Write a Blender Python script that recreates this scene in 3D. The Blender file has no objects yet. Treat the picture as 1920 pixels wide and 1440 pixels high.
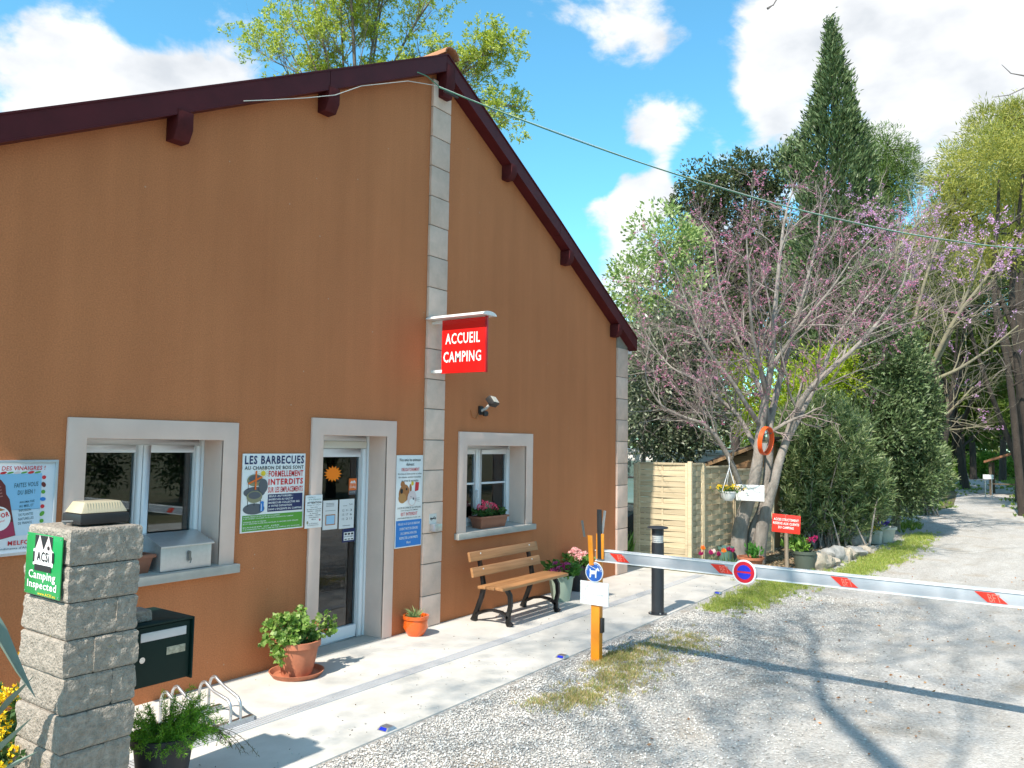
import bpy, bmesh, math, random
import numpy as np
from mathutils import Vector, Matrix, noise as mnoise

sc = bpy.context.scene
COL = sc.collection
R = math.radians
random.seed(7)

# ------------------------------------------------------------------ camera
cam_d = bpy.data.cameras.new('camera')
cam = bpy.data.objects.new('camera', cam_d)
COL.objects.link(cam)
sc.camera = cam
cam_d.sensor_fit = 'HORIZONTAL'
cam_d.sensor_width = 36.0
cam_d.lens = 36.0 * 1483.4 / 1920.0
cam_d.clip_end = 2000
yaw, pitch, roll = R(35.0933), R(4.2858), R(0.8631)
fw = Vector((math.cos(yaw) * math.cos(pitch), math.sin(yaw) * math.cos(pitch), math.sin(pitch)))
rt = fw.cross(Vector((0, 0, 1))).normalized()
up = rt.cross(fw)
r2 = math.cos(roll) * rt + math.sin(roll) * up
u2 = -math.sin(roll) * rt + math.cos(roll) * up
mw = Matrix((r2, u2, -fw)).transposed().to_4x4()
mw.translation = Vector((0, -6.0924, 2.1168))
cam.matrix_world = mw

# ------------------------------------------------------------------ world: sky with clouds
SUN_DIR = Vector((-0.878, -0.03, 1.0)).normalized()      # towards the sun
sun_el = math.asin(SUN_DIR.z)
sun_az = math.atan2(SUN_DIR.y, SUN_DIR.x)
world = bpy.data.worlds.new('World')
sc.world = world
world.use_nodes = True
nt = world.node_tree
nt.nodes.clear()


def N(t, kind, **kw):
    n = t.nodes.new(kind)
    for k, v in kw.items():
        setattr(n, k, v)
    return n


def math_node(t, op, a, b=None, clamp=False):
    n = N(t, 'ShaderNodeMath', operation=op, use_clamp=clamp)
    for i, v in enumerate((a, b)):
        if v is None:
            continue
        if isinstance(v, (int, float)):
            n.inputs[i].default_value = v
        else:
            t.links.new(v, n.inputs[i])
    return n.outputs[0]


def build_sky():
    L = nt.links.new
    out = N(nt, 'ShaderNodeOutputWorld')
    bg = N(nt, 'ShaderNodeBackground')
    bg.inputs['Strength'].default_value = 0.15
    sky = N(nt, 'ShaderNodeTexSky', sky_type='NISHITA')
    sky.sun_disc = False
    sky.sun_elevation = sun_el
    sky.sun_rotation = math.pi / 2 - sun_az
    sky.air_density = 1.0
    sky.dust_density = 0.3
    sky.ozone_density = 1.5
    tint = N(nt, 'ShaderNodeMix', data_type='RGBA', blend_type='MULTIPLY')
    tint.inputs[0].default_value = 1.0
    L(sky.outputs[0], tint.inputs[6])
    tint.inputs[7].default_value = (0.62, 1.22, 1.22, 1)
    tc = N(nt, 'ShaderNodeTexCoord')
    vec = tc.outputs['Generated']
    # project on to a cloud layer so that clouds flatten towards the horizon
    n1 = N(nt, 'ShaderNodeTexNoise')
    n1.inputs['Scale'].default_value = 8.5
    n1.inputs['Detail'].default_value = 10.0
    n1.inputs['Roughness'].default_value = 0.58
    n1.inputs['Distortion'].default_value = 0.15
    mp = N(nt, 'ShaderNodeMapping')
    mp.inputs['Scale'].default_value = (1, 1, 1.7)
    L(vec, mp.inputs[0])
    L(mp.outputs[0], n1.inputs['Vector'])
    acc = math_node(nt, 'ADD', math_node(nt, 'MULTIPLY', math_node(nt, 'SUBTRACT', n1.outputs[0], .5), 4.2), .50)  # offset adds cloud cover, mostly out of view, to whiten the ambient light
    blobs = [
        ((.356, .856, .362), .115, 1.0), ((.402, .83, .366), .085, .75), ((.464, .795, .372), .085, .85), ((.52, .76, .385), .07, .8),
        ((.86, .25, .445), .10, .75), ((.88, .165, .46), .15, .8), ((.911, .104, .399), .16, 1.0), ((.906, .046, .42), .15, .85), ((.892, .262, .385), .075, .9),
        ((.93, .0, .36), .12, .5),
        ((.843, .393, .365), .055, .8), ((.86, .411, .303), .06, .95), ((.839, .46, .285), .055, .8), ((.872, .40, .30), .05, .6),
        ((.772, .403, .495), .075, .62), ((.804, .371, .465), .045, .55), ((.702, .523, .487), .05, .5), ((.875, .432, .235), .06, .7),
        ((.778, .483, .401), .17, -1.0), ((.617, .634, .465), .22, -1.1), ((.445, .778, .455), .08, -.95), ((.85, .332, .41), .065, -.8), ((.77, .50, .26), .09, -.7),
        ((.786, .525, .326), .12, -.9), ((.848, .412, .336), .035, -1.3), ((.873, .361, .328), .05, -1.0), ((.826, .452, .32), .03, -.7), ((.826, .30, .48), .05, -.3), ((.30, .84, .45), .08, -.6), ((.945, .02, .30), .05, -.4)]
    for c, r, a in blobs:
        d = N(nt, 'ShaderNodeVectorMath', operation='DISTANCE')
        L(vec, d.inputs[0])
        d.inputs[1].default_value = Vector(c).normalized()
        m = N(nt, 'ShaderNodeMapRange', interpolation_type='SMOOTHSTEP')
        L(d.outputs['Value'], m.inputs[0])
        m.inputs[1].default_value = 0.0
        m.inputs[2].default_value = r
        m.inputs[3].default_value = a
        m.inputs[4].default_value = 0.0
        acc = math_node(nt, 'ADD', acc, m.outputs[0])
    mask = N(nt, 'ShaderNodeMapRange', interpolation_type='SMOOTHSTEP')
    L(acc, mask.inputs[0])
    mask.inputs[1].default_value = 0.36
    mask.inputs[2].default_value = 1.15
    mask.inputs[3].default_value = 0.0
    mask.inputs[4].default_value = 0.97
    # cloud body: soft grey undersides
    n2 = N(nt, 'ShaderNodeTexNoise')
    n2.inputs['Scale'].default_value = 11.0
    n2.inputs['Detail'].default_value = 5.0
    L(mp.outputs[0], n2.inputs['Vector'])
    cr = N(nt, 'ShaderNodeValToRGB')
    L(n2.outputs[0], cr.inputs[0])
    cr.color_ramp.elements[0].position = .30
    cr.color_ramp.elements[0].color = (3.2, 3.35, 3.55, 1)
    cr.color_ramp.elements[1].position = .62
    cr.color_ramp.elements[1].color = (4.9, 4.9, 4.9, 1)
    mix = N(nt, 'ShaderNodeMix', data_type='RGBA')
    L(mask.outputs[0], mix.inputs[0])
    L(tint.outputs[2], mix.inputs[6])
    L(cr.outputs[0], mix.inputs[7])
    L(mix.outputs[2], bg.inputs['Color'])
    L(bg.outputs[0], out.inputs['Surface'])


build_sky()

sun_d = bpy.data.lights.new('sun', 'SUN')
sun_d.energy = 5.0
sun_d.angle = R(0.9)
sun_d.color = (1.0, 0.91, 0.79)
sun = bpy.data.objects.new('sun', sun_d)
COL.objects.link(sun)
sun.rotation_euler = SUN_DIR.to_track_quat('Z', 'Y').to_euler()
sun.location = (0, 0, 30)

sc.view_settings.view_transform = 'Standard'
sc.view_settings.look = 'None'
sc.view_settings.gamma = 1
sc.view_settings.use_curve_mapping = False
sc.view_settings.exposure = 0.68
sc.cycles.use_denoising = True
sc.cycles.max_bounces = 8
sc.cycles.transparent_max_bounces = 8
sc.cycles.sample_clamp_indirect = 6

# ------------------------------------------------------------------ helpers: objects


def worldloc(o):
    v = Vector((0, 0, 0))
    while o is not None:
        v += o.location
        o = o.parent
    return v


def tag(o, label=None, cat=None, group=None, kind=None):
    if label: o['label'] = label
    if cat: o['category'] = cat
    if group: o['group'] = group
    if kind: o['kind'] = kind
    return o


def thing(name, label, cat, loc=(0, 0, 0), group=None):
    o = bpy.data.objects.new(name, None)
    o.empty_display_size = 0.1
    COL.objects.link(o)
    o.location = loc
    return tag(o, label, cat, group)


def copy_thing(root, loc, label, rotz=0.0, scale=None):
    """a copy of a thing with copies of its parts and sub-parts (mesh data shared)"""
    def cp(o, parent):
        c = o.copy()
        COL.objects.link(c)
        if parent is not None:
            c.parent = parent
        for ch in [x for x in bpy.data.objects if x.parent == o]:
            cp(ch, c)
        return c
    r = cp(root, None)
    r.location = loc
    r.rotation_euler = (0, 0, rotz)
    if scale: r.scale = scale
    r['label'] = label
    return r


class MB:
    def __init__(s):
        s.v = []; s.f = []; s.mi = []; s.X = None; s.cur = 0

    def add(s, vs, fs):
        b = len(s.v)
        if s.X is not None:
            vs = [s.X @ Vector(v) for v in vs]
        s.v.extend([tuple(v) for v in vs])
        for f in fs:
            s.f.append(tuple(i + b for i in f)); s.mi.append(s.cur)
        return s

    def box(s, x0, x1, y0, y1, z0, z1):
        return s.add([(x0, y0, z0), (x1, y0, z0), (x1, y1, z0), (x0, y1, z0), (x0, y0, z1), (x1, y0, z1), (x1, y1, z1), (x0, y1, z1)],
                     [(0, 3, 2, 1), (4, 5, 6, 7), (0, 1, 5, 4), (1, 2, 6, 5), (2, 3, 7, 6), (3, 0, 4, 7)])

    def bar(s, a, b, w, h, upv=(0, 0, 1)):
        """box beam from a to b, w across, h along upv"""
        a, b, upv = Vector(a), Vector(b), Vector(upv)
        d = (b - a).normalized()
        sd = d.cross(upv).normalized()
        u = sd.cross(d).normalized()
        sd, u = sd * w / 2, u * h / 2
        return s.add([a - sd - u, a + sd - u, a + sd + u, a - sd + u, b - sd - u, b + sd - u, b + sd + u, b - sd + u],
                     [(0, 1, 2, 3), (7, 6, 5, 4), (0, 4, 5, 1), (1, 5, 6, 2), (2, 6, 7, 3), (3, 7, 4, 0)])

    def prism(s, poly, off):
        """closed polygon (3-D points) swept by vector off"""
        poly = [Vector(q) for q in poly]; off = Vector(off); n = len(poly)
        return s.add(poly + [q + off for q in poly],
                     [tuple(range(n))[::-1], tuple(range(n, 2 * n))] + [(i, (i + 1) % n, n + (i + 1) % n, n + i) for i in range(n)])

    def tube(s, pts, r, n=8, cap=True):
        pts = [Vector(q) for q in pts]; m = len(pts)
        rr = r if isinstance(r, (list, tuple)) else [r] * m
        vs = []; fs = []; prev = None
        for i, q in enumerate(pts):
            d = (pts[min(i + 1, m - 1)] - pts[max(i - 1, 0)])
            if d.length < 1e-9: d = Vector((0, 0, 1))
            d.normalize()
            if prev is None:
                ref = Vector((0, 0, 1)) if abs(d.z) < .9 else Vector((1, 0, 0))
                a = d.cross(ref).normalized()
            else:
                a = (prev - d * prev.dot(d))
                a = a.normalized() if a.length > 1e-6 else d.orthogonal().normalized()
            prev = a
            b = d.cross(a)
            for k in range(n):
                t = 2 * math.pi * k / n
                vs.append(q + (a * math.cos(t) + b * math.sin(t)) * rr[i])
        for i in range(m - 1):
            for k in range(n):
                k2 = (k + 1) % n
                fs.append((i * n + k, i * n + k2, (i + 1) * n + k2, (i + 1) * n + k))
        if cap:
            fs.append(tuple(range(n))[::-1]); fs.append(tuple((m - 1) * n + k for k in range(n)))
        return s.add(vs, fs)

    def lathe(s, prof, c=(0, 0, 0), n=24, axis='z'):
        vs = []; fs = []; m = len(prof)
        for r, z in prof:
            for k in range(n):
                t = 2 * math.pi * k / n
                x, y = r * math.cos(t), r * math.sin(t)
                q = (x, y, z) if axis == 'z' else ((x, z, y) if axis == 'y' else (z, x, y))
                vs.append((q[0] + c[0], q[1] + c[1], q[2] + c[2]))
        for i in range(m - 1):
            for k in range(n):
                k2 = (k + 1) % n
                fs.append((i * n + k, i * n + k2, (i + 1) * n + k2, (i + 1) * n + k))
        if prof[0][0] > 1e-6: fs.append(tuple(range(n))[::-1])
        if prof[-1][0] > 1e-6: fs.append(tuple((m - 1) * n + k for k in range(n)))
        return s.add(vs, fs)

    def blob(s, c, r, seed=0, sub=2, amp=.25, freq=2.0):
        bm = bmesh.new()
        bmesh.ops.create_icosphere(bm, subdivisions=sub, radius=1)
        for v in bm.verts:
            k = 1 + amp * mnoise.noise(v.co * freq + Vector((seed * 3.1, seed * 1.7, seed)))
            v.co = Vector((v.co.x * r[0], v.co.y * r[1], v.co.z * r[2])) * k
        bm.verts.ensure_lookup_table()
        s.add([v.co + Vector(c) for v in bm.verts], [tuple(v.index for v in f.verts) for f in bm.faces])
        bm.free()
        return s

    def build(s, name, mats, parent=None, smooth=None, bevel=0, origin=None):
        me = bpy.data.meshes.new(name)
        o = Vector((0, 0, 0))
        if parent is not None: o = worldloc(parent)
        if origin is not None: o = Vector(origin)
        me.from_pydata([(v[0] - o[0], v[1] - o[1], v[2] - o[2]) for v in s.v], [], s.f)
        if not isinstance(mats, (list, tuple)): mats = [mats]
        for m in mats: me.materials.append(m)
        if len(mats) > 1: me.polygons.foreach_set('material_index', s.mi)
        if bevel:
            bm = bmesh.new(); bm.from_mesh(me)
            bmesh.ops.remove_doubles(bm, verts=bm.verts, dist=1e-5)
            es = [e for e in bm.edges if len(e.link_faces) == 2 and e.calc_face_angle(0) > .6]
            bmesh.ops.bevel(bm, geom=es, offset=bevel, segments=2, profile=.6, affect='EDGES', clamp_overlap=True)
            bm.to_mesh(me); bm.free()
        me.update()
        if smooth is None and bevel: smooth = 35
        if smooth:
            me.polygons.foreach_set('use_smooth', [True] * len(me.polygons))
            me.set_sharp_from_angle(angle=R(smooth))
        ob = bpy.data.objects.new(name, me)
        COL.objects.link(ob)
        if parent is not None: ob.parent = parent
        elif origin is not None: ob.location = o
        return ob


def mesh_np(name, verts, quads, mat, parent=None, smooth=False):
    """numpy vertices (N,3) and faces (M,4) or (M,3) as one object"""
    me = bpy.data.meshes.new(name)
    o = worldloc(parent) if parent is not None else Vector((0, 0, 0))
    verts = np.asarray(verts, dtype=np.float32) - np.array(o, dtype=np.float32)
    k = quads.shape[1]
    me.vertices.add(len(verts)); me.vertices.foreach_set('co', verts.ravel())
    me.loops.add(quads.size); me.loops.foreach_set('vertex_index', quads.astype(np.int32).ravel())
    me.polygons.add(len(quads))
    me.polygons.foreach_set('loop_start', np.arange(0, quads.size, k, dtype=np.int32))
    if smooth: me.polygons.foreach_set('use_smooth', np.ones(len(quads), dtype=bool))
    me.materials.append(mat)
    me.update(calc_edges=True)
    me.validate()
    ob = bpy.data.objects.new(name, me)
    COL.objects.link(ob)
    if parent is not None: ob.parent = parent
    return ob


def unit(a):
    return a / np.maximum(np.linalg.norm(a, axis=-1, keepdims=True), 1e-9)


def leaves(name, rng, pts, dirs, length, width, mat, parent, droop=.0, kind='stuff', fold=.12):
    """one leaf-shaped face (4 corners, folded along its rib) per point"""
    n = len(pts)
    d = unit(dirs + rng.normal(0, .05, (n, 3)))
    if droop: d = unit(d + np.array([0, 0, -droop]))
    s = unit(np.cross(d, rng.normal(0, 1, (n, 3))))
    nn = np.cross(d, s)
    ln = (length * rng.uniform(.65, 1.25, n))[:, None]
    wd = (width * rng.uniform(.75, 1.2, n))[:, None]
    mid = pts + d * ln * .45
    v = np.stack([pts, mid + s * wd * .5 + nn * ln * fold, pts + d * ln, mid - s * wd * .5 + nn * ln * fold], 1).reshape(-1, 3)
    q = np.arange(4 * n).reshape(n, 4)
    ob = mesh_np(name, v, q, mat, parent)
    if kind: ob['kind'] = kind
    return ob


# ------------------------------------------------------------------ helpers: materials
MAT = {}


def mat(name, col, rough=.6, metal=0.0, var=0.0, scale=8.0, bump=0.0, bscale=60.0, spec=.5, col2=None, detail=4.0, bdist=.01, coat=0.0, stretch=None):
    """a Principled material: base colour with noise variation and fine relief"""
    if name in MAT: return MAT[name]
    m = bpy.data.materials.new(name); m.use_nodes = True
    t = m.node_tree; b = t.nodes['Principled BSDF']; L = t.links.new
    b.inputs['Roughness'].default_value = rough
    b.inputs['Metallic'].default_value = metal
    b.inputs['Specular IOR Level'].default_value = spec
    b.inputs['Coat Weight'].default_value = coat
    c = (*col, 1)
    if var or col2:
        tc = N(t, 'ShaderNodeTexCoord'); v = tc.outputs['Object']
        if stretch:
            mp = N(t, 'ShaderNodeMapping'); mp.inputs['Scale'].default_value = stretch
            L(v, mp.inputs[0]); v = mp.outputs[0]
        n = N(t, 'ShaderNodeTexNoise'); n.inputs['Scale'].default_value = scale; n.inputs['Detail'].default_value = detail
        n.inputs['Roughness'].default_value = .65
        L(v, n.inputs['Vector'])
        r = N(t, 'ShaderNodeValToRGB'); L(n.outputs[0], r.inputs[0])
        c2 = (*col2, 1) if col2 else tuple(x * (1 - var) for x in col) + (1,)
        c1 = c if col2 else tuple(min(1, x * (1 + var)) for x in col) + (1,)
        r.color_ramp.elements[0].position = .32; r.color_ramp.elements[0].color = c2
        r.color_ramp.elements[1].position = .68; r.color_ramp.elements[1].color = c1
        L(r.outputs[0], b.inputs['Base Color'])
    else:
        b.inputs['Base Color'].default_value = c
    if bump:
        tc = N(t, 'ShaderNodeTexCoord')
        n = N(t, 'ShaderNodeTexNoise'); n.inputs['Scale'].default_value = bscale; n.inputs['Detail'].default_value = 5
        L(tc.outputs['Object'], n.inputs['Vector'])
        bp = N(t, 'ShaderNodeBump'); bp.inputs['Strength'].default_value = bump; bp.inputs['Distance'].default_value = bdist
        L(n.outputs[0], bp.inputs['Height']); L(bp.outputs[0], b.inputs['Normal'])
    MAT[name] = m
    return m


def leaf_mat(name, cols, trans=.35, rough=.5, spec=.35):
    """foliage: a colour picked per leaf, some light coming through"""
    if name in MAT: return MAT[name]
    m = bpy.data.materials.new(name); m.use_nodes = True
    t = m.node_tree; b = t.nodes['Principled BSDF']; L = t.links.new
    b.inputs['Roughness'].default_value = rough
    b.inputs['Specular IOR Level'].default_value = spec
    g = N(t, 'ShaderNodeNewGeometry')
    r = N(t, 'ShaderNodeValToRGB'); L(g.outputs['Random Per Island'], r.inputs[0])
    el = r.color_ramp.elements
    while len(el) < len(cols): el.new(.5)
    for i, c in enumerate(cols):
        c = tuple(min(.9, q * 1.25) for q in c)
        el[i].position = i / max(1, len(cols) - 1); el[i].color = (*c, 1)
    L(r.outputs[0], b.inputs['Base Color'])
    tr = N(t, 'ShaderNodeBsdfTranslucent')
    hs = N(t, 'ShaderNodeHueSaturation'); hs.inputs['Value'].default_value = 1.5; hs.inputs['Saturation'].default_value = 1.1
    L(r.outputs[0], hs.inputs['Color']); L(hs.outputs[0], tr.inputs[0])
    mx = N(t, 'ShaderNodeMixShader'); mx.inputs[0].default_value = trans
    L(b.outputs[0], mx.inputs[1]); L(tr.outputs[0], mx.inputs[2])
    L(mx.outputs[0], t.nodes['Material Output'].inputs['Surface'])
    MAT[name] = m
    return m


def wood_mat(name, c1, c2, axis='x', scale=3.0, rough=.55, bump=.15):
    if name in MAT: return MAT[name]
    m = bpy.data.materials.new(name); m.use_nodes = True
    t = m.node_tree; b = t.nodes['Principled BSDF']; L = t.links.new
    b.inputs['Roughness'].default_value = rough
    tc = N(t, 'ShaderNodeTexCoord'); mp = N(t, 'ShaderNodeMapping')
    st = {'x': (.6, 14, 14), 'y': (14, .6, 14), 'z': (14, 14, .6)}[axis]
    mp.inputs['Scale'].default_value = st
    oi = N(t, 'ShaderNodeObjectInfo')
    va = N(t, 'ShaderNodeVectorMath', operation='ADD'); L(tc.outputs['Object'], va.inputs[0])
    sc_ = N(t, 'ShaderNodeVectorMath', operation='SCALE'); sc_.inputs[0].default_value = (7, 13, 5); L(oi.outputs['Random'], sc_.inputs['Scale'])
    L(sc_.outputs[0], va.inputs[1]); L(va.outputs[0], mp.inputs[0])
    n = N(t, 'ShaderNodeTexNoise'); n.inputs['Scale'].default_value = scale; n.inputs['Detail'].default_value = 6; n.inputs['Distortion'].default_value = .6
    L(mp.outputs[0], n.inputs['Vector'])
    r = N(t, 'ShaderNodeValToRGB'); L(n.outputs[0], r.inputs[0])
    r.color_ramp.elements[0].position = .3; r.color_ramp.elements[0].color = (*c2, 1)
    r.color_ramp.elements[1].position = .65; r.color_ramp.elements[1].color = (*c1, 1)
    hv = N(t, 'ShaderNodeHueSaturation'); L(r.outputs[0], hv.inputs['Color'])
    mr = N(t, 'ShaderNodeMapRange'); L(oi.outputs['Random'], mr.inputs[0]); mr.inputs[3].default_value = .82; mr.inputs[4].default_value = 1.15
    L(mr.outputs[0], hv.inputs['Value']); L(hv.outputs[0], b.inputs['Base Color'])
    bp = N(t, 'ShaderNodeBump'); bp.inputs['Strength'].default_value = bump; bp.inputs['Distance'].default_value = .004
    L(n.outputs[0], bp.inputs['Height']); L(bp.outputs[0], b.inputs['Normal'])
    MAT[name] = m
    return m


def glass_mat():
    m = bpy.data.materials.new('window_glass'); m.use_nodes = True
    t = m.node_tree; L = t.links.new
    for n in list(t.nodes):
        if n.type != 'OUTPUT_MATERIAL': t.nodes.remove(n)
    gl = N(t, 'ShaderNodeBsdfGlossy'); gl.inputs['Roughness'].default_value = .012; gl.inputs['Color'].default_value = (.95, .97, 1, 1)
    tp = N(t, 'ShaderNodeBsdfTransparent'); tp.inputs[0].default_value = (.62, .66, .66, 1)
    fr = N(t, 'ShaderNodeFresnel'); fr.inputs['IOR'].default_value = 1.75
    mx = N(t, 'ShaderNodeMixShader')
    L(fr.outputs[0], mx.inputs[0]); L(tp.outputs[0], mx.inputs[1]); L(gl.outputs[0], mx.inputs[2])
    L(mx.outputs[0], t.nodes['Material Output'].inputs['Surface'])
    return m


GLASS = glass_mat()
WHITE_PVC = mat('white_pvc', (.74, .76, .80), .35, var=.03, scale=3)
WHITE_PAINT = mat('white_sign_paint', (.80, .80, .80), .45, var=.02, scale=5)
BLACK = mat('black_paint', (.02, .02, .022), .45)
NAVY = mat('navy_print', (.012, .02, .10), .5)
RED = mat('red_print', (.62, .02, .03), .5)
GREENP = mat('green_print', (.10, .33, .035), .5)
BLUEP = mat('blue_print', (.02, .20, .60), .45)
STEEL = mat('galvanised_steel', (.55, .57, .60), .35, metal=.9, var=.12, scale=25)
TERRA = mat('terracotta', (.42, .15, .08), .75, var=.16, scale=9, bump=.15, bscale=40)
SOIL = mat('potting_soil', (.035, .025, .018), .95, var=.3, scale=30, bump=.5, bscale=50)

# ------------------------------------------------------------------ helpers: flat print on signs


class Sign:
    """flat print laid on a board: O lower-left corner, U right, V up (metres)"""

    def __init__(s, root, O, U, V, lift=.0016):
        s.root = root; s.O = Vector(O); s.U = Vector(U).normalized(); s.V = Vector(V).normalized()
        s.Nn = s.U.cross(s.V); s.lift = lift; s.mb = {}

    def get(s, name, m):
        k = (name, m.name)
        if k not in s.mb: s.mb[k] = (MB(), m)
        return s.mb[k][0]

    def at(s, u, v, layer):
        return s.O + s.U * u + s.V * v + s.Nn * (s.lift * layer)

    def poly(s, m, pts, layer=1, name='print'):
        s.get(name, m).add([s.at(u, v, layer) for u, v in pts], [tuple(range(len(pts)))])

    def rect(s, m, u0, v0, u1, v1, layer=1, name='print'):
        s.poly(m, [(u0, v0), (u1, v0), (u1, v1), (u0, v1)], layer, name)

    def oval(s, m, cu, cv, ru, rv, layer=1, rot=0, n=24, name='print'):
        c, q = math.cos(rot), math.sin(rot)
        pts = []
        for k in range(n):
            t = 2 * math.pi * k / n
            a, b = ru * math.cos(t), rv * math.sin(t)
            pts.append((cu + a * c - b * q, cv + a * q + b * c))
        s.poly(m, pts, layer, name)

    def line(s, m, a, b, w, layer=1, name='print'):
        ax, ay = a; bx, by = b
        l = math.hypot(bx - ax, by - ay) or 1
        nx, ny = -(by - ay) / l * w / 2, (bx - ax) / l * w / 2
        s.poly(m, [(ax - nx, ay - ny), (bx - nx, by - ny), (bx + nx, by + ny), (ax + nx, ay + ny)], layer, name)

    def text(s, m, txt, u0, v0, w, h, layer=2, bold=.0, rot=0.0, name='lettering', shear=0.0):
        """text fitted to the box u0..u0+w, v0..v0+h"""
        cu = bpy.data.curves.new('text', 'FONT')
        cu.body = txt; cu.size = 1.0; cu.offset = bold * .8; cu.space_character = 1 + bold * 5; cu.resolution_u = 2; cu.fill_mode = 'FRONT'; cu.shear = shear
        ob = bpy.data.objects.new('text', cu); COL.objects.link(ob)
        dg = bpy.context.evaluated_depsgraph_get()
        ev = ob.evaluated_get(dg)
        me = ev.to_mesh()
        vs = np.empty(len(me.vertices) * 3); me.vertices.foreach_get('co', vs); vs = vs.reshape(-1, 3)
        fs = [tuple(p.vertices) for p in me.polygons]
        ev.to_mesh_clear()
        bpy.data.objects.remove(ob); bpy.data.curves.remove(cu)
        if len(vs) == 0: return
        lo, hi = vs.min(0), vs.max(0)
        su, sv = w / max(1e-6, hi[0] - lo[0]), h / max(1e-6, hi[1] - lo[1])
        cr, sr = math.cos(rot), math.sin(rot)
        pts = []
        for v in vs:
            a, b = (v[0] - lo[0]) * su, (v[1] - lo[1]) * sv
            pts.append(s.at(u0 + a * cr - b * sr, v0 + a * sr + b * cr, layer))
        s.get(name, m).add(pts, fs)

    def finish(s):
        for (name, _), (mb, m) in s.mb.items():
            o = mb.build(name, m, s.root)


def board(root, O, U, V, w, h, th, m, name='panel', bevel=.002):
    O, U, V = Vector(O), Vector(U).normalized(), Vector(V).normalized()
    nn = U.cross(V)
    mb = MB().prism([O, O + U * w, O + U * w + V * h, O + V * h], -nn * th)
    return mb.build(name, m, root, bevel=bevel)
# ================================================================== setting: ground, slab, track


def gravel_mat():
    m = bpy.data.materials.new('gravel'); m.use_nodes = True
    t = m.node_tree; b = t.nodes['Principled BSDF']; L = t.links.new
    b.inputs['Roughness'].default_value = .9; b.inputs['Specular IOR Level'].default_value = .2
    tc = N(t, 'ShaderNodeTexCoord'); P = tc.outputs['Object']
    vo = N(t, 'ShaderNodeTexVoronoi'); vo.inputs['Scale'].default_value = 62; L(P, vo.inputs['Vector'])
    bw = N(t, 'ShaderNodeRGBToBW'); L(vo.outputs['Color'], bw.inputs[0])
    r1 = N(t, 'ShaderNodeValToRGB'); L(bw.outputs[0], r1.inputs[0])
    e = r1.color_ramp.elements
    e[0].position = .15; e[0].color = (.25, .235, .22, 1)
    e[1].position = .85; e[1].color = (.60, .585, .56, 1)
    x = e.new(.5); x.color = (.42, .405, .385, 1)
    # compacted pale fines on the driven strip
    n1 = N(t, 'ShaderNodeTexNoise'); n1.inputs['Scale'].default_value = .55; n1.inputs['Detail'].default_value = 6; L(P, n1.inputs['Vector'])
    r2 = N(t, 'ShaderNodeValToRGB'); L(n1.outputs[0], r2.inputs[0])
    r2.color_ramp.elements[0].position = .42; r2.color_ramp.elements[1].position = .62
    mp = N(t, 'ShaderNodeMapping'); mp.inputs['Scale'].default_value = (.35, 1.2, 1); L(P, mp.inputs[0])
    n3 = N(t, 'ShaderNodeTexNoise'); n3.inputs['Scale'].default_value = 2.2; n3.inputs['Detail'].default_value = 8; n3.inputs['Roughness'].default_value = .7; L(mp.outputs[0], n3.inputs['Vector'])
    r3 = N(t, 'ShaderNodeValToRGB'); L(n3.outputs[0], r3.inputs[0])
    r3.color_ramp.elements[0].position = .33; r3.color_ramp.elements[0].color = (.36, .335, .30, 1)
    r3.color_ramp.elements[1].position = .65; r3.color_ramp.elements[1].color = (.545, .53, .505, 1)
    sx = N(t, 'ShaderNodeSeparateXYZ'); L(P, sx.inputs[0])
    # loose stones near the slab, packed fines from about a metre out
    mr = N(t, 'ShaderNodeMapRange'); L(sx.outputs[1], mr.inputs[0]); mr.inputs[1].default_value = -2.6; mr.inputs[2].default_value = -4.2
    f = math_node(t, 'MULTIPLY', mr.outputs[0], .8)
    f = math_node(t, 'ADD', f, math_node(t, 'MULTIPLY', math_node(t, 'SUBTRACT', n1.outputs[0], .5), 1.6), clamp=True)
    f = math_node(t, 'MULTIPLY', f, .72)
    mx = N(t, 'ShaderNodeMix', data_type='RGBA'); L(f, mx.inputs[0]); L(r1.outputs[0], mx.inputs[6]); L(r3.outputs[0], mx.inputs[7])
    # brown earthy stains
    n2 = N(t, 'ShaderNodeTexNoise'); n2.inputs['Scale'].default_value = 1.3; n2.inputs['Detail'].default_value = 7; L(P, n2.inputs['Vector'])
    r4 = N(t, 'ShaderNodeValToRGB'); L(n2.outputs[0], r4.inputs[0])
    r4.color_ramp.elements[0].position = .54; r4.color_ramp.elements[0].color = (0, 0, 0, 1)
    r4.color_ramp.elements[1].position = .74; r4.color_ramp.elements[1].color = (.5, .5, .5, 1)
    m2 = N(t, 'ShaderNodeMix', data_type='RGBA'); L(r4.outputs[0], m2.inputs[0]); L(mx.outputs[2], m2.inputs[6]); m2.inputs[7].default_value = (.30, .22, .13, 1)
    L(m2.outputs[2], b.inputs['Base Color'])
    n5 = N(t, 'ShaderNodeTexNoise'); n5.inputs['Scale'].default_value = 55; n5.inputs['Detail'].default_value = 4; L(P, n5.inputs['Vector'])
    h = math_node(t, 'ADD', math_node(t, 'MULTIPLY', vo.outputs['Distance'], -1.2), n5.outputs[0])
    bp = N(t, 'ShaderNodeBump'); bp.inputs['Strength'].default_value = .75; bp.inputs['Distance'].default_value = .012
    L(h, bp.inputs['Height']); L(bp.outputs[0], b.inputs['Normal'])
    return m


GRAVEL = gravel_mat()
DIRT = mat('woodland_floor', (.16, .125, .075), .95, scale=1.2, col2=(.07, .085, .03), bump=.6, bscale=14, bdist=.04, detail=8)
CONCRETE = mat('pale_concrete', (.60, .58, .545), .78, scale=2.2, col2=(.47, .455, .42), bump=.10, bscale=35, bdist=.004, detail=9)

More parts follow.
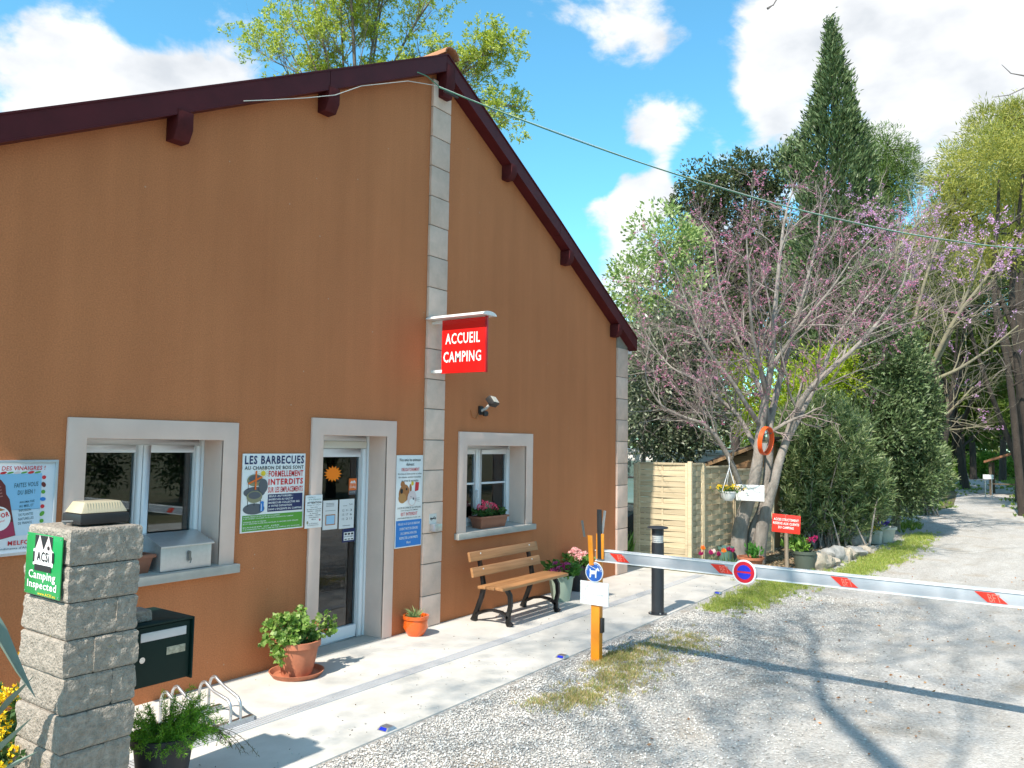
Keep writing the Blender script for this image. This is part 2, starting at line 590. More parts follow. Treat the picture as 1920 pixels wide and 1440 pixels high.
# terrain sheet, reaching the horizon
g = MB().add([(-400, -400, -.012), (700, -400, -.012), (700, 400, -.012), (-400, 400, -.012)], [(0, 1, 2, 3)]).build('ground', DIRT)
tag(g, 'brown earth and leaf litter under the trees beside the track', kind='structure')


def sheet(name, poly, z, m, label, fine=None):
    bm = bmesh.new()
    vs = [bm.verts.new((x, y, z)) for x, y in poly]
    bm.faces.new(vs)
    bmesh.ops.triangulate(bm, faces=bm.faces[:])
    me = bpy.data.meshes.new(name); bm.to_mesh(me); bm.free()
    me.materials.append(m)
    o = bpy.data.objects.new(name, me); COL.objects.link(o)
    tag(o, label, kind='structure')
    return o


sheet('gravel_track', [(-14, -12), (10, -12), (24, -10.5), (36, -7.0), (52, -4.6), (68, -2.2), (82, 1.2), (100, 8), (98, 11), (80, 4.0), (64, 1.3), (54, -.35), (44, -1.6), (34, -2.5), (29.5, -2.1),
                        (27.5, 2), (27, 7), (23.5, 7), (23.6, 2), (22.6, -2.2), (20, -2.6), (14.5, -2.35), (12.7, -1.3), (12.3, -.2), (12.3, 5), (-14, 5)], -.006, GRAVEL,
      'pale gravel track running past the barrier into the trees')

# concrete pavement along the facade (drops 6 cm to the gravel)
slab_poly = [(2.62, -2.02), (12.72, -1.86), (12.72, .35), (12.0, .35), (12.0, .05), (2.62, .05)]
slab = MB()
slab.prism([(x, y, -.06) for x, y in [(2.62, -2.02), (4.4, -1.99), (12.72, -1.86), (12.72, .6), (2.62, .6)]], (0, 0, .066))
pav = slab.build('pavement', CONCRETE, bevel=.006)
tag(pav, 'pale concrete pavement along the foot of the orange building', kind='structure')

# drain grating let into the pavement
ZINC = mat('zinc_grating', (.50, .52, .55), .45, metal=.2)
dr = thing('drain_grating', 'long narrow galvanised drain grating let into the concrete pavement', 'drain', (3.0, -1.05, .006))
da, db = Vector((2.9, -1.075, 0)), Vector((12.6, -1.075, 0))
mb = MB()
for yy in (-1.13, -1.008):
    mb.box(2.9, 12.6, yy - .009, yy + .009, .003, .012)
mb.build('frame', ZINC, dr)
mb = MB().box(2.9, 12.6, -1.121, -1.017, .0062, .0075)
mb.build('channel', mat('drain_dark', (.06, .06, .06), .9), dr)
mb = MB()
for i in range(388):
    x = 2.91 + i * .025
    mb.box(x, x + .015, -1.121, -1.017, .0074, .0115)
o = mb.build('slats', ZINC, dr); o['kind'] = 'stuff'

# ================================================================== reception building


def stucco_mat():
    m = bpy.data.materials.new('ochre_stucco'); m.use_nodes = True
    t = m.node_tree; b = t.nodes['Principled BSDF']; L = t.links.new
    b.inputs['Roughness'].default_value = .92; b.inputs['Specular IOR Level'].default_value = .2
    tc = N(t, 'ShaderNodeTexCoord'); P = tc.outputs['Object']
    mp = N(t, 'ShaderNodeMapping'); mp.inputs['Scale'].default_value = (1.0, 1.0, .45); L(P, mp.inputs[0])
    n1 = N(t, 'ShaderNodeTexNoise'); n1.inputs['Scale'].default_value = .9; n1.inputs['Detail'].default_value = 7; n1.inputs['Roughness'].default_value = .6; L(mp.outputs[0], n1.inputs['Vector'])
    r = N(t, 'ShaderNodeValToRGB'); L(n1.outputs[0], r.inputs[0])
    r.color_ramp.elements[0].position = .3; r.color_ramp.elements[0].color = (.455, .165, .070, 1)
    r.color_ramp.elements[1].position = .7; r.color_ramp.elements[1].color = (.535, .20, .086, 1)
    n2 = N(t, 'ShaderNodeTexNoise'); n2.inputs['Scale'].default_value = 85; n2.inputs['Detail'].default_value = 3; L(P, n2.inputs['Vector'])
    mr = N(t, 'ShaderNodeMapRange'); L(n2.outputs[0], mr.inputs[0]); mr.inputs[1].default_value = .3; mr.inputs[2].default_value = .7; mr.inputs[3].default_value = .86; mr.inputs[4].default_value = 1.12
    mx = N(t, 'ShaderNodeMix', data_type='RGBA', blend_type='MULTIPLY'); mx.inputs[0].default_value = 1; L(r.outputs[0], mx.inputs[6])
    cb = N(t, 'ShaderNodeCombineColor'); [L(mr.outputs[0], cb.inputs[i]) for i in range(3)]
    L(cb.outputs[0], mx.inputs[7])
    m3 = N(t, 'ShaderNodeMapping'); m3.inputs['Scale'].default_value = (3.2, 1.0, .16); L(P, m3.inputs[0])
    n4 = N(t, 'ShaderNodeTexNoise'); n4.inputs['Scale'].default_value = 1.6; n4.inputs['Detail'].default_value = 6; n4.inputs['Roughness'].default_value = .62; L(m3.outputs[0], n4.inputs['Vector'])
    r4 = N(t, 'ShaderNodeMapRange'); L(n4.outputs[0], r4.inputs[0]); r4.inputs[1].default_value = .35; r4.inputs[2].default_value = .68; r4.inputs[3].default_value = 1.035; r4.inputs[4].default_value = .94
    mx0 = mx
    mx = N(t, 'ShaderNodeMix', data_type='RGBA', blend_type='MULTIPLY'); mx.inputs[0].default_value = 1; L(mx0.outputs[2], mx.inputs[6])
    cb2 = N(t, 'ShaderNodeCombineColor'); [L(r4.outputs[0], cb2.inputs[i]) for i in range(3)]
    L(cb2.outputs[0], mx.inputs[7])
    # sparse pale flecks where the roughcast has chipped
    vo = N(t, 'ShaderNodeTexVoronoi'); vo.inputs['Scale'].default_value = 4.5; L(P, vo.inputs['Vector'])
    fl = math_node(t, 'LESS_THAN', vo.outputs['Distance'], .035)
    m2 = N(t, 'ShaderNodeMix', data_type='RGBA'); L(math_node(t, 'MULTIPLY', fl, .45), m2.inputs[0]); L(mx.outputs[2], m2.inputs[6]); m2.inputs[7].default_value = (.5, .42, .33, 1)
    L(m2.outputs[2], b.inputs['Base Color'])
    bp = N(t, 'ShaderNodeBump'); bp.inputs['Strength'].default_value = .55; bp.inputs['Distance'].default_value = .006
    L(n2.outputs[0], bp.inputs['Height']); L(bp.outputs[0], b.inputs['Normal'])
    return m


STUCCO = stucco_mat()
TRIM = mat('cream_render', (.69, .52, .45), .85, var=.05, scale=2.5, bump=.2, bscale=120, bdist=.003)
SILL = mat('grey_stone_sill', (.40, .385, .355), .75, var=.08, scale=6, bump=.2, bscale=80, bdist=.003)
QUOIN = mat('grey_stone_block', (.74, .545, .455), .85, scale=7, col2=(.60, .45, .37), bump=.35, bscale=45, bdist=.006, detail=8)
_t = QUOIN.node_tree; _b = _t.nodes['Principled BSDF']; _s = _b.inputs['Base Color'].links[0].from_socket
_oi = N(_t, 'ShaderNodeObjectInfo'); _mr = N(_t, 'ShaderNodeMapRange'); _t.links.new(_oi.outputs['Random'], _mr.inputs[0]); _mr.inputs[3].default_value = .84; _mr.inputs[4].default_value = 1.06
_hv = N(_t, 'ShaderNodeHueSaturation'); _t.links.new(_s, _hv.inputs['Color']); _t.links.new(_mr.outputs[0], _hv.inputs['Value']); _t.links.new(_hv.outputs[0], _b.inputs['Base Color'])
MORTAR = mat('mortar', (.24, .22, .19), .95, var=.1, scale=20)
MAROON = mat('maroon_metal', (.075, .010, .013), .5, spec=.22, var=.15, scale=4, bump=.03, bscale=8)
MAROON_W = mat('maroon_timber', (.070, .011, .013), .7, spec=.2, var=.2, scale=9, bump=.1, bscale=50)
ROOFT = mat('clay_tile', (.46, .20, .10), .85, scale=5, col2=(.32, .15, .08), bump=.2, bscale=30)
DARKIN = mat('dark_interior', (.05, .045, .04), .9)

bld = thing('reception_building', 'ochre orange rendered gable building with maroon roof edge and stone strips', 'building', (7.0, 0, 0))
XL, XR, DEP = 1.55, 11.98, 5.6
APX, SL, SR = 7.07, .514, .567
AZ = 6.62                        # underside of the roof at the ridge


def roof_z(x, base=AZ):
    return base - (APX - x) * SL if x < APX else base - (x - APX) * SR


# wall with openings: built as a grid of faces with the openings left out
OPEN = [(3.06, 4.255, 1.02, 2.11), (5.385, 6.295, -.05, 2.175), (7.695, 9.01, 1.02, 2.085)]
xs = sorted({XL, 6.90, 7.235, 11.64, APX, XR} | {o[0] for o in OPEN} | {o[1] for o in OPEN})
zs = [-.1, 1.02, 2.085, 2.11, 2.175, 3.0]
wall = MB()
TH = .30
for i in range(len(xs) - 1):
    x0, x1 = xs[i], xs[i + 1]
    for j in range(len(zs) - 1):
        z0, z1 = zs[j], zs[j + 1]
        if any(x0 >= o[0] - 1e-6 and x1 <= o[1] + 1e-6 and z0 >= o[2] - .06 - 1e-6 and z1 <= o[3] + 1e-6 and (z0 >= o[2] or o[2] < 0) for o in OPEN): continue
        wall.add([(x0, 0, z0), (x1, 0, z0), (x1, 0, z1), (x0, 0, z1)], [(0, 1, 2, 3)])
        wall.add([(x0, TH, z0), (x1, TH, z0), (x1, TH, z1), (x0, TH, z1)], [(3, 2, 1, 0)])
    wall.add([(x0, 0, 3.0), (x1, 0, 3.0), (x1, 0, roof_z(x1)), (x0, 0, roof_z(x0))], [(0, 1, 2, 3)])
# side and back walls
for x in (XL, XR):
    wall.add([(x, 0, -.1), (x, DEP, -.1), (x, DEP, roof_z(x)), (x, 0, roof_z(x))], [(0, 1, 2, 3)])
wall.add([(XL, DEP, -.1), (XR, DEP, -.1), (XR, DEP, roof_z(XR)), (APX, DEP, AZ), (XL, DEP, roof_z(XL))], [(0, 1, 2, 3, 4)])
wall.build('wall', STUCCO, bld)
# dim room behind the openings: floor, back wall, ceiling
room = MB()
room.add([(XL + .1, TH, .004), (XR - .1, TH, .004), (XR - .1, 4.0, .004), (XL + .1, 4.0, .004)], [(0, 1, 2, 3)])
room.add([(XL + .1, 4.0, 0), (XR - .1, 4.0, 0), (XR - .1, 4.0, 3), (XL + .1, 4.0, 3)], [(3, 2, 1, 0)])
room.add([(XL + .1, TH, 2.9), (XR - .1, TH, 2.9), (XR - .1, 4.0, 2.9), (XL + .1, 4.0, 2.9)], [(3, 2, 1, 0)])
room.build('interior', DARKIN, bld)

# roof: two tiled slopes with overhang
OV = .16
for side in (0, 1):
    sl = SL if side == 0 else SR
    sg = -1 if side == 0 else 1
    xe = XL - .35 if side == 0 else 12.10
    rf = MB()
    d = abs(xe - APX)
    nrm = Vector((sg * sl, 0, 1)).normalized()
    th = .10
    a = Vector((APX, 0, AZ)); e = Vector((xe, 0, AZ - d * sl))
    rf.add([(a.x, -OV + .02, a.z), (e.x, -OV + .02, e.z), (e.x, DEP + .3, e.z), (a.x, DEP + .3, a.z),
            (a.x, -OV + .02, a.z + .07), (e.x, -OV + .02, e.z + .07), (e.x, DEP + .3, e.z + .07), (a.x, DEP + .3, a.z + .07)],
           [(0, 1, 2, 3), (7, 6, 5, 4), (0, 4, 5, 1), (1, 5, 6, 2), (2, 6, 7, 3), (3, 7, 4, 0)])
    # rows of curved tiles running down the slope
    L_ = math.hypot(d, d * sl)
    ny = 26
    for k in range(ny):
        yc = -OV + .12 + k * (DEP + .35) / ny
        ring = []
        for (q, dz) in ((APX, AZ), (xe, AZ - d * sl)):
            for w in range(5):
                an = math.pi * w / 4
                ring.append((q, yc + .1 * math.cos(an), dz + .075 + .06 * math.sin(an)))
        rf.add(ring, [(w, w + 1, w + 6, w + 5) for w in range(4)] + [(0, 1, 2, 3, 4), (9, 8, 7, 6, 5)])
    rf.build('roof', ROOFT, bld, smooth=40)
# ridge tiles
for k in range(13):
    y0 = -OV - .02 + k * .45
    mb = MB()
    pr = []
    for w in range(9):
        an = math.pi * w / 8
        pr.append((.13 * math.cos(an), .105 * math.sin(an)))
    for t_, rr in ((0, 1.06), (.46, .94)):
        pass
    vs = []
    for y, rr in ((y0, 1.05), (y0 + .48, .93)):
        vs += [(APX + a * rr, y, AZ + .12 + b * rr) for a, b in pr]
        vs += [(APX + a * (rr - .14), y, AZ + .12 + b * (rr - .14)) for a, b in pr]
    fs = []
    for w in range(8):
        fs.append((w, w + 1, 18 + w + 1, 18 + w)); fs.append((9 + w + 1, 9 + w, 27 + w, 27 + w + 1))
        fs.append((w, 9 + w, 9 + w + 1, w + 1)); fs.append((18 + w, 18 + w + 1, 27 + w + 1, 27 + w))
    mb.add(vs, fs)
    mb.build('ridge_tile', ROOFT, bld, smooth=40)
    if k > 3 and k % 2: pass

# barge boards: folded maroon metal along the gable, in lengths with a joint
FH = .185


def barge(x0, x1):
    mb = MB()
    z0, z1 = roof_z(x0, AZ - .035), roof_z(x1, AZ - .035)
    y = -OV
    mb.prism([(x0, y, z0), (x1, y, z1), (x1, y, z1 + FH), (x0, y, z0 + FH)], (0, .018, 0))
    mb.prism([(x0, y - .012, z0 + FH), (x1, y - .012, z1 + FH), (x1, y - .012, z1 + FH + .016), (x0, y - .012, z0 + FH + .016)], (0, .15, 0))
    mb.prism([(x0, y, z0 - .012), (x1, y, z1 - .012), (x1, y, z1 - .001), (x0, y, z0 - .001)], (0, OV - .005, 0))
    return mb.build('barge_board', MAROON, bld)


barge(XL - .36, 5.20)
barge(5.206, 7.00)
barge(7.003, 9.6)
barge(9.606, 12.12)
# purlin ends carrying the overhang
for x, ridge in ((1.95, 0), (3.66, 0), (5.26, 0), (7.07, 1), (8.42, 0), (9.93, 0), (11.50, 0)):
    zt = roof_z(x, AZ - .03)
    if ridge: zt = AZ + .02
    h, w = ((.25, .145) if x < APX else (.20, .13)) if not ridge else (.40, .16)
    dz = SL * w / 2 if x < APX else SR * w / 2
    if ridge: dz = 0
    mb = MB()
    # side profile (y, z): chamfered underside towards the front
    prof = [(0, zt), (-OV - .006, zt), (-OV - .006, zt - h * .62), (-OV + .045, zt - h), (0, zt - h)]
    if x > APX and not ridge: prof = [(0, zt), (-OV - .006, zt), (-OV - .006, zt - h * .55), (-OV + .02, zt - h * .8), (-OV + .06, zt - h), (0, zt - h)]
    mb.prism([(x - w / 2, a, b) for a, b in prof], (w, 0, 0))
    mb.build('purlin_end', MAROON_W, bld, bevel=.008)

# stone strips: separate blocks with recessed joints
def stone_strip(x0, x1, ztop_fn, proud, seed, hgt=.36):
    rng = random.Random(seed)
    z = .008
    back = MB().box(x0 + .004, x1 - .004, -proud + .012, .004, .0, max(ztop_fn(x0), ztop_fn(x1)) - .05)
    while True:
        h = hgt * rng.uniform(.96, 1.04)
        zt = min(ztop_fn(x0), ztop_fn(x1)) - .06
        z2 = z + h
        last = z2 > zt - .12
        mb = MB()
        if last: z2 = zt
        dx = rng.uniform(-.004, .004)
        mb.box(x0 + dx, x1 + dx, -proud - rng.uniform(0, .004), .0, z + .005, z2 - .005)
        mb.build('stone_block', QUOIN, bld, bevel=.006)
        z = z2
        if last: break
    return back


stone_strip(6.905, 7.235, lambda x: AZ - .12, .035, 3).build('mortar_joint', MORTAR, bld)
stone_strip(11.66, 12.03, lambda x: roof_z(x) - .02, .035, 5).build('mortar_joint', MORTAR, bld)
# return of the corner blocks round the end wall
z = .008
while z < 3.5:
    MB().box(11.985, 12.028, .004, .36, z + .005, z + .355).build('stone_block', QUOIN, bld, bevel=.005)
    z += .36

# gutter end and downpipe on the right eave
mb = MB()
gz = roof_z(12.1) + .0
mb.prism([(12.10, .0, gz - .10), (12.24, .0, gz - .10), (12.25, .0, gz + .02), (12.10, .0, gz + .02)], (0, DEP, 0))
mb.build('gutter', WHITE_PVC, bld, bevel=.01)
mb = MB().tube([(12.17, .10, gz - .10), (12.17, .10, gz - .24), (12.09, .14, gz - .42), (12.08, .14, .05)], .04, 10)
mb.build('downpipe', WHITE_PVC, bld, smooth=50)


def surround(x0, x1, z0, z1, ix0, ix1, iz1, parent, door=False):
    """raised cream band with the deep reveals behind it"""
    mb = MB()
    f, bk = -.028, .0
    zb = z0
    mb.prism([(x0, f, zb), (ix0, f, zb), (ix0, f, iz1), (ix1, f, iz1), (ix1, f, zb), (x1, f, zb), (x1, f, z1), (x0, f, z1)], (0, .027, 0))
    o = mb.build('surround', TRIM, parent, bevel=.006)
    mb = MB()
    zr = 1.0 if not door else -.02
    d = .25
    mb.add([(ix0, f + .01, zr), (ix0, d + .05, zr), (ix0, d + .05, iz1), (ix0, f + .01, iz1)], [(0, 1, 2, 3)])
    mb.add([(ix1, f + .01, zr), (ix1, d + .05, zr), (ix1, d + .05, iz1), (ix1, f + .01, iz1)], [(3, 2, 1, 0)])
    mb.add([(ix0, f + .01, iz1), (ix1, f + .01, iz1), (ix1, d + .05, iz1), (ix0, d + .05, iz1)], [(0, 1, 2, 3)])
    mb.build('reveal', TRIM, parent)


def frame_rect(mb, x0, x1, z0, z1, w, y0, y1, sill_w=None):
    b = sill_w or w
    mb.box(x0, x0 + w, y0, y1, z0, z1); mb.box(x1 - w, x1, y0, y1, z0, z1)
    mb.box(x0 + w, x1 - w, y0, y1, z1 - w, z1); mb.box(x0 + w, x1 - w, y0, y1, z0, z0 + b)


def window(x0, x1, z1, ix0, ix1, iz1, split, bars, extra):
    surround(x0, x1, .985, z1, ix0, ix1, iz1, bld)
    mb = MB().prism([(x0 - .035, -.075, .945), (x1 + .035, -.075, .945), (x1 + .035, -.075, 1.02), (x0 - .035, -.075, 1.02)], (0, .075, 0))
    mb.add([(ix0, -.075, 1.0205), (ix1, -.075, 1.0205), (ix1, .27, 1.05), (ix0, .27, 1.05)], [(0, 1, 2, 3)])
    mb.build('sill', SILL, bld, bevel=.006)
    wd = MB()
    frame_rect(wd, ix0 + .002, ix1 - .002, 1.045, iz1 - .002, .055, .25, .31)
    wo = wd.build('window', WHITE_PVC, bld, bevel=.004)
    a = (ix0 + .05, split, split, ix1 - .05)
    for s in (0, 1):
        sa, sb = a[2 * s] + (.004 if s else 0), a[2 * s + 1] - (0 if s else .004)
        m2 = MB(); frame_rect(m2, sa, sb, 1.092, iz1 - .05, .062, .235, .285)
        if bars: m2.box(sa + .062, sb - .062, .245, .27, 1.575, 1.60)
        m2.build('sash', WHITE_PVC, wo, bevel=.004)
        p = MB().box(sa + .055, sb - .055, .262, .268, 1.14, iz1 - .105)
        p.build('pane', GLASS, wo)
    if extra: MB().tube([(split - .05, .235, 1.50), (split - .05, .20, 1.50), (split - .05, .20, 1.40)], .011, 8).build('handle', WHITE_PVC, wo, smooth=50)
    return wo


window(2.92, 4.40, 2.262, 3.065, 4.25, 2.105, 3.665, False, False)
window(7.54, 9.165, 2.25, 7.70, 9.005, 2.08, 8.27, True, True)

# glazed door with shutter box
surround(5.24, 6.435, .01, 2.34, 5.39, 6.29, 2.17, bld, door=True)
dw = MB()
frame_rect(dw, 5.392, 6.288, .008, 2.168, .055, .24, .31, sill_w=.02)
door = dw.build('door', WHITE_PVC, bld, bevel=.004)
MB().box(5.447, 6.233, .225, .30, 2.035, 2.112).build('shutter_box', mat('cream_pvc', (.62, .60, .54), .45), door, bevel=.006)
m2 = MB(); frame_rect(m2, 5.45, 6.23, .03, 2.03, .085, .225, .285, sill_w=.13)
m2.build('leaf', WHITE_PVC, door, bevel=.004)
MB().box(5.53, 6.15, .258, .264, .155, 1.95).build('pane', GLASS, door)
MB().box(5.39, 6.29, -.02, .235, .0065, .018).build('threshold', SILL, door, bevel=.004)
# dark curtains and counter inside, seen through the panes
MB().box(5.95, 6.33, .55, .60, .01, 2.2).build('curtain', mat('plum_curtain', (.10, .075, .075), .9, var=.2, scale=6), bld)
mb = MB()
for k in range(9):
    x = 8.45 + k * .07
    mb.tube([(x, .50, 1.0), (x, .50, 2.2)], .045, 8)
mb.build('curtain', mat('grey_curtain', (.20, .18, .17), .9), bld, smooth=60)
MB().box(7.4, 8.5, 1.2, 1.25, .5, 2.4).build('inner_wall', mat('rust_inner_wall', (.16, .045, .02), .9), bld)
# ================================================================== signs on the facade
X_, Z_ = (1, 0, 0), (0, 0, 1)
TXT_BLACK = mat('black_print', (.015, .015, .018), .5)
TXT_WHITE = mat('white_print', (.82, .82, .82), .5)
YELLOWP = mat('yellow_print', (.75, .55, .03), .5)
GREYP = mat('grey_print', (.10, .11, .13), .5)
TANP = mat('khaki_print', (.26, .25, .15), .5)
ORANGEP = mat('orange_print', (.80, .16, .02), .5)
BROWNP = mat('brown_print', (.42, .16, .05), .5)
SKYP = mat('pale_blue_print', (.36, .60, .82), .5)
PINKP = mat('pink_print', (.72, .60, .60), .5)


def wallsign(name, label, cat, x0, x1, z0, z1, m, th=.012, y=0.0):
    t = thing(name, label, cat, ((x0 + x1) / 2, y, z0))
    yy = y - th - .003
    board(t, (x0, yy, z0), X_, Z_, x1 - x0, z1 - z0, th, m)
    return t, Sign(t, (x0, yy, z0), X_, Z_), x1 - x0, z1 - z0


# --- barbecue prohibition board
t, s, w, h = wallsign('barbecue_sign', 'white board forbidding charcoal barbecues, between the big window and the door', 'sign', 4.462, 5.176, 1.276, 1.987, WHITE_PAINT)
s.text(NAVY, 'LES BARBECUES', .02, .615, .675, .078, bold=.035)
s.text(TXT_BLACK, 'AU CHARBON DE BOIS SONT', .02, .565, .672, .033, bold=.02)
s.text(RED, 'FORMELLEMENT', .285, .495, .405, .058, bold=.03)
s.text(RED, 'INTERDITS', .285, .42, .405, .058, bold=.045)
s.text(RED, 'SUR LES EMPLACEMENTS', .285, .350, .405, .052, bold=.02)
s.rect(NAVY, .285, .175, .69, .335)
for i, l in enumerate(('SEULS AUTORISES :', 'BARBECUES AU GAZ ET', 'BARBECUES COLLECTIFS MIS', 'A VOTRE DISPOSITION', "DANS L'ENCEINTE DU CAMPING")):
    s.text(TXT_WHITE, l, .295, .308 - i * .030, (.28, .28, .36, .27, .385)[i], .018, bold=.03)
s.rect(GREENP, .015, .012, .695, .155)
for i, (l, ww) in enumerate((("DANGER SERIEUX DU FEU POUR TOUT LE CAMPING", .40), ("IL EST INTERDIT D'ALLUMER UN FEU DANS L'ENCEINTE DU CAMPING", .56), ("GEFAHR DURCH FEUER", .25), ("ES IST VERBOTEN IN DER ANLAGE FEUER ZU MACHEN ODER GRILLEN", .62), ("DANGER OF FIRE", .40), ("IT IS FORBIDDEN TO LIGHT A FIRE ON THE CAMPING SITE OR PITCHES", .64))):
    s.text(TXT_WHITE, l, .025, (.136, .119, .090, .073, .042, .024)[i], ww, .010, bold=.02)
for cv in (.365, .115 + .10):
    s.oval(GREYP, .135, cv - .005, .118, .05, 1)
    for du in (-.07, 0, .07): s.line(TXT_BLACK, (.135 + du, cv + .02), (.135 + du, cv + .08), .006, 2)
    s.oval(TANP, .135, cv + .105, .085, .055, 3)
    s.oval(GREYP, .135, cv + .118, .068, .032, 4)
for k in range(12):
    a = k * math.pi / 6
    s.line(YELLOWP, (.225 + .03 * math.cos(a), .53 + .022 * math.sin(a)), (.225 + .06 * math.cos(a), .53 + .04 * math.sin(a)), .003, 1)
s.oval(YELLOWP, .225, .53, .026, .024, 1)
s.line(ORANGEP, (.145, .555), (.14, .385), .018, 5); s.line(ORANGEP, (.06, .44), (.21, .50), .016, 6)
s.oval(GREYP, .225, .415, .05, .065, 5)
s.rect(BLUEP, .20, .185, .238, .265, 5); s.oval(BLUEP, .219, .265, .019, .012, 6); s.rect(TXT_WHITE, .207, .19, .213, .26, 6)
s.finish()

# --- small notice
t, s, w, h = wallsign('opening_notice', 'small white paper notice headed ATTENTION, on the cream door surround', 'notice', 5.176, 5.388, 1.264, 1.583, WHITE_PAINT, .004, y=-.030)
s.text(TXT_BLACK, 'Campsite of', .02, .292, .10, .012)
s.text(mat('teal_print', (.05, .25, .22), .5), 'de la Chapelette', .035, .268, .155, .016, shear=.3)
s.text(TXT_BLACK, 'ATTENTION', .02, .236, .175, .020, bold=.03)
for i, (l, ww) in enumerate((('Horaires de la réception', .17), ("Toute l'année", .09), ('du lundi au vendredi', .18), ('10h00 - 12h30', .17), ('le samedi', .10), ('11h00 - 12h00', .17), ('fermé dimanche', .12), ('Merci', .05))):
    s.text(TXT_BLACK, l, .106 - ww / 2, .216 - i * .0195, ww, .0105, bold=.015)
s.text(TXT_BLACK, 'La Direction', .05, .04, .11, .010); s.text(TXT_BLACK, 'Camping ouvert', .03, .022, .14, .010)
s.oval(TANP, .03, .055, .010, .016); s.oval(RED, .185, .075, .009, .012)
s.finish()

# --- animals notice
t, s, w, h = wallsign('pet_rules_sign', 'tall white and blue board about pets, between door and stone strip', 'sign', 6.458, 6.898, .943, 1.966, WHITE_PAINT)
s.text(TXT_BLACK, 'Nos amis les animaux', .045, .955, .35, .034, bold=.012)
s.text(TXT_BLACK, 'doivent', .155, .905, .13, .034, bold=.012)
s.text(RED, 'OBLIGATOIREMENT', .075, .845, .30, .036, bold=.015)
for i, (l, ww) in enumerate((('être tenus en laisse, porter un collier,', .395), ('être tatoués, vaccinés et posséder', .37), ('un carnet de vaccination', .28))):
    s.text(TXT_BLACK, l, .22 - ww / 2, .80 - i * .037, ww, .026, bold=.01)
# two plain animal heads
s.oval(BROWNP, .105, .70, .035, .035, 1); s.oval(BROWNP, .13, .60, .085, .10, 2, rot=-.3); s.oval(mat('tan_print', (.50, .24, .08), .5), .10, .545, .062, .055, 3)
s.oval(TXT_BLACK, .085, .625, .022, .028, 4); s.oval(TXT_BLACK, .165, .645, .012, .014, 4)
s.oval(BROWNP, .235, .655, .020, .045, 1, rot=.1); s.oval(PINKP, .255, .54, .075, .085, 5); s.oval(TXT_WHITE, .255, .50, .045, .035, 6)
s.oval(GREYP, .275, .535, .012, .014, 7)
for k in (-1, 0, 1): s.line(GREYP, (.30, .525 + k * .012), (.38, .52 + k * .02), .003, 7)
s.line(GREYP, (.225, .56), (.245, .555), .005, 7)
s.oval(YELLOWP, .265, .705, .022, .024, 1); s.poly(RED, [(.305, .615), (.365, .625), (.375, .715), (.315, .72)], 2)
s.text(TXT_BLACK, "L'ACCES DES CHIENS DE 1ère CATEGORIE", .03, .428, .38, .020, bold=.012)
s.text(TXT_BLACK, "(chiens d'attaque) AU CAMPING", .08, .398, .28, .020, bold=.012)
s.text(RED, 'EST INTERDIT', .085, .350, .27, .037, bold=.02)
s.text(TXT_BLACK, 'ARRETE MINISTERIEL DU 27 AVRIL 1999', .03, .318, .38, .014, bold=.012)
s.rect(BLUEP, .012, .012, .428, .300)
for i, (l, ww) in enumerate((('VEILLEZ A CE QUE LES BESOINS', .36), ('SOIENT FAITS EN DEHORS', .30), ("DU CAMPING AFIN D'EN", .26), ('RESPECTER LA PROPRETE', .30), ('Merci', .065))):
    s.text(TXT_WHITE, l, .22 - ww / 2, .245 - i * .051, ww, .028, bold=.015)
s.finish()

# --- vinegar advertisement at the left edge of the frame
ALU = mat('aluminium_frame', (.60, .62, .66), .35, metal=.6)
t, s, w, h = wallsign('vinegar_poster', 'framed pale blue advertising poster with a red vinegar bottle, left of the big window', 'poster', 2.06, 2.852, 1.296, 1.930, mat('poster_paper', (.70, .74, .80), .35, coat=.3))
fm = MB()
for a, b, c, d in ((2.045, 2.867, 1.28, 1.30), (2.045, 2.867, 1.926, 1.946)): fm.box(a, b, -.03, -.001, c, d)
for a, b in ((2.045, 2.065), (2.847, 2.867)): fm.box(a, b, -.03, -.001, 1.30, 1.926)
fm.build('frame', ALU, t, bevel=.003)
s.rect(mat('poster_sky', (.24, .50, .74), .35), .05, .30, .70, .555, 1); s.rect(mat('poster_pale', (.55, .68, .80), .35), .05, .12, .70, .302, 1)
DKRED = mat('bottle_print', (.14, .022, .022), .35)
s.text(RED, 'LE PLUS DOUX DES VINAIGRES !', .16, .578, .56, .030, bold=.012, shear=.1)
rot = .22


def rp(u, v, cu=.42, cv=.30):
    c, q = math.cos(rot), math.sin(rot)
    return (cu + u * c - v * q, cv + u * q + v * c)


s.poly(DKRED, [rp(u, v) for u, v in ((-.085, -.20), (.085, -.20), (.09, .06), (.075, .10), (.08, .16), (.06, .205), (.035, .225), (-.035, .225), (-.06, .205), (-.08, .16), (-.075, .10), (-.09, .06))], 2)
s.poly(mat('bottle_low_print', (.36, .03, .09), .35), [rp(u, v) for u, v in ((-.082, -.197), (.082, -.197), (.085, -.10), (-.085, -.10))], 3)
s.poly(TXT_WHITE, [rp(u, v) for u, v in ((-.03, .225), (.03, .225), (.03, .255), (-.03, .255))], 2); s.poly(RED, [rp(u, v) for u, v in ((-.036, .25), (.036, .25), (.036, .29), (-.036, .29))], 3)
s.oval(TXT_WHITE, *rp(0, -.055), .075, .085, 4, rot=rot)
s.text(RED, 'MELFOR', *rp(-.068, -.055), .136, .034, 5, bold=.04, rot=rot)
s.text(RED, "l'Original", *rp(-.035, -.085), .07, .016, 5, rot=rot, shear=.3)
s.poly(BROWNP, [rp(u, v) for u, v in ((-.05, -.005), (0, .028), (.05, -.005))], 5)
for k in range(4): s.line(mat('bottle_text', (.40, .16, .14), .4), rp(-.05, .16 - k * .022), rp(.05, .16 - k * .022), .007, 4)
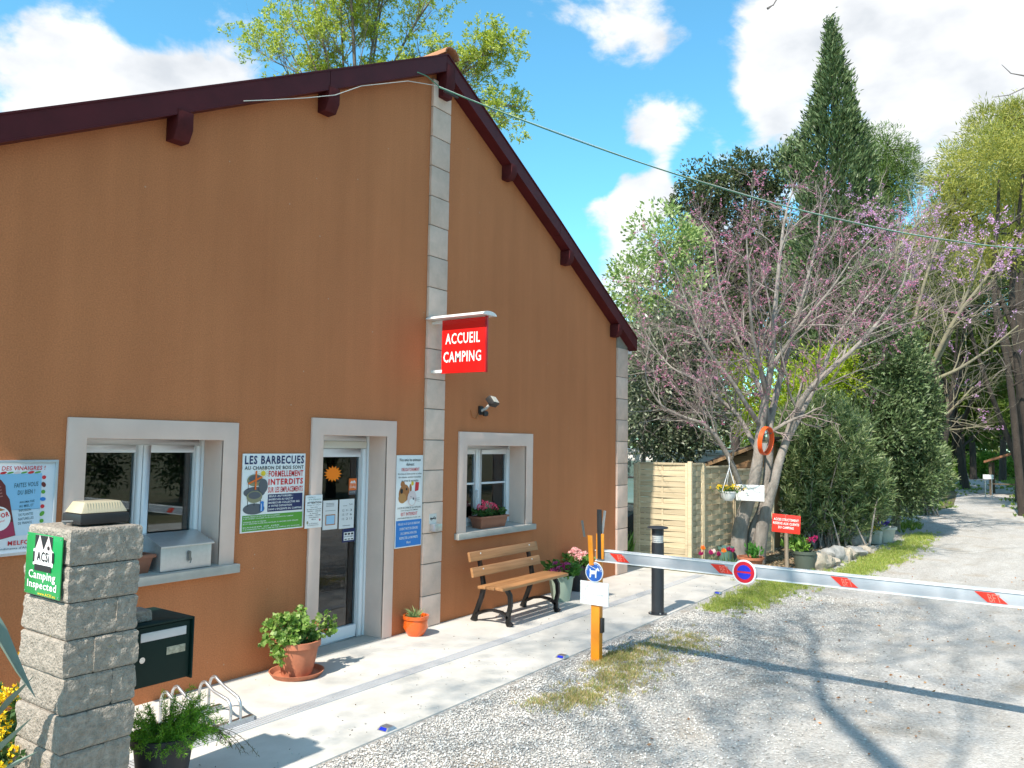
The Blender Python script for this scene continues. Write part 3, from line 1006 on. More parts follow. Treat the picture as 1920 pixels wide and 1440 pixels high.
INK = mat('ink_print', (.03, .10, .14), .5)
s.text(INK, 'FAITES VOUS', .52, .455, .16, .032, bold=.01, shear=.15, rot=.06); s.text(INK, 'DU BIEN !', .545, .405, .115, .032, bold=.01, shear=.15, rot=.06)
for i, (l, ww) in enumerate((('AROMATISÉ', .10), ('AU MIEL ET', .095), ('INFUSION', .08), ('DE PLANTES', .095), ('NATURELLES', .10), ('DE FRANCE', .09))):
    s.text(INK, l, .56, .345 - i * .030, ww, .018, rot=.07, bold=.008)
s.text(RED, 'MELFOR', .50, .055, .17, .032, bold=.03); s.text(INK, "Vinaigres et Condiments d'Alsace", .27, .022, .40, .020, bold=.008)
for i, m_ in enumerate((RED, DKRED, GREENP, BLUEP, RED, GREENP, GREENP, DKRED)): s.oval(m_, .715, .525 - i * .052, .014, .014 + .006 * (i % 2), 2, rot=.5 * i)
for i in range(7): s.oval((GREENP, RED, GREENP, PINKP, GREENP, RED, GREENP)[i], .40 + i * .045, .562, .022, .006 + .003 * (i % 2), 2, rot=.2)
for i in range(5): s.oval((RED, BLUEP, DKRED, RED, GREENP)[i], .20 + i * .055, .09, .018, .012, 2, rot=.4 * i)
s.oval(RED, .18, .24, .06, .05, 2); s.oval(DKRED, .22, .18, .05, .06, 3); s.oval(TXT_WHITE, .2, .13, .09, .02, 3)
s.finish()

# --- things stuck on the door pane
PAPER = mat('white_paper', (.74, .76, .78), .5)
PY = .256


def sticker(name, label, cat, x0, x1, z0, z1, m, bev=0):
    t = thing(name, label, cat, ((x0 + x1) / 2, PY, z0))
    MB().box(x0, x1, PY - .0015, PY, z0, z1).build('sheet', m, t)
    return t, Sign(t, (x0, PY - .0016, z0), X_, Z_, lift=.0010)


t = thing('starburst_sticker', 'blank orange starburst card stuck high on the door glass', 'sticker', (5.78, PY, 1.69))
pts = []
rr = random.Random(4)
for k in range(30):
    a = 2 * math.pi * k / 30
    q = 1.0 if k % 2 == 0 else .70
    pts.append((5.78 + .122 * q * math.cos(a), PY - .004, 1.768 + .085 * q * math.sin(a)))
MB().prism(pts[::-1], (0, .003, 0)).build('card', mat('fluo_orange_card', (1.0, .24, .0), .6), t)
t, s = sticker('orange_window_sticker', 'orange sticker with white hill emblem at the right edge of the door glass', 'sticker', 6.012, 6.125, 1.54, 1.712, ORANGEP)
s.rect(GREYP, 0, 0, .113, .045); s.poly(TXT_WHITE, [(.015, .125), (.04, .15), (.055, .135), (.075, .155), (.10, .125)]); s.text(TXT_WHITE, 'camping', .012, .108, .09, .012, bold=.03); s.text(TXT_WHITE, 'DAJ', .012, .06, .085, .035, bold=.0)
s.text(TXT_WHITE, 'camping', .012, .02, .08, .012)
s.finish()
t, s = sticker('taped_paper', 'white paper with a brown framed picture, left sheet on the door glass', 'paper', 5.66, 5.862, 1.19, 1.492, PAPER)
for i in range(3): s.line(GREYP, (.04, .27 - i * .014), (.15, .27 - i * .014), .004)
s.line(GREYP, (.03, .195), (.17, .195), .004); s.rect(BROWNP, .035, .045, .17, .155); s.rect(SKYP, .045, .055, .16, .145, 2); s.finish()
t, s = sticker('price_sheet', 'white printed price sheet taped on the door glass, right of the picture sheet', 'paper', 5.885, 6.098, 1.184, 1.494, PAPER)
s.text(GREYP, 'Tarifs', .135, .245, .05, .018); s.line(GREYP, (.05, .24), (.11, .24), .004)
for i in range(3):
    for j in range(3): s.text(GREYP, ('12', '8,5', '3', '15', '17', '6', '13', '2', '11')[i * 3 + j], .04 + j * .055, .18 - i * .045, .03, .024)
s.line(GREYP, (.05, .03), (.16, .03), .005); s.finish()
t, s = sticker('blue_window_sticker', 'small navy bordered sticker with little cars, low on the door glass', 'sticker', 5.94, 6.122, 1.037, 1.177, NAVY)
s.rect(TXT_WHITE, .018, .018, .164, .105)
for i in range(3):
    s.oval(TXT_BLACK, .045 + i * .046, .090, .018, .007, 2); s.rect(TXT_BLACK, .03 + i * .046, .076, .06 + i * .046, .086, 2); s.rect(TXT_BLACK, .03 + i * .046, .026, .062 + i * .046, .036, 2)
s.text(NAVY, 'park4night', .026, .050, .13, .018, bold=.02); s.finish()

# --- illuminated-type box sign projecting from the stone strip
SRED = mat('sign_red', (.72, .012, .012), .25, coat=.3)
t = thing('projecting_sign', 'red ACCUEIL CAMPING sign projecting from the stone strip under a white hood', 'sign', (6.99, -.04, 2.9))
MB().box(6.975, 7.005, -.815, -.19, 2.905, 3.525).build('panel', SRED, t, bevel=.003)
MB().box(6.974, 7.006, -.838, -.815, 2.90, 3.53).build('edge_strip', mat('sign_edge_red', (.42, .015, .02), .3), t, bevel=.003)
hood = MB()
pr = []
for k in range(9):
    a = math.pi * k / 8
    pr.append((6.99 - .13 * math.cos(a), 3.535 + .045 * math.sin(a)))
hood.prism([(x, -.87, z) for x, z in pr][::-1], (0, .835, 0))
hood.build('hood', mat('white_enamel', (.74, .74, .74), .35), t, smooth=40)
mb = MB(); mb.box(6.975, 7.005, -.19, -.036, 3.49, 3.52); mb.box(6.97, 7.01, -.20, -.036, 2.915, 2.95)
mb.build('bracket', mat('white_enamel', (.74, .74, .74), .35), t, bevel=.004)
s = Sign(t, (6.9745, -.19, 2.905), (0, -1, 0), Z_)
s.text(TXT_WHITE, 'ACCUEIL', .055, .335, .50, .125, 1, bold=.022); s.text(TXT_WHITE, 'CAMPING', .03, .125, .545, .125, 1, bold=.022)
s.finish()

# --- floodlight with motion sensor over the small window
t = thing('floodlight', 'small black wall floodlight with motion sensor above the small window', 'lamp', (7.97, 0, 2.5))
MB().box(7.93, 8.01, -.03, -.002, 2.47, 2.58).build('wall_plate', BLACK, t, bevel=.005)
MB().tube([(7.97, -.03, 2.52), (7.98, -.09, 2.55), (8.0, -.13, 2.60)], .018, 8).build('arm', mat('grey_plastic', (.45, .45, .45), .4), t, smooth=50)
mb = MB().lathe([(.0, -.035), (.03, -.03), (.04, 0), (.03, .03), (0, .035)], (7.985, -.08, 2.485), 12)
mb.build('sensor', BLACK, t, smooth=60)
hd = MB(); hd.X = Matrix.Translation((8.02, -.17, 2.645)) @ Matrix.Rotation(R(-38), 4, 'X') @ Matrix.Rotation(R(8), 4, 'Z')
hd.box(-.075, .075, -.03, .05, -.06, .06); hd.build('lamp_head', BLACK, t, bevel=.008)
hd = MB(); hd.X = Matrix.Translation((8.02, -.17, 2.645)) @ Matrix.Rotation(R(-38), 4, 'X') @ Matrix.Rotation(R(8), 4, 'Z')
hd.box(-.06, .06, -.036, -.031, -.046, .046); hd.build('lens', mat('lamp_glass', (.55, .55, .50), .15), t)
MB().tube([(7.94, -.012, 2.49), (7.88, -.012, 2.42), (7.80, -.012, 2.44), (7.77, -.012, 2.52)], .006, 6).build('cable', BROWNP, t, smooth=60)

# --- ashtray box on the strip
t = thing('wall_ashtray', 'small steel ashtray box with smoking symbol fixed to the stone strip', 'ashtray', (7.08, -.04, 1.09))
MB().box(7.01, 7.145, -.115, -.039, 1.09, 1.175).build('box', STEEL, t, bevel=.006)
MB().box(6.995, 7.12, -.0435, -.0395, 1.175, 1.29).build('plate', mat('clear_plate', (.62, .62, .60), .2), t)
s = Sign(t, (6.995, -.044, 1.175), X_, Z_); s.line(TXT_BLACK, (.035, .06), (.085, .06), .010); s.line(TXT_BLACK, (.03, .04), (.09, .085), .006, 2); s.oval(TXT_BLACK, .025, .06, .01, .014); s.oval(TXT_BLACK, .10, .06, .01, .014); s.finish()

# --- steel cash box and planter on the big sill
t = thing('steel_letterbox', 'brushed steel locked letterbox standing on the big window sill', 'letterbox', (3.87, .0, 1.03))
BR = mat('brushed_steel', (.62, .62, .63), .38, metal=.75, var=.05, scale=30)
x0, x1, y0, y1 = 3.70, 4.165, -.035, .215
MB().box(x0, x1, y0, y1, 1.03, 1.225).build('body', BR, t, bevel=.003)
mb = MB(); mb.prism([(x0 - .012, y0 - .022, 1.222), (x0 - .012, y1, 1.31), (x0 - .012, y1, 1.322), (x0 - .012, y0 - .022, 1.236)], (x1 - x0 + .024, 0, 0))
mb.build('lid', BR, t, bevel=.002)
mb = MB()
for xx in (x0, x1 - .004): mb.prism([(xx, y0, 1.225), (xx, y1, 1.225), (xx, y1, 1.308)], (.004, 0, 0))
mb.build('gable', BR, t)
lk = MB().lathe([(.0, -.012), (.016, -.012), (.016, 0)], (3.95, y0 - .002, 1.165), 14, 'y'); lk.box(3.94, 3.96, y0 - .022, y0 - .010, 1.10, 1.165)
lk.tube([(3.95, y0 - .016, 1.15), (3.965, y0 - .02, 1.11), (3.955, y0 - .02, 1.08)], .005, 6)
lk.build('lock', mat('dark_steel', (.22, .22, .22), .4, metal=.8), t)


def flower_mesh(name, rng, centers, n, r, size, m, parent, up=.4):
    pts = np.repeat(np.asarray(centers, float), n, 0)
    d = unit(rng.normal(0, 1, pts.shape) + np.array([0, 0, up]))
    return leaves(name, rng, pts + d * r * rng.uniform(.5, 1, (len(pts), 1)), d + rng.normal(0, .5, pts.shape), size, size * .8, m, parent)


def trough(name, label, x0, x1, y0, y1, z0, h, m):
    t = thing(name, label, 'planter', ((x0 + x1) / 2, (y0 + y1) / 2, z0))
    a = .03
    mb = MB()
    ob = [(x0 + a, y0 + a), (x1 - a, y0 + a), (x1 - a, y1 - a), (x0 + a, y1 - a)]
    ot = [(x0, y0), (x1, y0), (x1, y1), (x0, y1)]
    it = [(x0 + .012, y0 + .012), (x1 - .012, y0 + .012), (x1 - .012, y1 - .012), (x0 + .012, y1 - .012)]
    vs = [(x, y, z0) for x, y in ob] + [(x, y, z0 + h) for x, y in ot] + [(x, y, z0 + h) for x, y in it] + [(x, y, z0 + h - .03) for x, y in it]
    fs = [(3, 2, 1, 0)]
    for q in range(3):
        for k in range(4):
            k2 = (k + 1) % 4
            fs.append((q * 4 + k, q * 4 + k2, q * 4 + 4 + k2, q * 4 + 4 + k))
    mb.add(vs, fs)
    rimw = .012
    mb.box(x0 - rimw, x1 + rimw, y0 - rimw, y0 + .002, z0 + h - .028, z0 + h); mb.box(x0 - rimw, x1 + rimw, y1 - .002, y1 + rimw, z0 + h - .028, z0 + h)
    mb.box(x0 - rimw, x0 + .002, y0, y1, z0 + h - .028, z0 + h); mb.box(x1 - .002, x1 + rimw, y0, y1, z0 + h - .028, z0 + h)
    mb.build('trough', m, t, bevel=.004)
    MB().add([(x, y, z0 + h - .032) for x, y in it], [(0, 1, 2, 3)]).build('soil', SOIL, t)
    return t


BROWNPL = mat('brown_plastic', (.26, .10, .06), .5, var=.08, scale=6)
trough('brown_planter', 'empty brown plastic planter on the big window sill beside the steel box', 3.20, 3.665, .0, .18, 1.025, .155, BROWNPL)
fb = trough('window_flower_box', 'brown trough of pink flowers on the small window sill', 8.02, 8.60, -.02, .17, 1.028, .155, BROWNPL)
rng = np.random.default_rng(5)
LEAF_DK = leaf_mat('dark_bedding_leaf', [(.03, .07, .02), (.05, .11, .03), (.07, .14, .05)])
PINK = leaf_mat('pink_petal', [(.55, .02, .08), (.65, .06, .14), (.75, .20, .28)], .3)
c = np.stack([rng.uniform(8.06, 8.57, 60), rng.uniform(.01, .14, 60), rng.uniform(1.18, 1.25, 60)], 1)
leaves('foliage', rng, np.repeat(c, 8, 0), rng.normal(0, 1, (480, 3)) + [0, 0, .6], .06, .04, LEAF_DK, fb)
cc = [(8.13 + rng.uniform(-.07, .09), rng.uniform(.0, .12), rng.uniform(1.27, 1.37)) for _ in range(10)] + [(8.38 + rng.uniform(-.08, .08), rng.uniform(.0, .12), rng.uniform(1.22, 1.34)) for _ in range(7)]
flower_mesh('flowers', rng, cc, 12, .018, .028, PINK, fb)

# ================================================================== stone pillar, its lamp, sign and letterbox
GRAN = mat('split_granite', (.42, .365, .31), .9, scale=26, col2=(.24, .21, .175), bump=1.0, bscale=70, bdist=.02, detail=10)
_t = GRAN.node_tree; _b = _t.nodes['Principled BSDF']; _src = _b.inputs['Base Color'].links[0].from_socket
_tc = N(_t, 'ShaderNodeTexCoord'); _n = N(_t, 'ShaderNodeTexNoise'); _n.inputs['Scale'].default_value = 7; _n.inputs['Detail'].default_value = 9; _n.inputs['Roughness'].default_value = .72
_t.links.new(_tc.outputs['Object'], _n.inputs['Vector'])
_r = N(_t, 'ShaderNodeMapRange'); _t.links.new(_n.outputs[0], _r.inputs[0]); _r.inputs[1].default_value = .64; _r.inputs[2].default_value = .70; _r.inputs[4].default_value = .75
_m = N(_t, 'ShaderNodeMix', data_type='RGBA'); _t.links.new(_r.outputs[0], _m.inputs[0]); _t.links.new(_src, _m.inputs[6]); _m.inputs[7].default_value = (.34, .29, .09, 1)
_t.links.new(_m.outputs[2], _b.inputs['Base Color'])
pil = thing('stone_pillar', 'rough split-faced stone gatepost at the left front corner of the pavement', 'pillar', (2.25, -1.67, 0))
PX0, PX1, PY0, PY1 = 2.065, 2.437, -1.90, -1.435


def rough_block(x0, x1, y0, y1, z0, z1, seed):
    """split-faced block: gridded faces pushed in and out, tight joint margins"""
    bm = bmesh.new()
    bmesh.ops.create_cube(bm, size=1)
    bmesh.ops.subdivide_edges(bm, edges=bm.edges[:], cuts=15, use_grid_fill=True)
    sx, sy, sz = x1 - x0, y1 - y0, z1 - z0
    off = Vector((seed * 2.3, seed * .7, seed * 1.9))
    for v in bm.verts:
        p = Vector(((v.co.x + .5) * sx + x0, (v.co.y + .5) * sy + y0, (v.co.z + .5) * sz + z0))
        ez = min(v.co.z + .5, .5 - v.co.z) * 2        # 0 at the bed joints
        n = mnoise.fractal(p * 16 + off, .7, 2.1, 5) * .006 + mnoise.cell(p * 22 + off) * .003
        k = min(1, ez * 7)
        bulge = .004 * k + n * (.35 + .65 * k)
        cnt = 0
        for ax in (0, 1):
            if abs(abs(v.co[ax]) - .5) < 1e-4:
                p[ax] += bulge * (1 if v.co[ax] > 0 else -1) - (.004 * (1 - k) if v.co[ax] > 0 else -.004 * (1 - k))
        v.co = p
    me_v = [v.co.copy() for v in bm.verts]
    bm.verts.ensure_lookup_table()
    mb = MB().add(me_v, [tuple(v.index for v in f.verts) for f in bm.faces])
    bm.free()
    return mb


rg = random.Random(11)
z = 1.640
k = 0
while z > .02:
    h_ = .187
    z0 = max(.0, z - h_)
    fr_ = (.66, .36, .70, .40, .68, .34, .6, .4, .5)[k]
    xm = PX0 + (PX1 - PX0) * fr_
    jx = rg.uniform(-.006, .006)
    a = rough_block(PX0 + jx, xm - .0015, PY0 + rg.uniform(-.006, .004), PY1, z0 + .0025, z - .0025, k * 2 + 1).build('stone_block', GRAN, pil, smooth=28)
    b = rough_block(xm + .0015, PX1 + rg.uniform(-.006, .006), PY0 + rg.uniform(-.006, .004), PY1, z0 + .0025, z - .0025, k * 2 + 2).build('stone_block', GRAN, pil, smooth=28)
    z -= h_; k += 1
# lichen spots on the sunny face
lm = leaf_mat('yellow_lichen', [(.28, .24, .05), (.36, .30, .06), (.22, .22, .10)], .0, .95)
rng = np.random.default_rng(3)

# lamp on top
t = thing('pillar_lamp', 'rectangular black bulkhead lamp with ribbed clear cover on the pillar top', 'lamp', (2.29, -1.70, 1.645))
lx0, lx1, ly0, ly1 = 2.155, 2.425, -1.80, -1.60
MB().box(lx0, lx1, ly0, ly1, 1.648, 1.706).build('base', BLACK, t, bevel=.012)
cov = MB()
ins = .035
vb = [(lx0 + .006, ly0 + .006), (lx1 - .006, ly0 + .006), (lx1 - .006, ly1 - .006), (lx0 + .006, ly1 - .006)]
vt = [(lx0 + ins, ly0 + ins), (lx1 - ins, ly0 + ins), (lx1 - ins, ly1 - ins), (lx0 + ins, ly1 - ins)]
cov.add([(x, y, 1.707) for x, y in vb] + [(x, y, 1.768) for x, y in vt], [(0, 1, 5, 4), (1, 2, 6, 5), (2, 3, 7, 6), (3, 0, 4, 7), (4, 5, 6, 7), (3, 2, 1, 0)])
CLR = mat('ribbed_lamp_cover', (.46, .40, .28), .2, spec=.5)
cov.build('cover', CLR, t, bevel=.01)
rb = MB()
for i in range(13):
    x = lx0 + .045 + i * .0148
    rb.bar((x, ly0 + .012, 1.712), (x, ly0 + .032, 1.762), .004, .006, (0, -1, .4))
rb.build('ribs', CLR, t)
MB().tube([(2.12, -1.72, 1.652), (2.10, -1.72, 1.668), (2.17, -1.72, 1.664)], .006, 6).build('cable', mat('grey_cable', (.3, .3, .3), .5), t)

# green camping plate on the sunny face
AG = mat('enamel_green', (.0, .27, .065), .3, coat=.3)
t = thing('campsite_plate', 'green Camping Inspected plate on the sunlit side of the stone pillar', 'sign', (2.04, -1.67, 1.28))
O = Vector((2.040, -1.478, 1.283))
board(t, O, (0, -1, 0), Z_, .385, .318, .006, AG, bevel=.001)
s = Sign(t, O, (0, -1, 0), Z_, lift=.0012)
s.rect(PINKP, .10, .175, .285, .312); s.rect(TXT_WHITE, .085, .155, .30, .238, 2)
s.poly(TXT_BLACK, [(.10, .312), (.10, .238), (.143, .312)], 3); s.poly(TXT_BLACK, [(.152, .312), (.193, .24), (.238, .312)], 3); s.poly(TXT_BLACK, [(.246, .312), (.285, .24), (.285, .312)], 3)
s.rect(TXT_BLACK, .105, .128, .285, .160, 3); s.rect(TXT_BLACK, .085, .17, .103, .225, 3); s.rect(TXT_BLACK, .288, .178, .31, .232, 3)
s.oval(TXT_BLACK, .248, .252, .011, .011, 4)
s.text(TXT_BLACK, 'ACSi', .128, .178, .135, .052, 4, bold=.03)
s.text(TXT_WHITE, 'Camping', .045, .072, .29, .055, 2, bold=.02); s.text(TXT_WHITE, 'Inspected', .035, .024, .315, .050, 2, bold=.02)
s.text(YELLOWP, 'www.ACSI.eu', .155, .005, .19, .015, 2, bold=.02)
s.finish()
rv = MB()
for u, v in ((.012, .305), (.373, .305), (.012, .012), (.373, .012)): rv.lathe([(.0, -.003), (.004, -.002), (.004, 0)], (2.039, -1.478 - u, 1.283 + v), 8, 'x')
rv.build('rivets', STEEL, t)

# letterbox on the pillar
GRNBLK = mat('dark_green_enamel', (.004, .020, .016), .5, spec=.25)
t = thing('black_letterbox', 'dark green metal letterbox fixed to the right side of the stone pillar', 'letterbox', (2.68, -1.55, .68))
bx0, bx1, by0, by1, bz0, bz1 = 2.53, 2.885, -1.715, -1.315, .69, 1.035
MB().box(bx0, bx1, by0, by1, bz0, bz1).build('body', GRNBLK, t, bevel=.004)
mb = MB()
mb.box(bx0 - .012, bx0 - .001, by0 - .028, by1, bz0 - .02, bz1 + .012); mb.box(bx1 + .001, bx1 + .012, by0 - .028, by1, bz0 - .005, bz1 + .012)
mb.box(bx0 - .001, bx1 + .001, by0 - .028, by1, bz1 + .001, bz1 + .012)
mb.build('hood', GRNBLK, t, bevel=.002)
MB().box(bx0 + .006, bx1 - .006, by0 - .012, by0 - .001, bz0 + .006, bz1 - .006).build('door', GRNBLK, t, bevel=.003)
MB().box(bx0 + .035, bx1 - .035, by0 - .019, by0 - .0125, bz1 - .085, bz1 - .035).build('slot_flap', mat('silver_flap', (.60, .60, .62), .35, metal=.3), t, bevel=.002)
MB().box(bx1 - .155, bx1 - .035, by0 - .016, by0 - .0125, bz1 - .185, bz1 - .140).build('name_plate', mat('worn_name_plate', (.42, .38, .28), .5, var=.4, scale=40), t, bevel=.002)
MB().lathe([(.0, -.007), (.017, -.006), (.019, 0)], (bx0 + .05, by0 - .0125, bz1 - .185), 18, 'y').build('lock', mat('chrome', (.7, .7, .7), .2, metal=1), t, smooth=50)
mb = MB(); mb.box(2.44, bx0 - .0125, -1.60, -1.55, .78, .82); mb.box(2.44, bx0 - .0125, -1.60, -1.55, .93, .97)
mb.build('bracket', BLACK, t)
sb = rough_block(2.53, 2.66, -1.66, -1.54, 1.048, 1.115, 77).build('loose_stone', GRAN, smooth=30, origin=(2.6, -1.6, 1.048))
tag(sb, 'grey stone chunk lying on top of the dark green letterbox', 'stone')
# ================================================================== pots and plants on the pavement
LEAF_GER = leaf_mat('geranium_leaf', [(.07, .14, .025), (.12, .22, .04), (.20, .30, .07), (.26, .33, .12)], .3)
LEAF_FRESH = leaf_mat('fresh_leaf', [(.10, .20, .03), (.16, .28, .05), (.22, .36, .08)], .35)
STEM = mat('green_stem', (.10, .14, .04), .7)


def pot_lathe(c, r0, r1, h, rim=.03, rimh=.05, wall_=.012, n=32, bulge=0.0):
    x, y, z = c
    prof = [(0, z), (r0, z), (r0 + (r1 - r0) * .5 + bulge, z + (h - rimh) * .5), (r1 - rim * .4, z + h - rimh), (r1 + rim * .4, z + h - rimh), (r1 + rim * .5, z + h),
            (r1 - wall_, z + h), (r1 - wall_ - .004, z + h - .05), (0, z + h - .055)]
    return MB().lathe([(a, b - z) for a, b in prof], c, n)


def pot(name, label, c, r0, r1, h, m, cat='flowerpot', rim=.03, rimh=.05, bulge=0, saucer=None, soil=True):
    t = thing(name, label, cat, c)
    z = c[2]
    if saucer:
        MB().lathe([(0, 0), (saucer * .86, 0), (saucer, .045), (saucer - .012, .045), (saucer * .84, .012), (0, .012)], c, 36).build('saucer', m, t, smooth=40)
        z += .013
    pot_lathe((c[0], c[1], z), r0, r1, h, rim, rimh, bulge=bulge).build('pot', m, t, smooth=40)
    if soil: MB().lathe([(0, 0), (r1 - .013, 0)], (c[0], c[1], z + h - .045), 20).build('soil', SOIL, t)
    return t, z + h


# large geranium
t, zt = pot('geranium_pot', 'large terracotta pot of geranium standing in a saucer left of the door', (4.885, -.335, .007), .135, .195, .30, TERRA, saucer=.245, rim=.025)
rng = np.random.default_rng(21)
mb = MB(); cen = []
for k in range(26):
    a = rng.uniform(0, 6.28); r = rng.uniform(.05, .26)
    lean = -.06
    e = Vector((4.885 + lean + r * math.cos(a), -.335 + r * math.sin(a) * .8, zt + rng.uniform(.02, .22) - r * .15))
    b = Vector((4.885 + .06 * math.cos(a), -.335 + .06 * math.sin(a), zt - .05))
    mid = (b + e) / 2 + Vector((0, 0, .06))
    mb.tube([b, mid, e], [.006, .005, .003], 5); cen.append(e)
e = Vector((5.20, -.37, zt + .07)); mb.tube([(4.98, -.35, zt - .04), (5.10, -.37, zt + .06), e], [.006, .005, .004], 5); cen += [e, e + Vector((.03, 0, -.06)), e + Vector((-.02, .01, .04)), e + Vector((.05, -.02, .01))]
e = Vector((4.64, -.36, zt - .04)); cen += [e, e + Vector((.05, .02, .05)), e + Vector((.02, -.02, -.05))]
mb.build('stems', STEM, t)
P = []; D = []
for e in cen:
    for _ in range(7):
        q = np.array(e) + rng.normal(0, .035, 3)
        # a round, lobed leaf from five faces sharing a centre
        nrm = unit(rng.normal(0, .6, 3) + np.array([-.3, -.2, .8])); u = unit(np.cross(nrm, [.3, .9, .1])); v = np.cross(nrm, u)
        for j in range(6):
            a = j * 1.05 + rng.uniform(-.1, .1); P.append(q); D.append(u * math.cos(a) + v * math.sin(a) + nrm * .15)
leaves('foliage', rng, np.array(P), np.array(D), .042, .045, LEAF_GER, t, fold=.05)
flower_mesh('flowers', rng, [(5.05, -.38, zt + .10), (5.16, -.38, zt + .03), (4.97, -.40, zt + .0)], 14, .016, .02, leaf_mat('coral_petal', [(.6, .12, .08), (.7, .25, .18)]), t)

# orange glazed pot
OGL = mat('orange_glaze', (.72, .115, .012), .18, var=.22, scale=2.2, coat=.5)
t, zt = pot('orange_pot', 'small glossy orange pot with a spiky plant right of the door', (6.655, -.175, .007), .085, .135, .215, OGL, rim=.02, rimh=.035, bulge=.03)
rng = np.random.default_rng(8)
n = 60
a = rng.uniform(0, 6.28, n)
d = np.stack([np.cos(a), np.sin(a), rng.uniform(.3, 1.6, n)], 1)
leaves('foliage', rng, np.tile(np.array([6.67, -.17, zt - .04]), (n, 1)) + rng.normal(0, .02, (n, 3)), d, .14, .018, leaf_mat('pale_spiky_leaf', [(.18, .26, .10), (.30, .36, .16)]), t, droop=.15)

# asparagus fern in a tall dark pot, behind the pillar foot
t, zt = pot('fern_pot', 'tall charcoal pot of feathery asparagus fern beside the stone pillar', (2.80, -1.63, .007), .12, .175, .36, mat('charcoal_plastic', (.022, .022, .026), .55), rim=.02)
rng = np.random.default_rng(9)
P = []; D = []; mb = MB()
for k in range(200):
    a = rng.uniform(0, 6.28); el = rng.uniform(.2, 1.4)
    ln = rng.uniform(.08, .21)
    if rng.random() < .35: a = rng.normal(-.1, .6); ln = rng.uniform(.16, .30)
    q = np.array([2.80 + .08 * math.cos(a), -1.63 + .08 * math.sin(a), zt - .03])
    d = np.array([math.cos(a) * math.cos(el), math.sin(a) * math.cos(el), math.sin(el)])
    pts = [q.copy()]
    for i in range(9):
        d = unit(d + np.array([0, 0, -.10])); q = q + d * ln / 9
        pts.append(q.copy())
        for j in range(9):
            P.append(q + rng.normal(0, .004, 3)); D.append(d * .5 + rng.normal(0, .7, 3))
    mb.tube(pts, .0018, 3)
mb.build('stems', STEM, t)
leaves('foliage', rng, np.array(P), np.array(D), .030, .0045, leaf_mat('feathery_fern', [(.09, .20, .02), (.15, .30, .03), (.22, .38, .06)], .45), t)
# dry trailing sprays
P = []; D = []; mb = MB()
for k in range(9):
    q = np.array([2.93, -1.68, zt - .02]); d = unit(np.array([rng.uniform(.6, 1), rng.uniform(-.35, .15), .25]))
    ln = rng.uniform(.28, .50); pts = [q.copy()]
    for i in range(10):
        d = unit(d + np.array([0, 0, -.16])); q = q + d * ln / 10; pts.append(q.copy())
        if i > 3:
            for j in range(6): P.append(q.copy()); D.append(d * .3 + rng.normal(0, .8, 3))
    mb.tube(pts, .002, 3)
mb.build('stems', mat('dry_stem', (.10, .09, .05), .8), t)
leaves('foliage', rng, np.array(P), np.array(D), .032, .004, leaf_mat('dry_fern', [(.06, .07, .03), (.12, .11, .05)]), t)

# agave and yellow flowers at the left edge
AGV = mat('agave_leaf', (.20, .27, .22), .55, scale=3, col2=(.13, .20, .16))
t = thing('agave', 'blue grey agave with broad spiny leaves at the left edge by the pillar', 'plant', (1.62, -1.95, 0))


def agave_leaf(pts, ws, parent):
    mb = MB(); n = len(pts); vs = []
    for i in range(n):
        q = Vector(pts[i]); d = (Vector(pts[min(i + 1, n - 1)]) - Vector(pts[max(0, i - 1)])).normalized()
        s_ = d.cross(Vector((0, 0, 1))).normalized(); nn = s_.cross(d)
        w = ws[i]
        vs += [q - s_ * w + nn * w * .35, q - s_ * w * .5 - nn * w * .05, q - nn * w * .28, q + s_ * w * .5 - nn * w * .05, q + s_ * w + nn * w * .35, q + nn * w * .02]
    fs = []
    for i in range(n - 1):
        for k in range(6):
            fs.append((i * 6 + k, i * 6 + (k + 1) % 6, (i + 1) * 6 + (k + 1) % 6, (i + 1) * 6 + k))
    mb.add(vs, fs)
    return mb.build('leaf', AGV, parent, smooth=70)


ctr = Vector((1.28, -2.12, .12))
for a, el, ln in ((62, 30, .70), (95, 45, .8), (150, 50, .9), (200, 40, .8), (250, 60, .8), (300, 30, .6), (345, 12, .45), (75, 70, .9), (40, 10, .60), (20, 42, .5)):
    a, el = R(a), R(el)
    d = Vector((math.cos(a) * math.cos(el), math.sin(a) * math.cos(el), math.sin(el)))
    pts = []; q = ctr.copy()
    for i in range(9):
        pts.append(q.copy()); d = (d + Vector((0, 0, -.05))).normalized(); q = q + d * ln / 8
    agave_leaf(pts, [.05, .065, .07, .068, .06, .05, .036, .02, .003], t)
agave_leaf([(1.28, -2.05, .25), (1.33, -1.95, .75), (1.42, -1.93, 1.18), (1.52, -1.95, 1.38), (1.60, -2.0, 1.38), (1.67, -2.08, 1.22), (1.74, -2.14, 1.05), (1.795, -2.2, .93)], [.06, .075, .08, .078, .070, .056, .032, .002], t)
agave_leaf([(1.30, -1.95, .25), (1.55, -1.72, .46), (1.80, -1.66, .66), (1.88, -1.78, .82), (1.94, -1.86, .93)], [.06, .07, .06, .035, .002], t)
agave_leaf([(1.28, -2.15, .3), (1.38, -2.25, .55), (1.50, -2.34, .72), (1.59, -2.43, .85), (1.65, -2.50, .94)], [.06, .065, .055, .032, .002], t)
agave_leaf([(1.28, -2.15, .25), (1.40, -2.26, .48), (1.52, -2.34, .62), (1.60, -2.44, .74), (1.67, -2.52, .80)], [.06, .065, .05, .03, .002], t)
YEL = leaf_mat('yellow_petal', [(.70, .42, .01), (.80, .52, .02), (.85, .60, .05)], .25)
rng = np.random.default_rng(33)
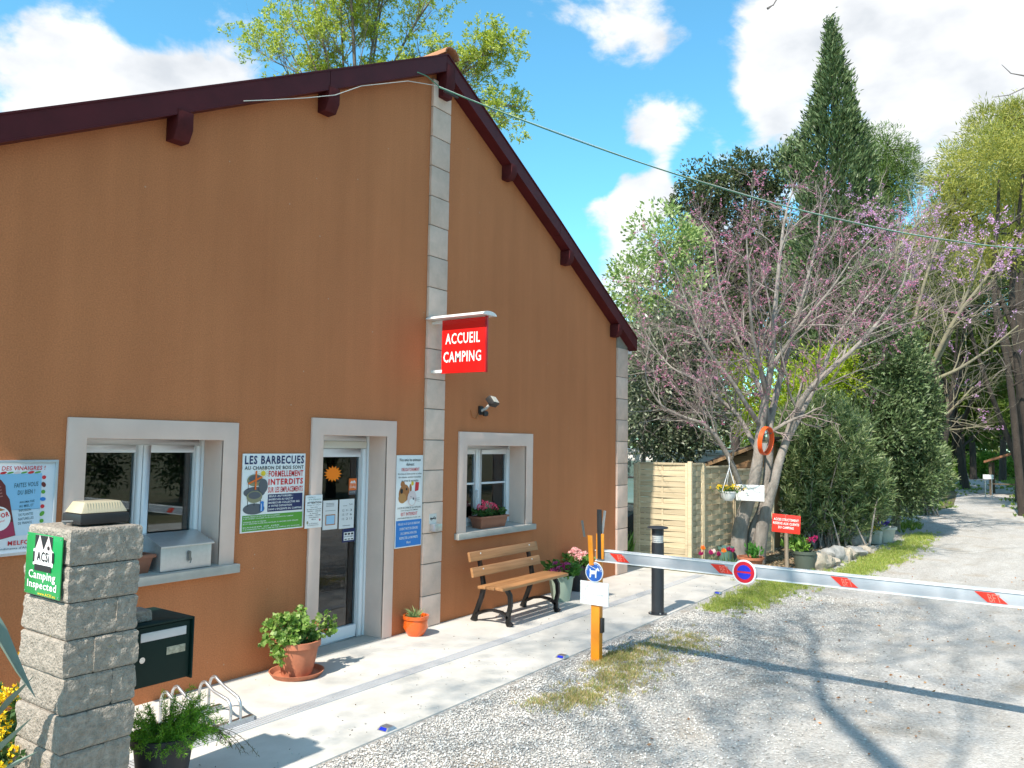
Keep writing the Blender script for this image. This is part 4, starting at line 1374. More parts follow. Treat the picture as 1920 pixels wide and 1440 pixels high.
for px, py, lab in ((2.30, -.72, 'terracotta pot of yellow flowers by the wall, behind the agave'), (1.97, -1.27, 'nearer terracotta pot of yellow flowers between the agave and the pillar')):
    t, zt = pot('yellow_flower_pot', lab, (px, py, .0), .13, .18, .30, TERRA)
    t['group'] = 'pots of yellow flowers'
    n = 90
    c = np.array([px, py, zt]) + rng.normal(0, 1, (n, 3)) * [.12, .12, .09] + [0, 0, .09]
    leaves('foliage', rng, np.repeat(c, 9, 0), rng.normal(0, 1, (n * 9, 3)) + [0, 0, .3], .05, .028, LEAF_DK, t)
    fc = np.array([px, py, zt]) + rng.normal(0, 1, (60, 3)) * [.14, .14, .08] + [0, -.03, .17]
    flower_mesh('flowers', rng, fc, 14, .016, .026, YEL, t)

# bike rack
t = thing('bike_rack', 'low galvanised bicycle rack of tube hoops on the pavement below the big window', 'bike rack', (3.55, -.66, .006))
for y in (-.60, -.995):
    MB().box(3.30, 3.92, y - .022, y + .022, .007, .05).build('rail', STEEL, t, bevel=.004)
for k, x in enumerate((3.41, 3.495, 3.725, 3.81)):
    hh = .245 if k % 2 == 0 else .265
    pts = [(x, -.995, .05), (x, -.995, .13), (x, -.985, .165), (x, -.955, .195), (x, -.78, hh - .02)]
    for i in range(7):
        a = -.6 + (math.pi / 2 + .6) * i / 6
        pts.append((x, -.665 + .065 * math.sin(a), hh - .055 + .085 * math.cos(a)))
    pts += [(x, -.60, .2), (x, -.60, .05)]
    MB().tube(pts, .0115, 10).build('hoop', STEEL, t, smooth=60)

# bench
SLAT = wood_mat('bench_wood', (.40, .20, .085), (.28, .13, .05), 'x', rough=.45)
IRON = mat('cast_iron', (.012, .012, .014), .45, bump=.1, bscale=60)
bn = thing('park_bench', 'varnished wooden bench with black cast iron ends below the small window', 'bench', (8.15, -.45, .007))
BX0, BX1 = 7.42, 8.86


def slat(x0, x1, c, ang, w, th):
    mb = MB(); mb.X = Matrix.Translation((0, c[0], c[1])) @ Matrix.Rotation(ang, 4, 'X')
    mb.box(x0, x1, -w / 2, w / 2, -th / 2, th / 2)
    return mb.build('slat', SLAT, bn, bevel=.008)


for y, zz, a in ((-.74, .455, .05), (-.615, .452, .0), (-.49, .448, -.03), ):
    slat(BX0, BX1, (y, zz), a, .115, .034)
slat(BX0, BX1, (-.345, .60), R(90 - 14), .115, .034)
slat(BX0, BX1, (-.300, .775), R(90 - 14), .115, .034)
for x in (BX0 + .20, BX1 - .20):
    mb = MB()
    def flat(pts, w, th=.045):
        # cast profile in the y-z plane, ws = width along the path
        n = len(pts); L_, R_ = [], []
        for i, q in enumerate(pts):
            a = Vector(pts[max(0, i - 1)]); b = Vector(pts[min(n - 1, i + 1)])
            d = (b - a).normalized(); nn = Vector((-d.y, d.x)); ww = (w[i] if isinstance(w, (list, tuple)) else w) / 2
            L_.append(Vector(q) + nn * ww); R_.append(Vector(q) - nn * ww)
        for i in range(n - 1):
            quad = [L_[i], L_[i + 1], R_[i + 1], R_[i]]
            mb.prism([(x - th / 2, p[0], p[1]) for p in quad], (th, 0, 0))
    # front leg: gentle S to the foot
    flat([(-.70, .435), (-.755, .36), (-.765, .25), (-.735, .13), (-.735, .05), (-.775, .007)], [.05, .05, .045, .045, .055, .085])
    # rear leg and back support
    flat([(-.275, .83), (-.355, .52), (-.375, .42), (-.345, .30), (-.285, .15), (-.25, .06), (-.235, .007)], [.035, .045, .055, .05, .05, .06, .09])
    flat([(-.375, .425), (-.55, .43), (-.70, .435)], [.04, .03, .045])
    flat([(-.745, .10), (-.64, .155), (-.52, .165), (-.40, .145), (-.275, .09)], [.04, .032, .03, .032, .04])
    mb.build('iron_end', IRON, bn, bevel=.004)
bo = MB()
for x in (BX0 + .20, BX1 - .20):
    for (y, zz) in ((-.345 - .021, .60), (-.300 - .021, .775)):
        for dx in (-.012, .012)[:1] + (.02,)[:0]:
            for dz in (-.03, .03): bo.lathe([(.0, -.006), (.009, -.004), (.011, 0)], (x + dx, y - dz * .25, zz + dz), 8, 'y')
bo.build('bolts', STEEL, bn)

# hydrangeas
HY_L = leaf_mat('hydrangea_leaf', [(.04, .10, .02), (.07, .16, .03), (.12, .22, .06)])


def hydrangea(name, label, c, r0, r1, h, m, cols, heads, seed, cat='potted plant'):
    t, zt = pot(name, label, c, r0, r1, h, m, cat, rim=.015, rimh=.03)
    rng = np.random.default_rng(seed)
    n = 150
    a = rng.uniform(0, 6.28, n); r = np.sqrt(rng.uniform(0, 1, n)) * r1 * 1.15
    P = np.stack([c[0] + r * np.cos(a), c[1] + r * np.sin(a), zt + rng.uniform(-.02, .14, n)], 1)
    leaves('foliage', rng, P, np.stack([np.cos(a), np.sin(a), rng.uniform(-.3, .8, n)], 1), .10, .065, HY_L, t)
    fm = leaf_mat('petal_%d' % seed, cols, .3)
    P = []; D = []
    for q in heads:
        for _ in range(90):
            d = unit(rng.normal(0, 1, 3) + np.array([-.2, -.2, .6])); P.append(np.array([c[0] + q[0] * .85, c[1] + q[1] * .85, zt + q[2] * .8]) + d * .05)
            D.append(np.cross(d, rng.normal(0, 1, 3)) + d * .3)
    leaves('flower_heads', rng, np.array(P), np.array(D), .030, .026, fm, t)
    return t


hydrangea('hydrangea', 'magenta hydrangea in a pale green tapered pot at the end of the bench', (9.33, -.40, .007), .12, .175, .34, mat('sage_plastic', (.30, .38, .31), .5),
          [(.30, .03, .12), (.45, .05, .20), (.55, .14, .28)], [(-.13, -.06, .10), (.02, -.10, .12), (.13, -.02, .12), (-.04, .08, .14), (.08, .07, .10), (-.17, .05, .06)], 41)
hydrangea('hydrangea', 'pale pink hydrangea in a black pot against the wall, beyond the bench', (10.12, -.20, .007), .12, .165, .36, mat('charcoal_plastic', (.022, .022, .026), .55),
          [(.60, .28, .30), (.70, .40, .40), (.78, .55, .50)], [(-.12, -.08, .14), (.03, -.10, .18), (.14, -.05, .15), (0, .06, .24), (-.10, .06, .20), (.12, .08, .20)], 42)

# road studs let into the pavement edge
SBL = mat('stud_blue', (.01, .03, .45), .15, coat=.5)
for (x, y, lab) in ((4.40, -1.925, 'blue and silver light stud on the pavement edge nearest the stone pillar'), (6.89, -1.915, 'blue and silver light stud on the pavement edge beside the orange barrier post'), (11.22, -1.895, 'blue and silver light stud on the pavement edge beyond the black bollard')):
    t = thing('light_stud', lab, 'light stud', (x, y, .007), 'light studs along the pavement edge')
    mb = MB(); b_ = [(x - .055, y - .05), (x + .055, y - .05), (x + .055, y + .05), (x - .055, y + .05)]; tp = [(x - .03, y - .04), (x + .03, y - .04), (x + .03, y + .04), (x - .03, y + .04)]
    mb.add([(a, b, .0065) for a, b in b_] + [(a, b, .03) for a, b in tp], [(0, 1, 5, 4), (1, 2, 6, 5), (2, 3, 7, 6), (3, 0, 4, 7), (4, 5, 6, 7)])
    mb.build('body', STEEL, t, bevel=.002)
    for sg in (-1, 1):
        mb = MB(); mb.add([(x + sg * .0535, y - .035, .011), (x + sg * .0535, y + .035, .011), (x + sg * .034, y + .03, .0275), (x + sg * .034, y - .03, .0275)], [(0, 1, 2, 3) if sg > 0 else (3, 2, 1, 0)])
        mb.build('lens', SBL, t)

# ================================================================== barrier
ORG = mat('barrier_orange', (.78, .26, .012), .4, coat=.2, var=.05, scale=6)
WALU = mat('barrier_aluminium', (.40, .42, .46), .45, metal=.15, var=.04, scale=8)
br = thing('road_barrier', 'orange barrier post carrying a long aluminium boom with red stripes across the track', 'barrier', (7.0, -2.24, 0))
MB().box(6.965, 7.035, -2.285, -2.19, -.02, .975).build('post', ORG, br, bevel=.006)
for y0, zt, nm in ((-2.215, 1.235, 0), (-2.345, 1.215, 1)):
    mb = MB(); mb.prism([(6.955, y0 - .012, .94), (7.045, y0 - .012, .94), (7.045, y0 + .03, zt), (6.955, y0 + .03, zt)], (0, .010, 0)) if nm else mb.prism([(6.955, y0 + .03, .90), (7.045, y0 + .03, .90), (7.045, y0 + .085, zt), (6.955, y0 + .085, zt)], (0, .012, 0))
    mb2 = MB()
    if nm == 0: mb2.prism([(6.93, -2.235, .93), (6.93, -2.185, .93), (6.93, -2.165, 1.22), (6.93, -2.215, 1.22)], (.018, 0, 0))
    else: mb2.box(6.93, 6.948, -2.345, -2.305, 1.0, 1.245); mb2.box(6.93, 6.948, -2.285, -2.262, 1.0, 1.245)
    mb2.build('fork_plate', ORG, br, bevel=.003)
MB().bar((6.94, -2.125, 1.20), (6.94, -2.095, 1.36), .012, .02).build('lever', mat('dark_steel', (.22, .22, .22), .4, metal=.8), br)
mb = MB(); mb.bar((6.94, -2.30, 1.00), (6.94, -2.29, 1.48), .022, .045, (0, 1, 0))
mb.build('lever', BLACK, br, bevel=.004)
MB().bar((6.955, -2.31, 1.2), (6.955, -2.345, 1.47), .014, .02, (0, 1, 0)).build('lever', STEEL, br)
bm_ = MB().box(6.955, 7.045, -7.2, -2.24, .978, 1.076)
boom = bm_.build('boom', WALU, br, bevel=.012)
mb = MB()
for zz in (.972, 1.073): mb.box(6.948, 7.052, -7.2, -2.24, zz, zz + .010)
mb.build('edge_strip', mat('pale_strip', (.74, .74, .74), .4), boom)
for yc in (-2.40, -3.42, -4.45, -5.48, -6.5):
    s = Sign(boom, (6.952, 0, 0), (0, -1, 0), Z_, lift=.001)
    a = -yc
    s.poly(mat('reflective_red', (.72, .03, .015), .35), [(a, 1.063), (a + .085, .990), (a + .215, .990), (a + .13, 1.063)], 1, 'reflector')
    s.text(mat('faded_red_print', (.78, .20, .15), .4), 'BFT', a + .082, .996, .085, .056, 2, bold=.0, shear=-.5)
    s.finish()
# no-parking disc on the boom
t = thing('no_parking_sign', 'round red and blue no parking sign fixed on the aluminium boom', 'sign', (6.94, -3.735, .92))
MB().lathe([(0, -.006), (.104, -.006), (.107, 0), (.104, .006), (0, .006)], (6.936, -3.735, 1.022), 40, 'x').build('disc', WHITE_PAINT, t, smooth=40)
s = Sign(t, (6.930, -3.735, 1.022), (0, -1, 0), Z_, lift=.0012)
s.oval(mat('sign_disc_red', (.62, .01, .03), .35), 0, 0, .092, .092, 1, n=40); 
for sg in (1, -1):
    pts = [(.062 * math.cos(a), sg * .062 * math.sin(a)) for a in [math.asin(.13) + (math.pi - 2 * math.asin(.13)) * k / 20 for k in range(21)]]
    s.poly(mat('sign_disc_blue', (.015, .03, .55), .35), pts if sg > 0 else pts[::-1], 2)
s.finish()
# dog sign
t = thing('dog_lead_sign', 'round blue sign with a white dog on a lead on the orange post', 'sign', (6.94, -2.237, .78))
MB().lathe([(0, -.004), (.098, -.004), (.098, .004), (0, .004)], (6.945, -2.237, .866), 40, 'x').build('disc', WHITE_PAINT, t, smooth=40)
s = Sign(t, (6.9405, -2.237, .866), (0, -1, 0), Z_, lift=.0012)
s.oval(mat('sign_disc_sky', (.02, .12, .48), .35), 0, 0, .090, .090, 1, n=40)
dog = [(-.050, .030), (-.046, -.005), (-.052, -.055), (-.038, -.055), (-.030, -.022), (.010, -.020), (.012, -.055), (.026, -.055), (.028, .0), (.036, .020), (.055, .012), (.062, .020), (.050, .034), (.040, .050), (.034, .038), (.022, .034), (.014, .016), (-.034, .014), (-.043, .032)]
s.poly(TXT_WHITE, dog[::-1], 2); s.line(TXT_WHITE, (.022, .030), (-.055, .062), .005, 3)
for k, ch in enumerate('TENEZ VOTRE CHIEN EN LAISSE'):
    if ch == ' ': continue
    a = math.pi - .15 - (math.pi - .3) * k / 26
    s.text(TXT_WHITE, ch, .076 * math.cos(a) - .004 * math.sin(a), .076 * math.sin(a) + .004 * math.cos(a), .008, .010, 3, rot=a - math.pi / 2)
s.finish()
# white notice
t = thing('white_notice', 'white notice board with a faint drawing on the orange post under the dog sign', 'notice', (6.94, -2.235, .545))
board(t, (6.949, -2.076, .545), (0, -1, 0), Z_, .316, .225, .010, WHITE_PAINT)
s = Sign(t, (6.949, -2.076, .545), (0, -1, 0), Z_, lift=.001)
FAINT = mat('faint_print', (.36, .36, .36), .5)
for k in range(24):
    a, b = 2 * math.pi * k / 24, 2 * math.pi * (k + 1) / 24
    s.line(FAINT, (.095 + .034 * math.cos(a), .150 + .030 * math.sin(a)), (.095 + .034 * math.cos(b), .150 + .030 * math.sin(b)), .003)
    s.line(FAINT, (.06 + .024 * math.cos(a), .165 + .022 * math.sin(a)), (.06 + .024 * math.cos(b), .165 + .022 * math.sin(b)), .002)
s.line(FAINT, (.12, .12), (.145, .11), .003)
s.text(FAINT, "A l'accueil", .145, .095, .115, .016); s.text(FAINT, 'Merci de vous présenter', .03, .072, .12, .009); s.text(FAINT, 'à la réception du camping avant de vous installer', .03, .055, .21, .009); s.text(FAINT, 'réception', .03, .04, .06, .009)
s.finish()
t = thing('card_reader', 'slim black key reader on the side of the orange post', 'reader', (7.0, -2.30, .28))
MB().box(6.975, 7.025, -2.312, -2.286, .28, .42).build('case', BLACK, t, bevel=.006)
MB().box(6.985, 7.015, -2.314, -2.3125, .36, .39).build('window', mat('dark_lens', (.05, .05, .06), .1), t)

# ================================================================== bollard light
BLD = mat('anthracite_metal', (.022, .026, .034), .42, var=.1, scale=6)
t = thing('bollard_light', 'tall anthracite bollard lamp with a flat round cap on the pavement edge', 'lamp', (9.37, -1.80, .006))
c = (9.37, -1.80, 0)
MB().lathe([(0, .007), (.115, .007), (.115, .018), (.065, .022), (0, .022)], c, 32).build('base_plate', BLD, t, smooth=40)
bl = MB()
for k in range(4):
    a = math.pi / 4 + k * math.pi / 2
    bl.lathe([(0, .034), (.012, .034), (.012, .019)], (c[0] + .092 * math.cos(a), c[1] + .092 * math.sin(a), 0), 6)
bl.build('bolts', STEEL, t)
MB().lathe([(0, .022), (.078, .022), (.078, .89), (.072, .895), (0, .895)], c, 36).build('shaft', BLD, t, smooth=40)
MB().lathe([(0, .896), (.070, .896), (.070, .985), (0, .985)], c, 32).build('lens', mat('clear_acrylic', (.55, .56, .56), .12, spec=.6), t, smooth=40)
rb = MB()
for zz in (.912, .935, .958): rb.lathe([(.0705, zz), (.0735, zz), (.0735, zz + .008), (.0705, zz + .008)], c, 32)
rb.build('louvre', STEEL, t, smooth=40)
MB().lathe([(0, .986), (.076, .986), (.076, 1.066), (0, 1.066)], c, 36).build('collar', BLD, t, smooth=40)
MB().lathe([(0, 1.067), (.125, 1.070), (.135, 1.078), (.125, 1.090), (.07, 1.100), (0, 1.104)], c, 40).build('cap', BLD, t, smooth=50)

# ================================================================== wooden screen
PINE = wood_mat('pale_pine', (.55, .455, .31), (.42, .34, .215), 'y', rough=.7, scale=2.2)
PINEX = wood_mat('pale_pine_side', (.55, .455, .31), (.42, .34, .215), 'x', rough=.7, scale=2.2)


def screen_panel(root, A, B, z0, z1, n, m, battens, first_out=True):
    A, B = Vector((A[0], A[1], 0)), Vector((B[0], B[1], 0))
    d = (B - A); Ln = d.length; d.normalize(); nn = Vector((d.y, -d.x, 0))       # outward
    def P(s_, o, z): return A + d * s_ + nn * o + Vector((0, 0, z))
    fw_ = .045
    mb = MB()
    for s_ in (fw_ / 2, Ln - fw_ / 2): mb.bar(P(s_, 0, z0), P(s_, 0, z1), fw_, .045, nn)
    mb.build('stile', m, root, bevel=.004)
    mb = MB()
    for zz in (z0 + .02, z1 - .02): mb.bar(P(fw_, 0, zz), P(Ln - fw_, 0, zz), .045, .04)
    mb.build('rail', m, root, bevel=.004)
    mb = MB()
    bpos = [Ln * (k + 1) / (battens + 1) for k in range(battens)]
    for s_ in bpos: mb.bar(P(s_, 0, z0 + .04), P(s_, 0, z1 - .04), .03, .012, nn)
    mb.build('batten', m, root)
    hgt = (z1 - z0 - .08) / n
    for i in range(n):
        zc = z0 + .04 + hgt * (i + .5); hh = hgt * .47
        knots = [fw_] + bpos + [Ln - fw_]
        mb = MB(); vs = []; ss = []
        for j, s_ in enumerate(knots):
            if j == 0 or j == len(knots) - 1: ss.append((s_, .004 if i % 2 else -.004))
            else:
                sgn = 1 if (i + j) % 2 else -1
                ss.append((s_ - .012, sgn * .012)); ss.append((s_ + .012, sgn * .012))
        for s_, o in ss:
            for oo, zz in ((-.005, -hh), (.005, -hh), (.005, hh), (-.005, hh)): vs.append(P(s_, o + oo, zc + zz))
        fs = [(0, 1, 2, 3), tuple((len(ss) - 1) * 4 + q for q in (3, 2, 1, 0))]
        for j in range(len(ss) - 1):
            for q in range(4): fs.append((j * 4 + q, j * 4 + (q + 1) % 4, j * 4 + 4 + (q + 1) % 4, j * 4 + 4 + q))
        mb.add(vs, fs)
        mb.build('slat', m, root)


t = thing('wooden_screen', 'new pale pine woven fence screen forming a corner beyond the building', 'fence', (13.0, -.72, 0))
screen_panel(t, (13.0, .25), (13.0, -.70), .02, 1.82, 18, PINE, 1)
sd = Vector((1, -.12, 0)).normalized()
A = Vector((13.03, -.735, 0))
screen_panel(t, A, A + sd * .42, .02, 1.82, 18, PINEX, 1)
screen_panel(t, A + sd * .47, A + sd * 1.62, .01, 1.765, 18, PINEX, 3)
screen_panel(t, A + sd * 1.67, A + sd * 3.3, .0, 1.70, 18, PINEX, 4)
mb = MB()
mb.box(12.97, 13.04, -.775, -.705, -.1, 1.85); mb.box(12.97, 13.04, .25, .32, -.1, 1.80)
for q in (.445, 1.645, 3.33):
    b = A + sd * q; mb.box(b.x - .03, b.x + .03, b.y - .03, b.y + .03, -.1, 1.83 - .035 * q)
mb.build('fence_post', PINE, t, bevel=.004)
# narrower second panel leaning against the first, brown edge
# ================================================================== trees: generators
BARK_G = mat('grey_bark', (.33, .295, .265), .9, scale=9, col2=(.19, .17, .15), bump=.6, bscale=28, bdist=.02, stretch=(1, 1, .35))
BARK_L = mat('lichen_bark', (.25, .23, .14), .9, scale=5, col2=(.15, .135, .105), bump=.5, bscale=30, bdist=.02)
BARK_D = mat('shade_darkened_pine_bark', (.06, .047, .038), .95, scale=7, col2=(.032, .026, .022), bump=.8, bscale=22, bdist=.03, stretch=(1, 1, .4))  # dark bark, lowered further to put the trunks' shade into the colour
TWIG = mat('grey_twig', (.20, .17, .16), .9)
TWIG_P = mat('mauve_twig', (.235, .185, .175), .9)


def spread(rng, d, ang):
    """a direction ang away from d, turned at random about it"""
    d = Vector(d).normalized()
    o = d.orthogonal().normalized(); o.rotate(Matrix.Rotation(rng.uniform(0, 6.283), 3, d))
    return (d * math.cos(ang) + o * math.sin(ang)).normalized()


def grow(mbs, rng, p, d, L, r, lvl, S, tips, ok=None):
    n = S['seg'][lvl]
    pts = [Vector(p)]; d = Vector(d).normalized()
    for i in range(n):
        d = (d + Vector(rng.normal(0, S['wob'], 3)) + Vector((0, 0, S['up'][lvl]))).normalized()
        q = pts[-1] + d * (L / n)
        if ok is not None and not ok(q): break
        pts.append(q)
    if len(pts) < 2: return
    m = len(pts)
    rad = [r * (1 - .6 * i / n) for i in range(m)]
    mbs[min(lvl, len(mbs) - 1)].tube(pts, rad, (7, 6, 4, 3, 3)[lvl], cap=False)
    if lvl >= S['max']:
        tips.append(pts); return
    if lvl >= S['max'] - 1: tips.append(pts)
    for k in range(S['kids'][lvl]):
        t = rng.uniform(S.get('from', .25), 1) * (m - 1)
        i = min(int(t), m - 2); q = pts[i].lerp(pts[i + 1], t - i)
        dd = (pts[i + 1] - pts[i]).normalized()
        grow(mbs, rng, q, spread(rng, dd, rng.uniform(*S['ang'])), L * S['lf'] * rng.uniform(.7, 1.2), rad[i] * .55, lvl + 1, S, tips, ok)


def limb(mb, pts, r0, r1, n=9):
    """smooth trunk or limb through given points (Catmull-Rom)"""
    P = [Vector(q) for q in pts]; out = []
    for i in range(len(P) - 1):
        a, b, c, e = P[max(i - 1, 0)], P[i], P[i + 1], P[min(i + 2, len(P) - 1)]
        for k in range(4):
            t = k / 4
            out.append(.5 * ((2 * b) + (c - a) * t + (2 * a - 5 * b + 4 * c - e) * t * t + (3 * b - a - 3 * c + e) * t ** 3))
    out.append(P[-1]); m = len(out)
    rad = [r0 + (r1 - r0) * (i / (m - 1)) for i in range(m)]
    rad = [q * (1 + .10 * mnoise.noise(out[i] * 3.1)) for i, q in enumerate(rad)]
    mb.tube(out, rad, n)
    return out, rad


def crown_points(rng, ells, nclump, per, cr, shell=.45, flat=1.0):
    E = np.array(ells, float)
    rad = E[:, 3:6]
    w = (rad[:, 0] * rad[:, 1] + rad[:, 0] * rad[:, 2]); w = w / w.sum()
    idx = rng.choice(len(E), nclump, p=w)
    d = unit(rng.normal(0, 1, (nclump, 3)))
    u = rng.uniform(0, 1, (nclump, 1)) ** shell
    c = E[idx, :3] + d * rad[idx] * u
    out = unit(d)
    crs = cr * rng.uniform(.6, 1.35, (nclump, 1))
    P = np.repeat(c, per, 0); O = np.repeat(out, per, 0); C = np.repeat(crs, per, 0)
    dd = unit(rng.normal(0, 1, P.shape))
    P = P + dd * C * (rng.uniform(0, 1, (len(P), 1)) ** .5) * np.array([1, 1, flat])
    return P, unit(dd * .7 + O * .8), c


def ell(l, ry=None):
    """(x, y, z, width, height) -> ellipsoids with depth like their width"""
    return [(a[0], a[1], a[2], a[3], a[3], a[4]) for a in l]


def leafy(name, label, cat, base, ells, m, seed, nclump, per, cr, size, width, trunk=None, bark=None, group=None, up=.2, droop=0, shell=.45, limbs=6, tr=.12, fold=.12):
    t = thing(name, label, cat, base, group)
    rng = np.random.default_rng(seed)
    P, D, c = crown_points(rng, ells, nclump, per, cr, shell)
    leaves('crown', rng, P, D + rng.normal(0, .5, P.shape) + [0, 0, up], size, width, m, t, droop=droop, fold=fold)
    mb = MB()
    E = np.array(ells)
    top = E[E[:, 2].argmax(), :3]
    tops = E[:, :3]
    if trunk is None: trunk = [base, (base[0] * .7 + top[0] * .3, base[1] * .7 + top[1] * .3, top[2] * .4), tuple(top)]
    out, rad = limb(mb, trunk, tr, tr * .25, 8)
    for k in range(min(limbs, len(E))):
        q = out[int(len(out) * rng.uniform(.2, .6))]
        e = Vector(E[k, :3]); mid = (q + e) / 2 + Vector(rng.normal(0, .15, 3))
        limb(mb, [q, mid, e], tr * .45, tr * .12, 6)
    for k in range(limbs * 4):
        e = Vector(c[rng.integers(len(c))]); s_ = Vector(tops[rng.integers(len(tops))])
        mb.tube([s_, (s_ + e) / 2 + Vector(rng.normal(0, .08, 3)), e], [tr * .14, tr * .1, tr * .05], 4, cap=False)
    mb.build('trunk', bark or BARK_G, t, smooth=60)
    return t


# ================================================================== Judas tree with its mirror, basket and sign
JUDAS_F = leaf_mat('judas_bud', [(.36, .10, .17), (.40, .15, .24), (.44, .24, .33), (.38, .18, .28)], .3)
LIMBS = {
    'L1': [(14.44, -1.08, -.1), (14.41, -1.11, .53), (14.44, -1.2, .93), (14.48, -1.29, 1.22), (14.51, -1.38, 1.61), (14.51, -1.44, 2.0), (14.5, -1.49, 2.49), (14.42, -1.62, 3.07), (14.23, -1.76, 3.53), (14.21, -1.84, 4.39), (14.49, -1.85, 5.42), (14.67, -1.9, 6.3)],
    'L2': [(14.66, -1.24, -.1), (14.66, -1.28, .53), (14.72, -1.42, .92), (14.74, -1.52, 1.46), (14.73, -1.56, 1.91), (14.7, -1.59, 2.49), (14.92, -1.65, 3.1), (15.06, -1.74, 3.61), (15.21, -1.84, 4.12), (15.37, -1.98, 4.85), (15.54, -2.15, 5.59), (15.68, -2.27, 6.2)],
    'L3': [(14.54, -1.41, -.1), (14.55, -1.47, .55), (14.57, -1.57, 1.04), (14.61, -1.68, 1.47), (14.63, -1.75, 1.77), (14.68, -1.88, 2.2), (14.64, -2.06, 2.69), (14.54, -2.32, 3.11), (14.65, -2.71, 3.53), (14.74, -3.05, 3.85), (14.97, -3.45, 4.37), (15.04, -3.79, 4.92)],
    'L4': [(14.45, -1.23, 1.07), (14.11, -1.17, 1.58), (13.91, -1.09, 1.93), (13.66, -.96, 2.28), (13.41, -.81, 2.51), (13.12, -.58, 2.62), (12.78, -.3, 2.82), (12.55, -.15, 3.17)],
    'L5': [(14.51, -1.44, 2.0), (14.69, -1.21, 2.34), (14.62, -.99, 2.74), (14.49, -.67, 3.04), (14.36, -.35, 3.35), (14.24, .14, 3.62), (14.19, .5, 4.05)],
    'L6': [(14.5, -1.49, 2.49), (14.03, -1.39, 2.86), (13.77, -1.24, 3.23), (13.48, -1.05, 3.59), (13.23, -.91, 3.95), (13.09, -.77, 4.32), (12.82, -.63, 4.95)],
    'L7': [(14.7, -1.59, 2.49), (14.68, -1.47, 3.09), (14.74, -1.26, 3.5), (14.69, -1.07, 4.01), (14.73, -.86, 4.54), (14.66, -.67, 5.17), (14.74, -.54, 6.04)],
    'L8': [(14.68, -1.88, 2.2), (15.33, -2.02, 2.81), (15.69, -2.28, 3.54), (15.99, -2.41, 4.07), (16.34, -2.63, 4.62), (16.81, -3.04, 5.3)],
    'L9': [(14.23, -1.76, 3.53), (14.19, -2.11, 3.99), (14.12, -2.4, 4.34), (14.14, -2.85, 4.86), (14.1, -3.21, 5.37)],
    'L10': [(14.42, -1.62, 3.07), (13.92, -1.67, 3.51), (13.5, -1.67, 4.12), (13.23, -1.72, 4.82), (13.04, -1.74, 5.61)]}
RAD = {'L1': (.155, .022), 'L2': (.115, .018), 'L3': (.125, .016), 'L4': (.06, .014), 'L5': (.055, .012), 'L6': (.05, .012), 'L7': (.06, .012), 'L8': (.06, .012), 'L9': (.045, .012), 'L10': (.045, .012)}
jt = thing('judas_tree', 'multi-stemmed grey judas tree with reddish pink buds beside the wooden screen', 'tree', (14.5, -1.3, 0))
rng = np.random.default_rng(101)
mt, mtw = MB(), MB()
S = {'seg': [5, 6, 5, 4, 3], 'wob': .17, 'up': [.06, .05, .05, .06, .06], 'max': 3, 'kids': [0, 7, 5, 4], 'ang': (R(24), R(58)), 'lf': .58, 'from': .2}
tips = []
for k, pts in LIMBS.items():
    o, rd = limb(mt, pts, RAD[k][0], RAD[k][1], 10 if k in ('L1', 'L2', 'L3') else 7)
    m = len(o)
    for j in range(12):
        t0 = .50 if k in ('L1', 'L2', 'L3') else .28
        i = int((m - 2) * rng.uniform(t0, 1)); dd = (o[i + 1] - o[i]).normalized()
        grow([mt, mt, mtw, mtw], rng, o[i], spread(rng, dd, rng.uniform(R(25), R(55))), rng.uniform(.7, 1.35), max(.007, rd[i] * .42), 1, S, tips)
    grow([mt, mt, mtw, mtw], rng, o[-1], (o[-1] - o[-2]), 1.0, rd[-1], 1, S, tips)
mt.build('trunk', BARK_G, jt, smooth=60)
o = mtw.build('twigs', TWIG_P, jt); o['kind'] = 'stuff'
P = []; D = []
for pts in tips:
    if pts[0].z < 3.2 and rng.random() < .7 or rng.random() < .84: continue
    for i in range(len(pts) - 1):
        for _ in range(int(rng.integers(0, 4))):
            q = pts[i].lerp(pts[i + 1], rng.random())
            for _ in range(int(rng.integers(2, 5))): P.append(np.array(q) + rng.normal(0, .010, 3)); D.append(rng.normal(0, 1, 3))
for _ in range(260):
    P.append(np.array([14.25, -1.52, 3.1]) + rng.normal(0, 1, 3) * [.12, .16, .16]); D.append(rng.normal(0, 1, 3))
leaves('blossom', rng, np.array(P), np.array(D), .032, .020, JUDAS_F, jt)

# second Judas tree: pale lichened limbs, pinker bloom
L2_ = {
    'a': [(22.93, -2.33, -.1), (22.74, -2.42, 1.31), (22.58, -2.54, 2.7), (22.41, -2.73, 3.24), (22.45, -3.23, 4.05), (22.52, -3.6, 4.72), (22.57, -3.97, 5.65), (22.74, -4.33, 6.59), (22.93, -4.57, 7.5)],
    'b': [(22.58, -2.54, 2.7), (22.58, -2.69, 3.8), (22.79, -2.77, 4.79), (22.86, -3.03, 6.05), (22.98, -3.35, 7.17), (23.19, -3.6, 8.0)],
    'c': [(22.41, -2.73, 3.24), (22.31, -3.36, 3.83), (22.45, -3.94, 4.15), (22.64, -4.63, 4.67), (22.74, -5.19, 5.17)],
    'd': [(22.45, -3.23, 4.05), (22.29, -3.87, 5.34), (22.44, -4.57, 6.37), (22.45, -5.04, 7.24)],
    'e': [(22.79, -2.77, 4.79), (22.58, -2.63, 6.04), (22.42, -2.55, 7.15), (22.42, -2.7, 8.0)],
    'f': [(22.58, -2.54, 2.2), (22.5, -3.1, 2.65), (22.6, -3.6, 3.0), (22.7, -4.2, 3.7)]}
j2 = thing('judas_tree', 'leaning judas tree with pale lichened limbs and lilac blossom at the track edge', 'tree', (22.9, -2.3, 0))
rng = np.random.default_rng(202)
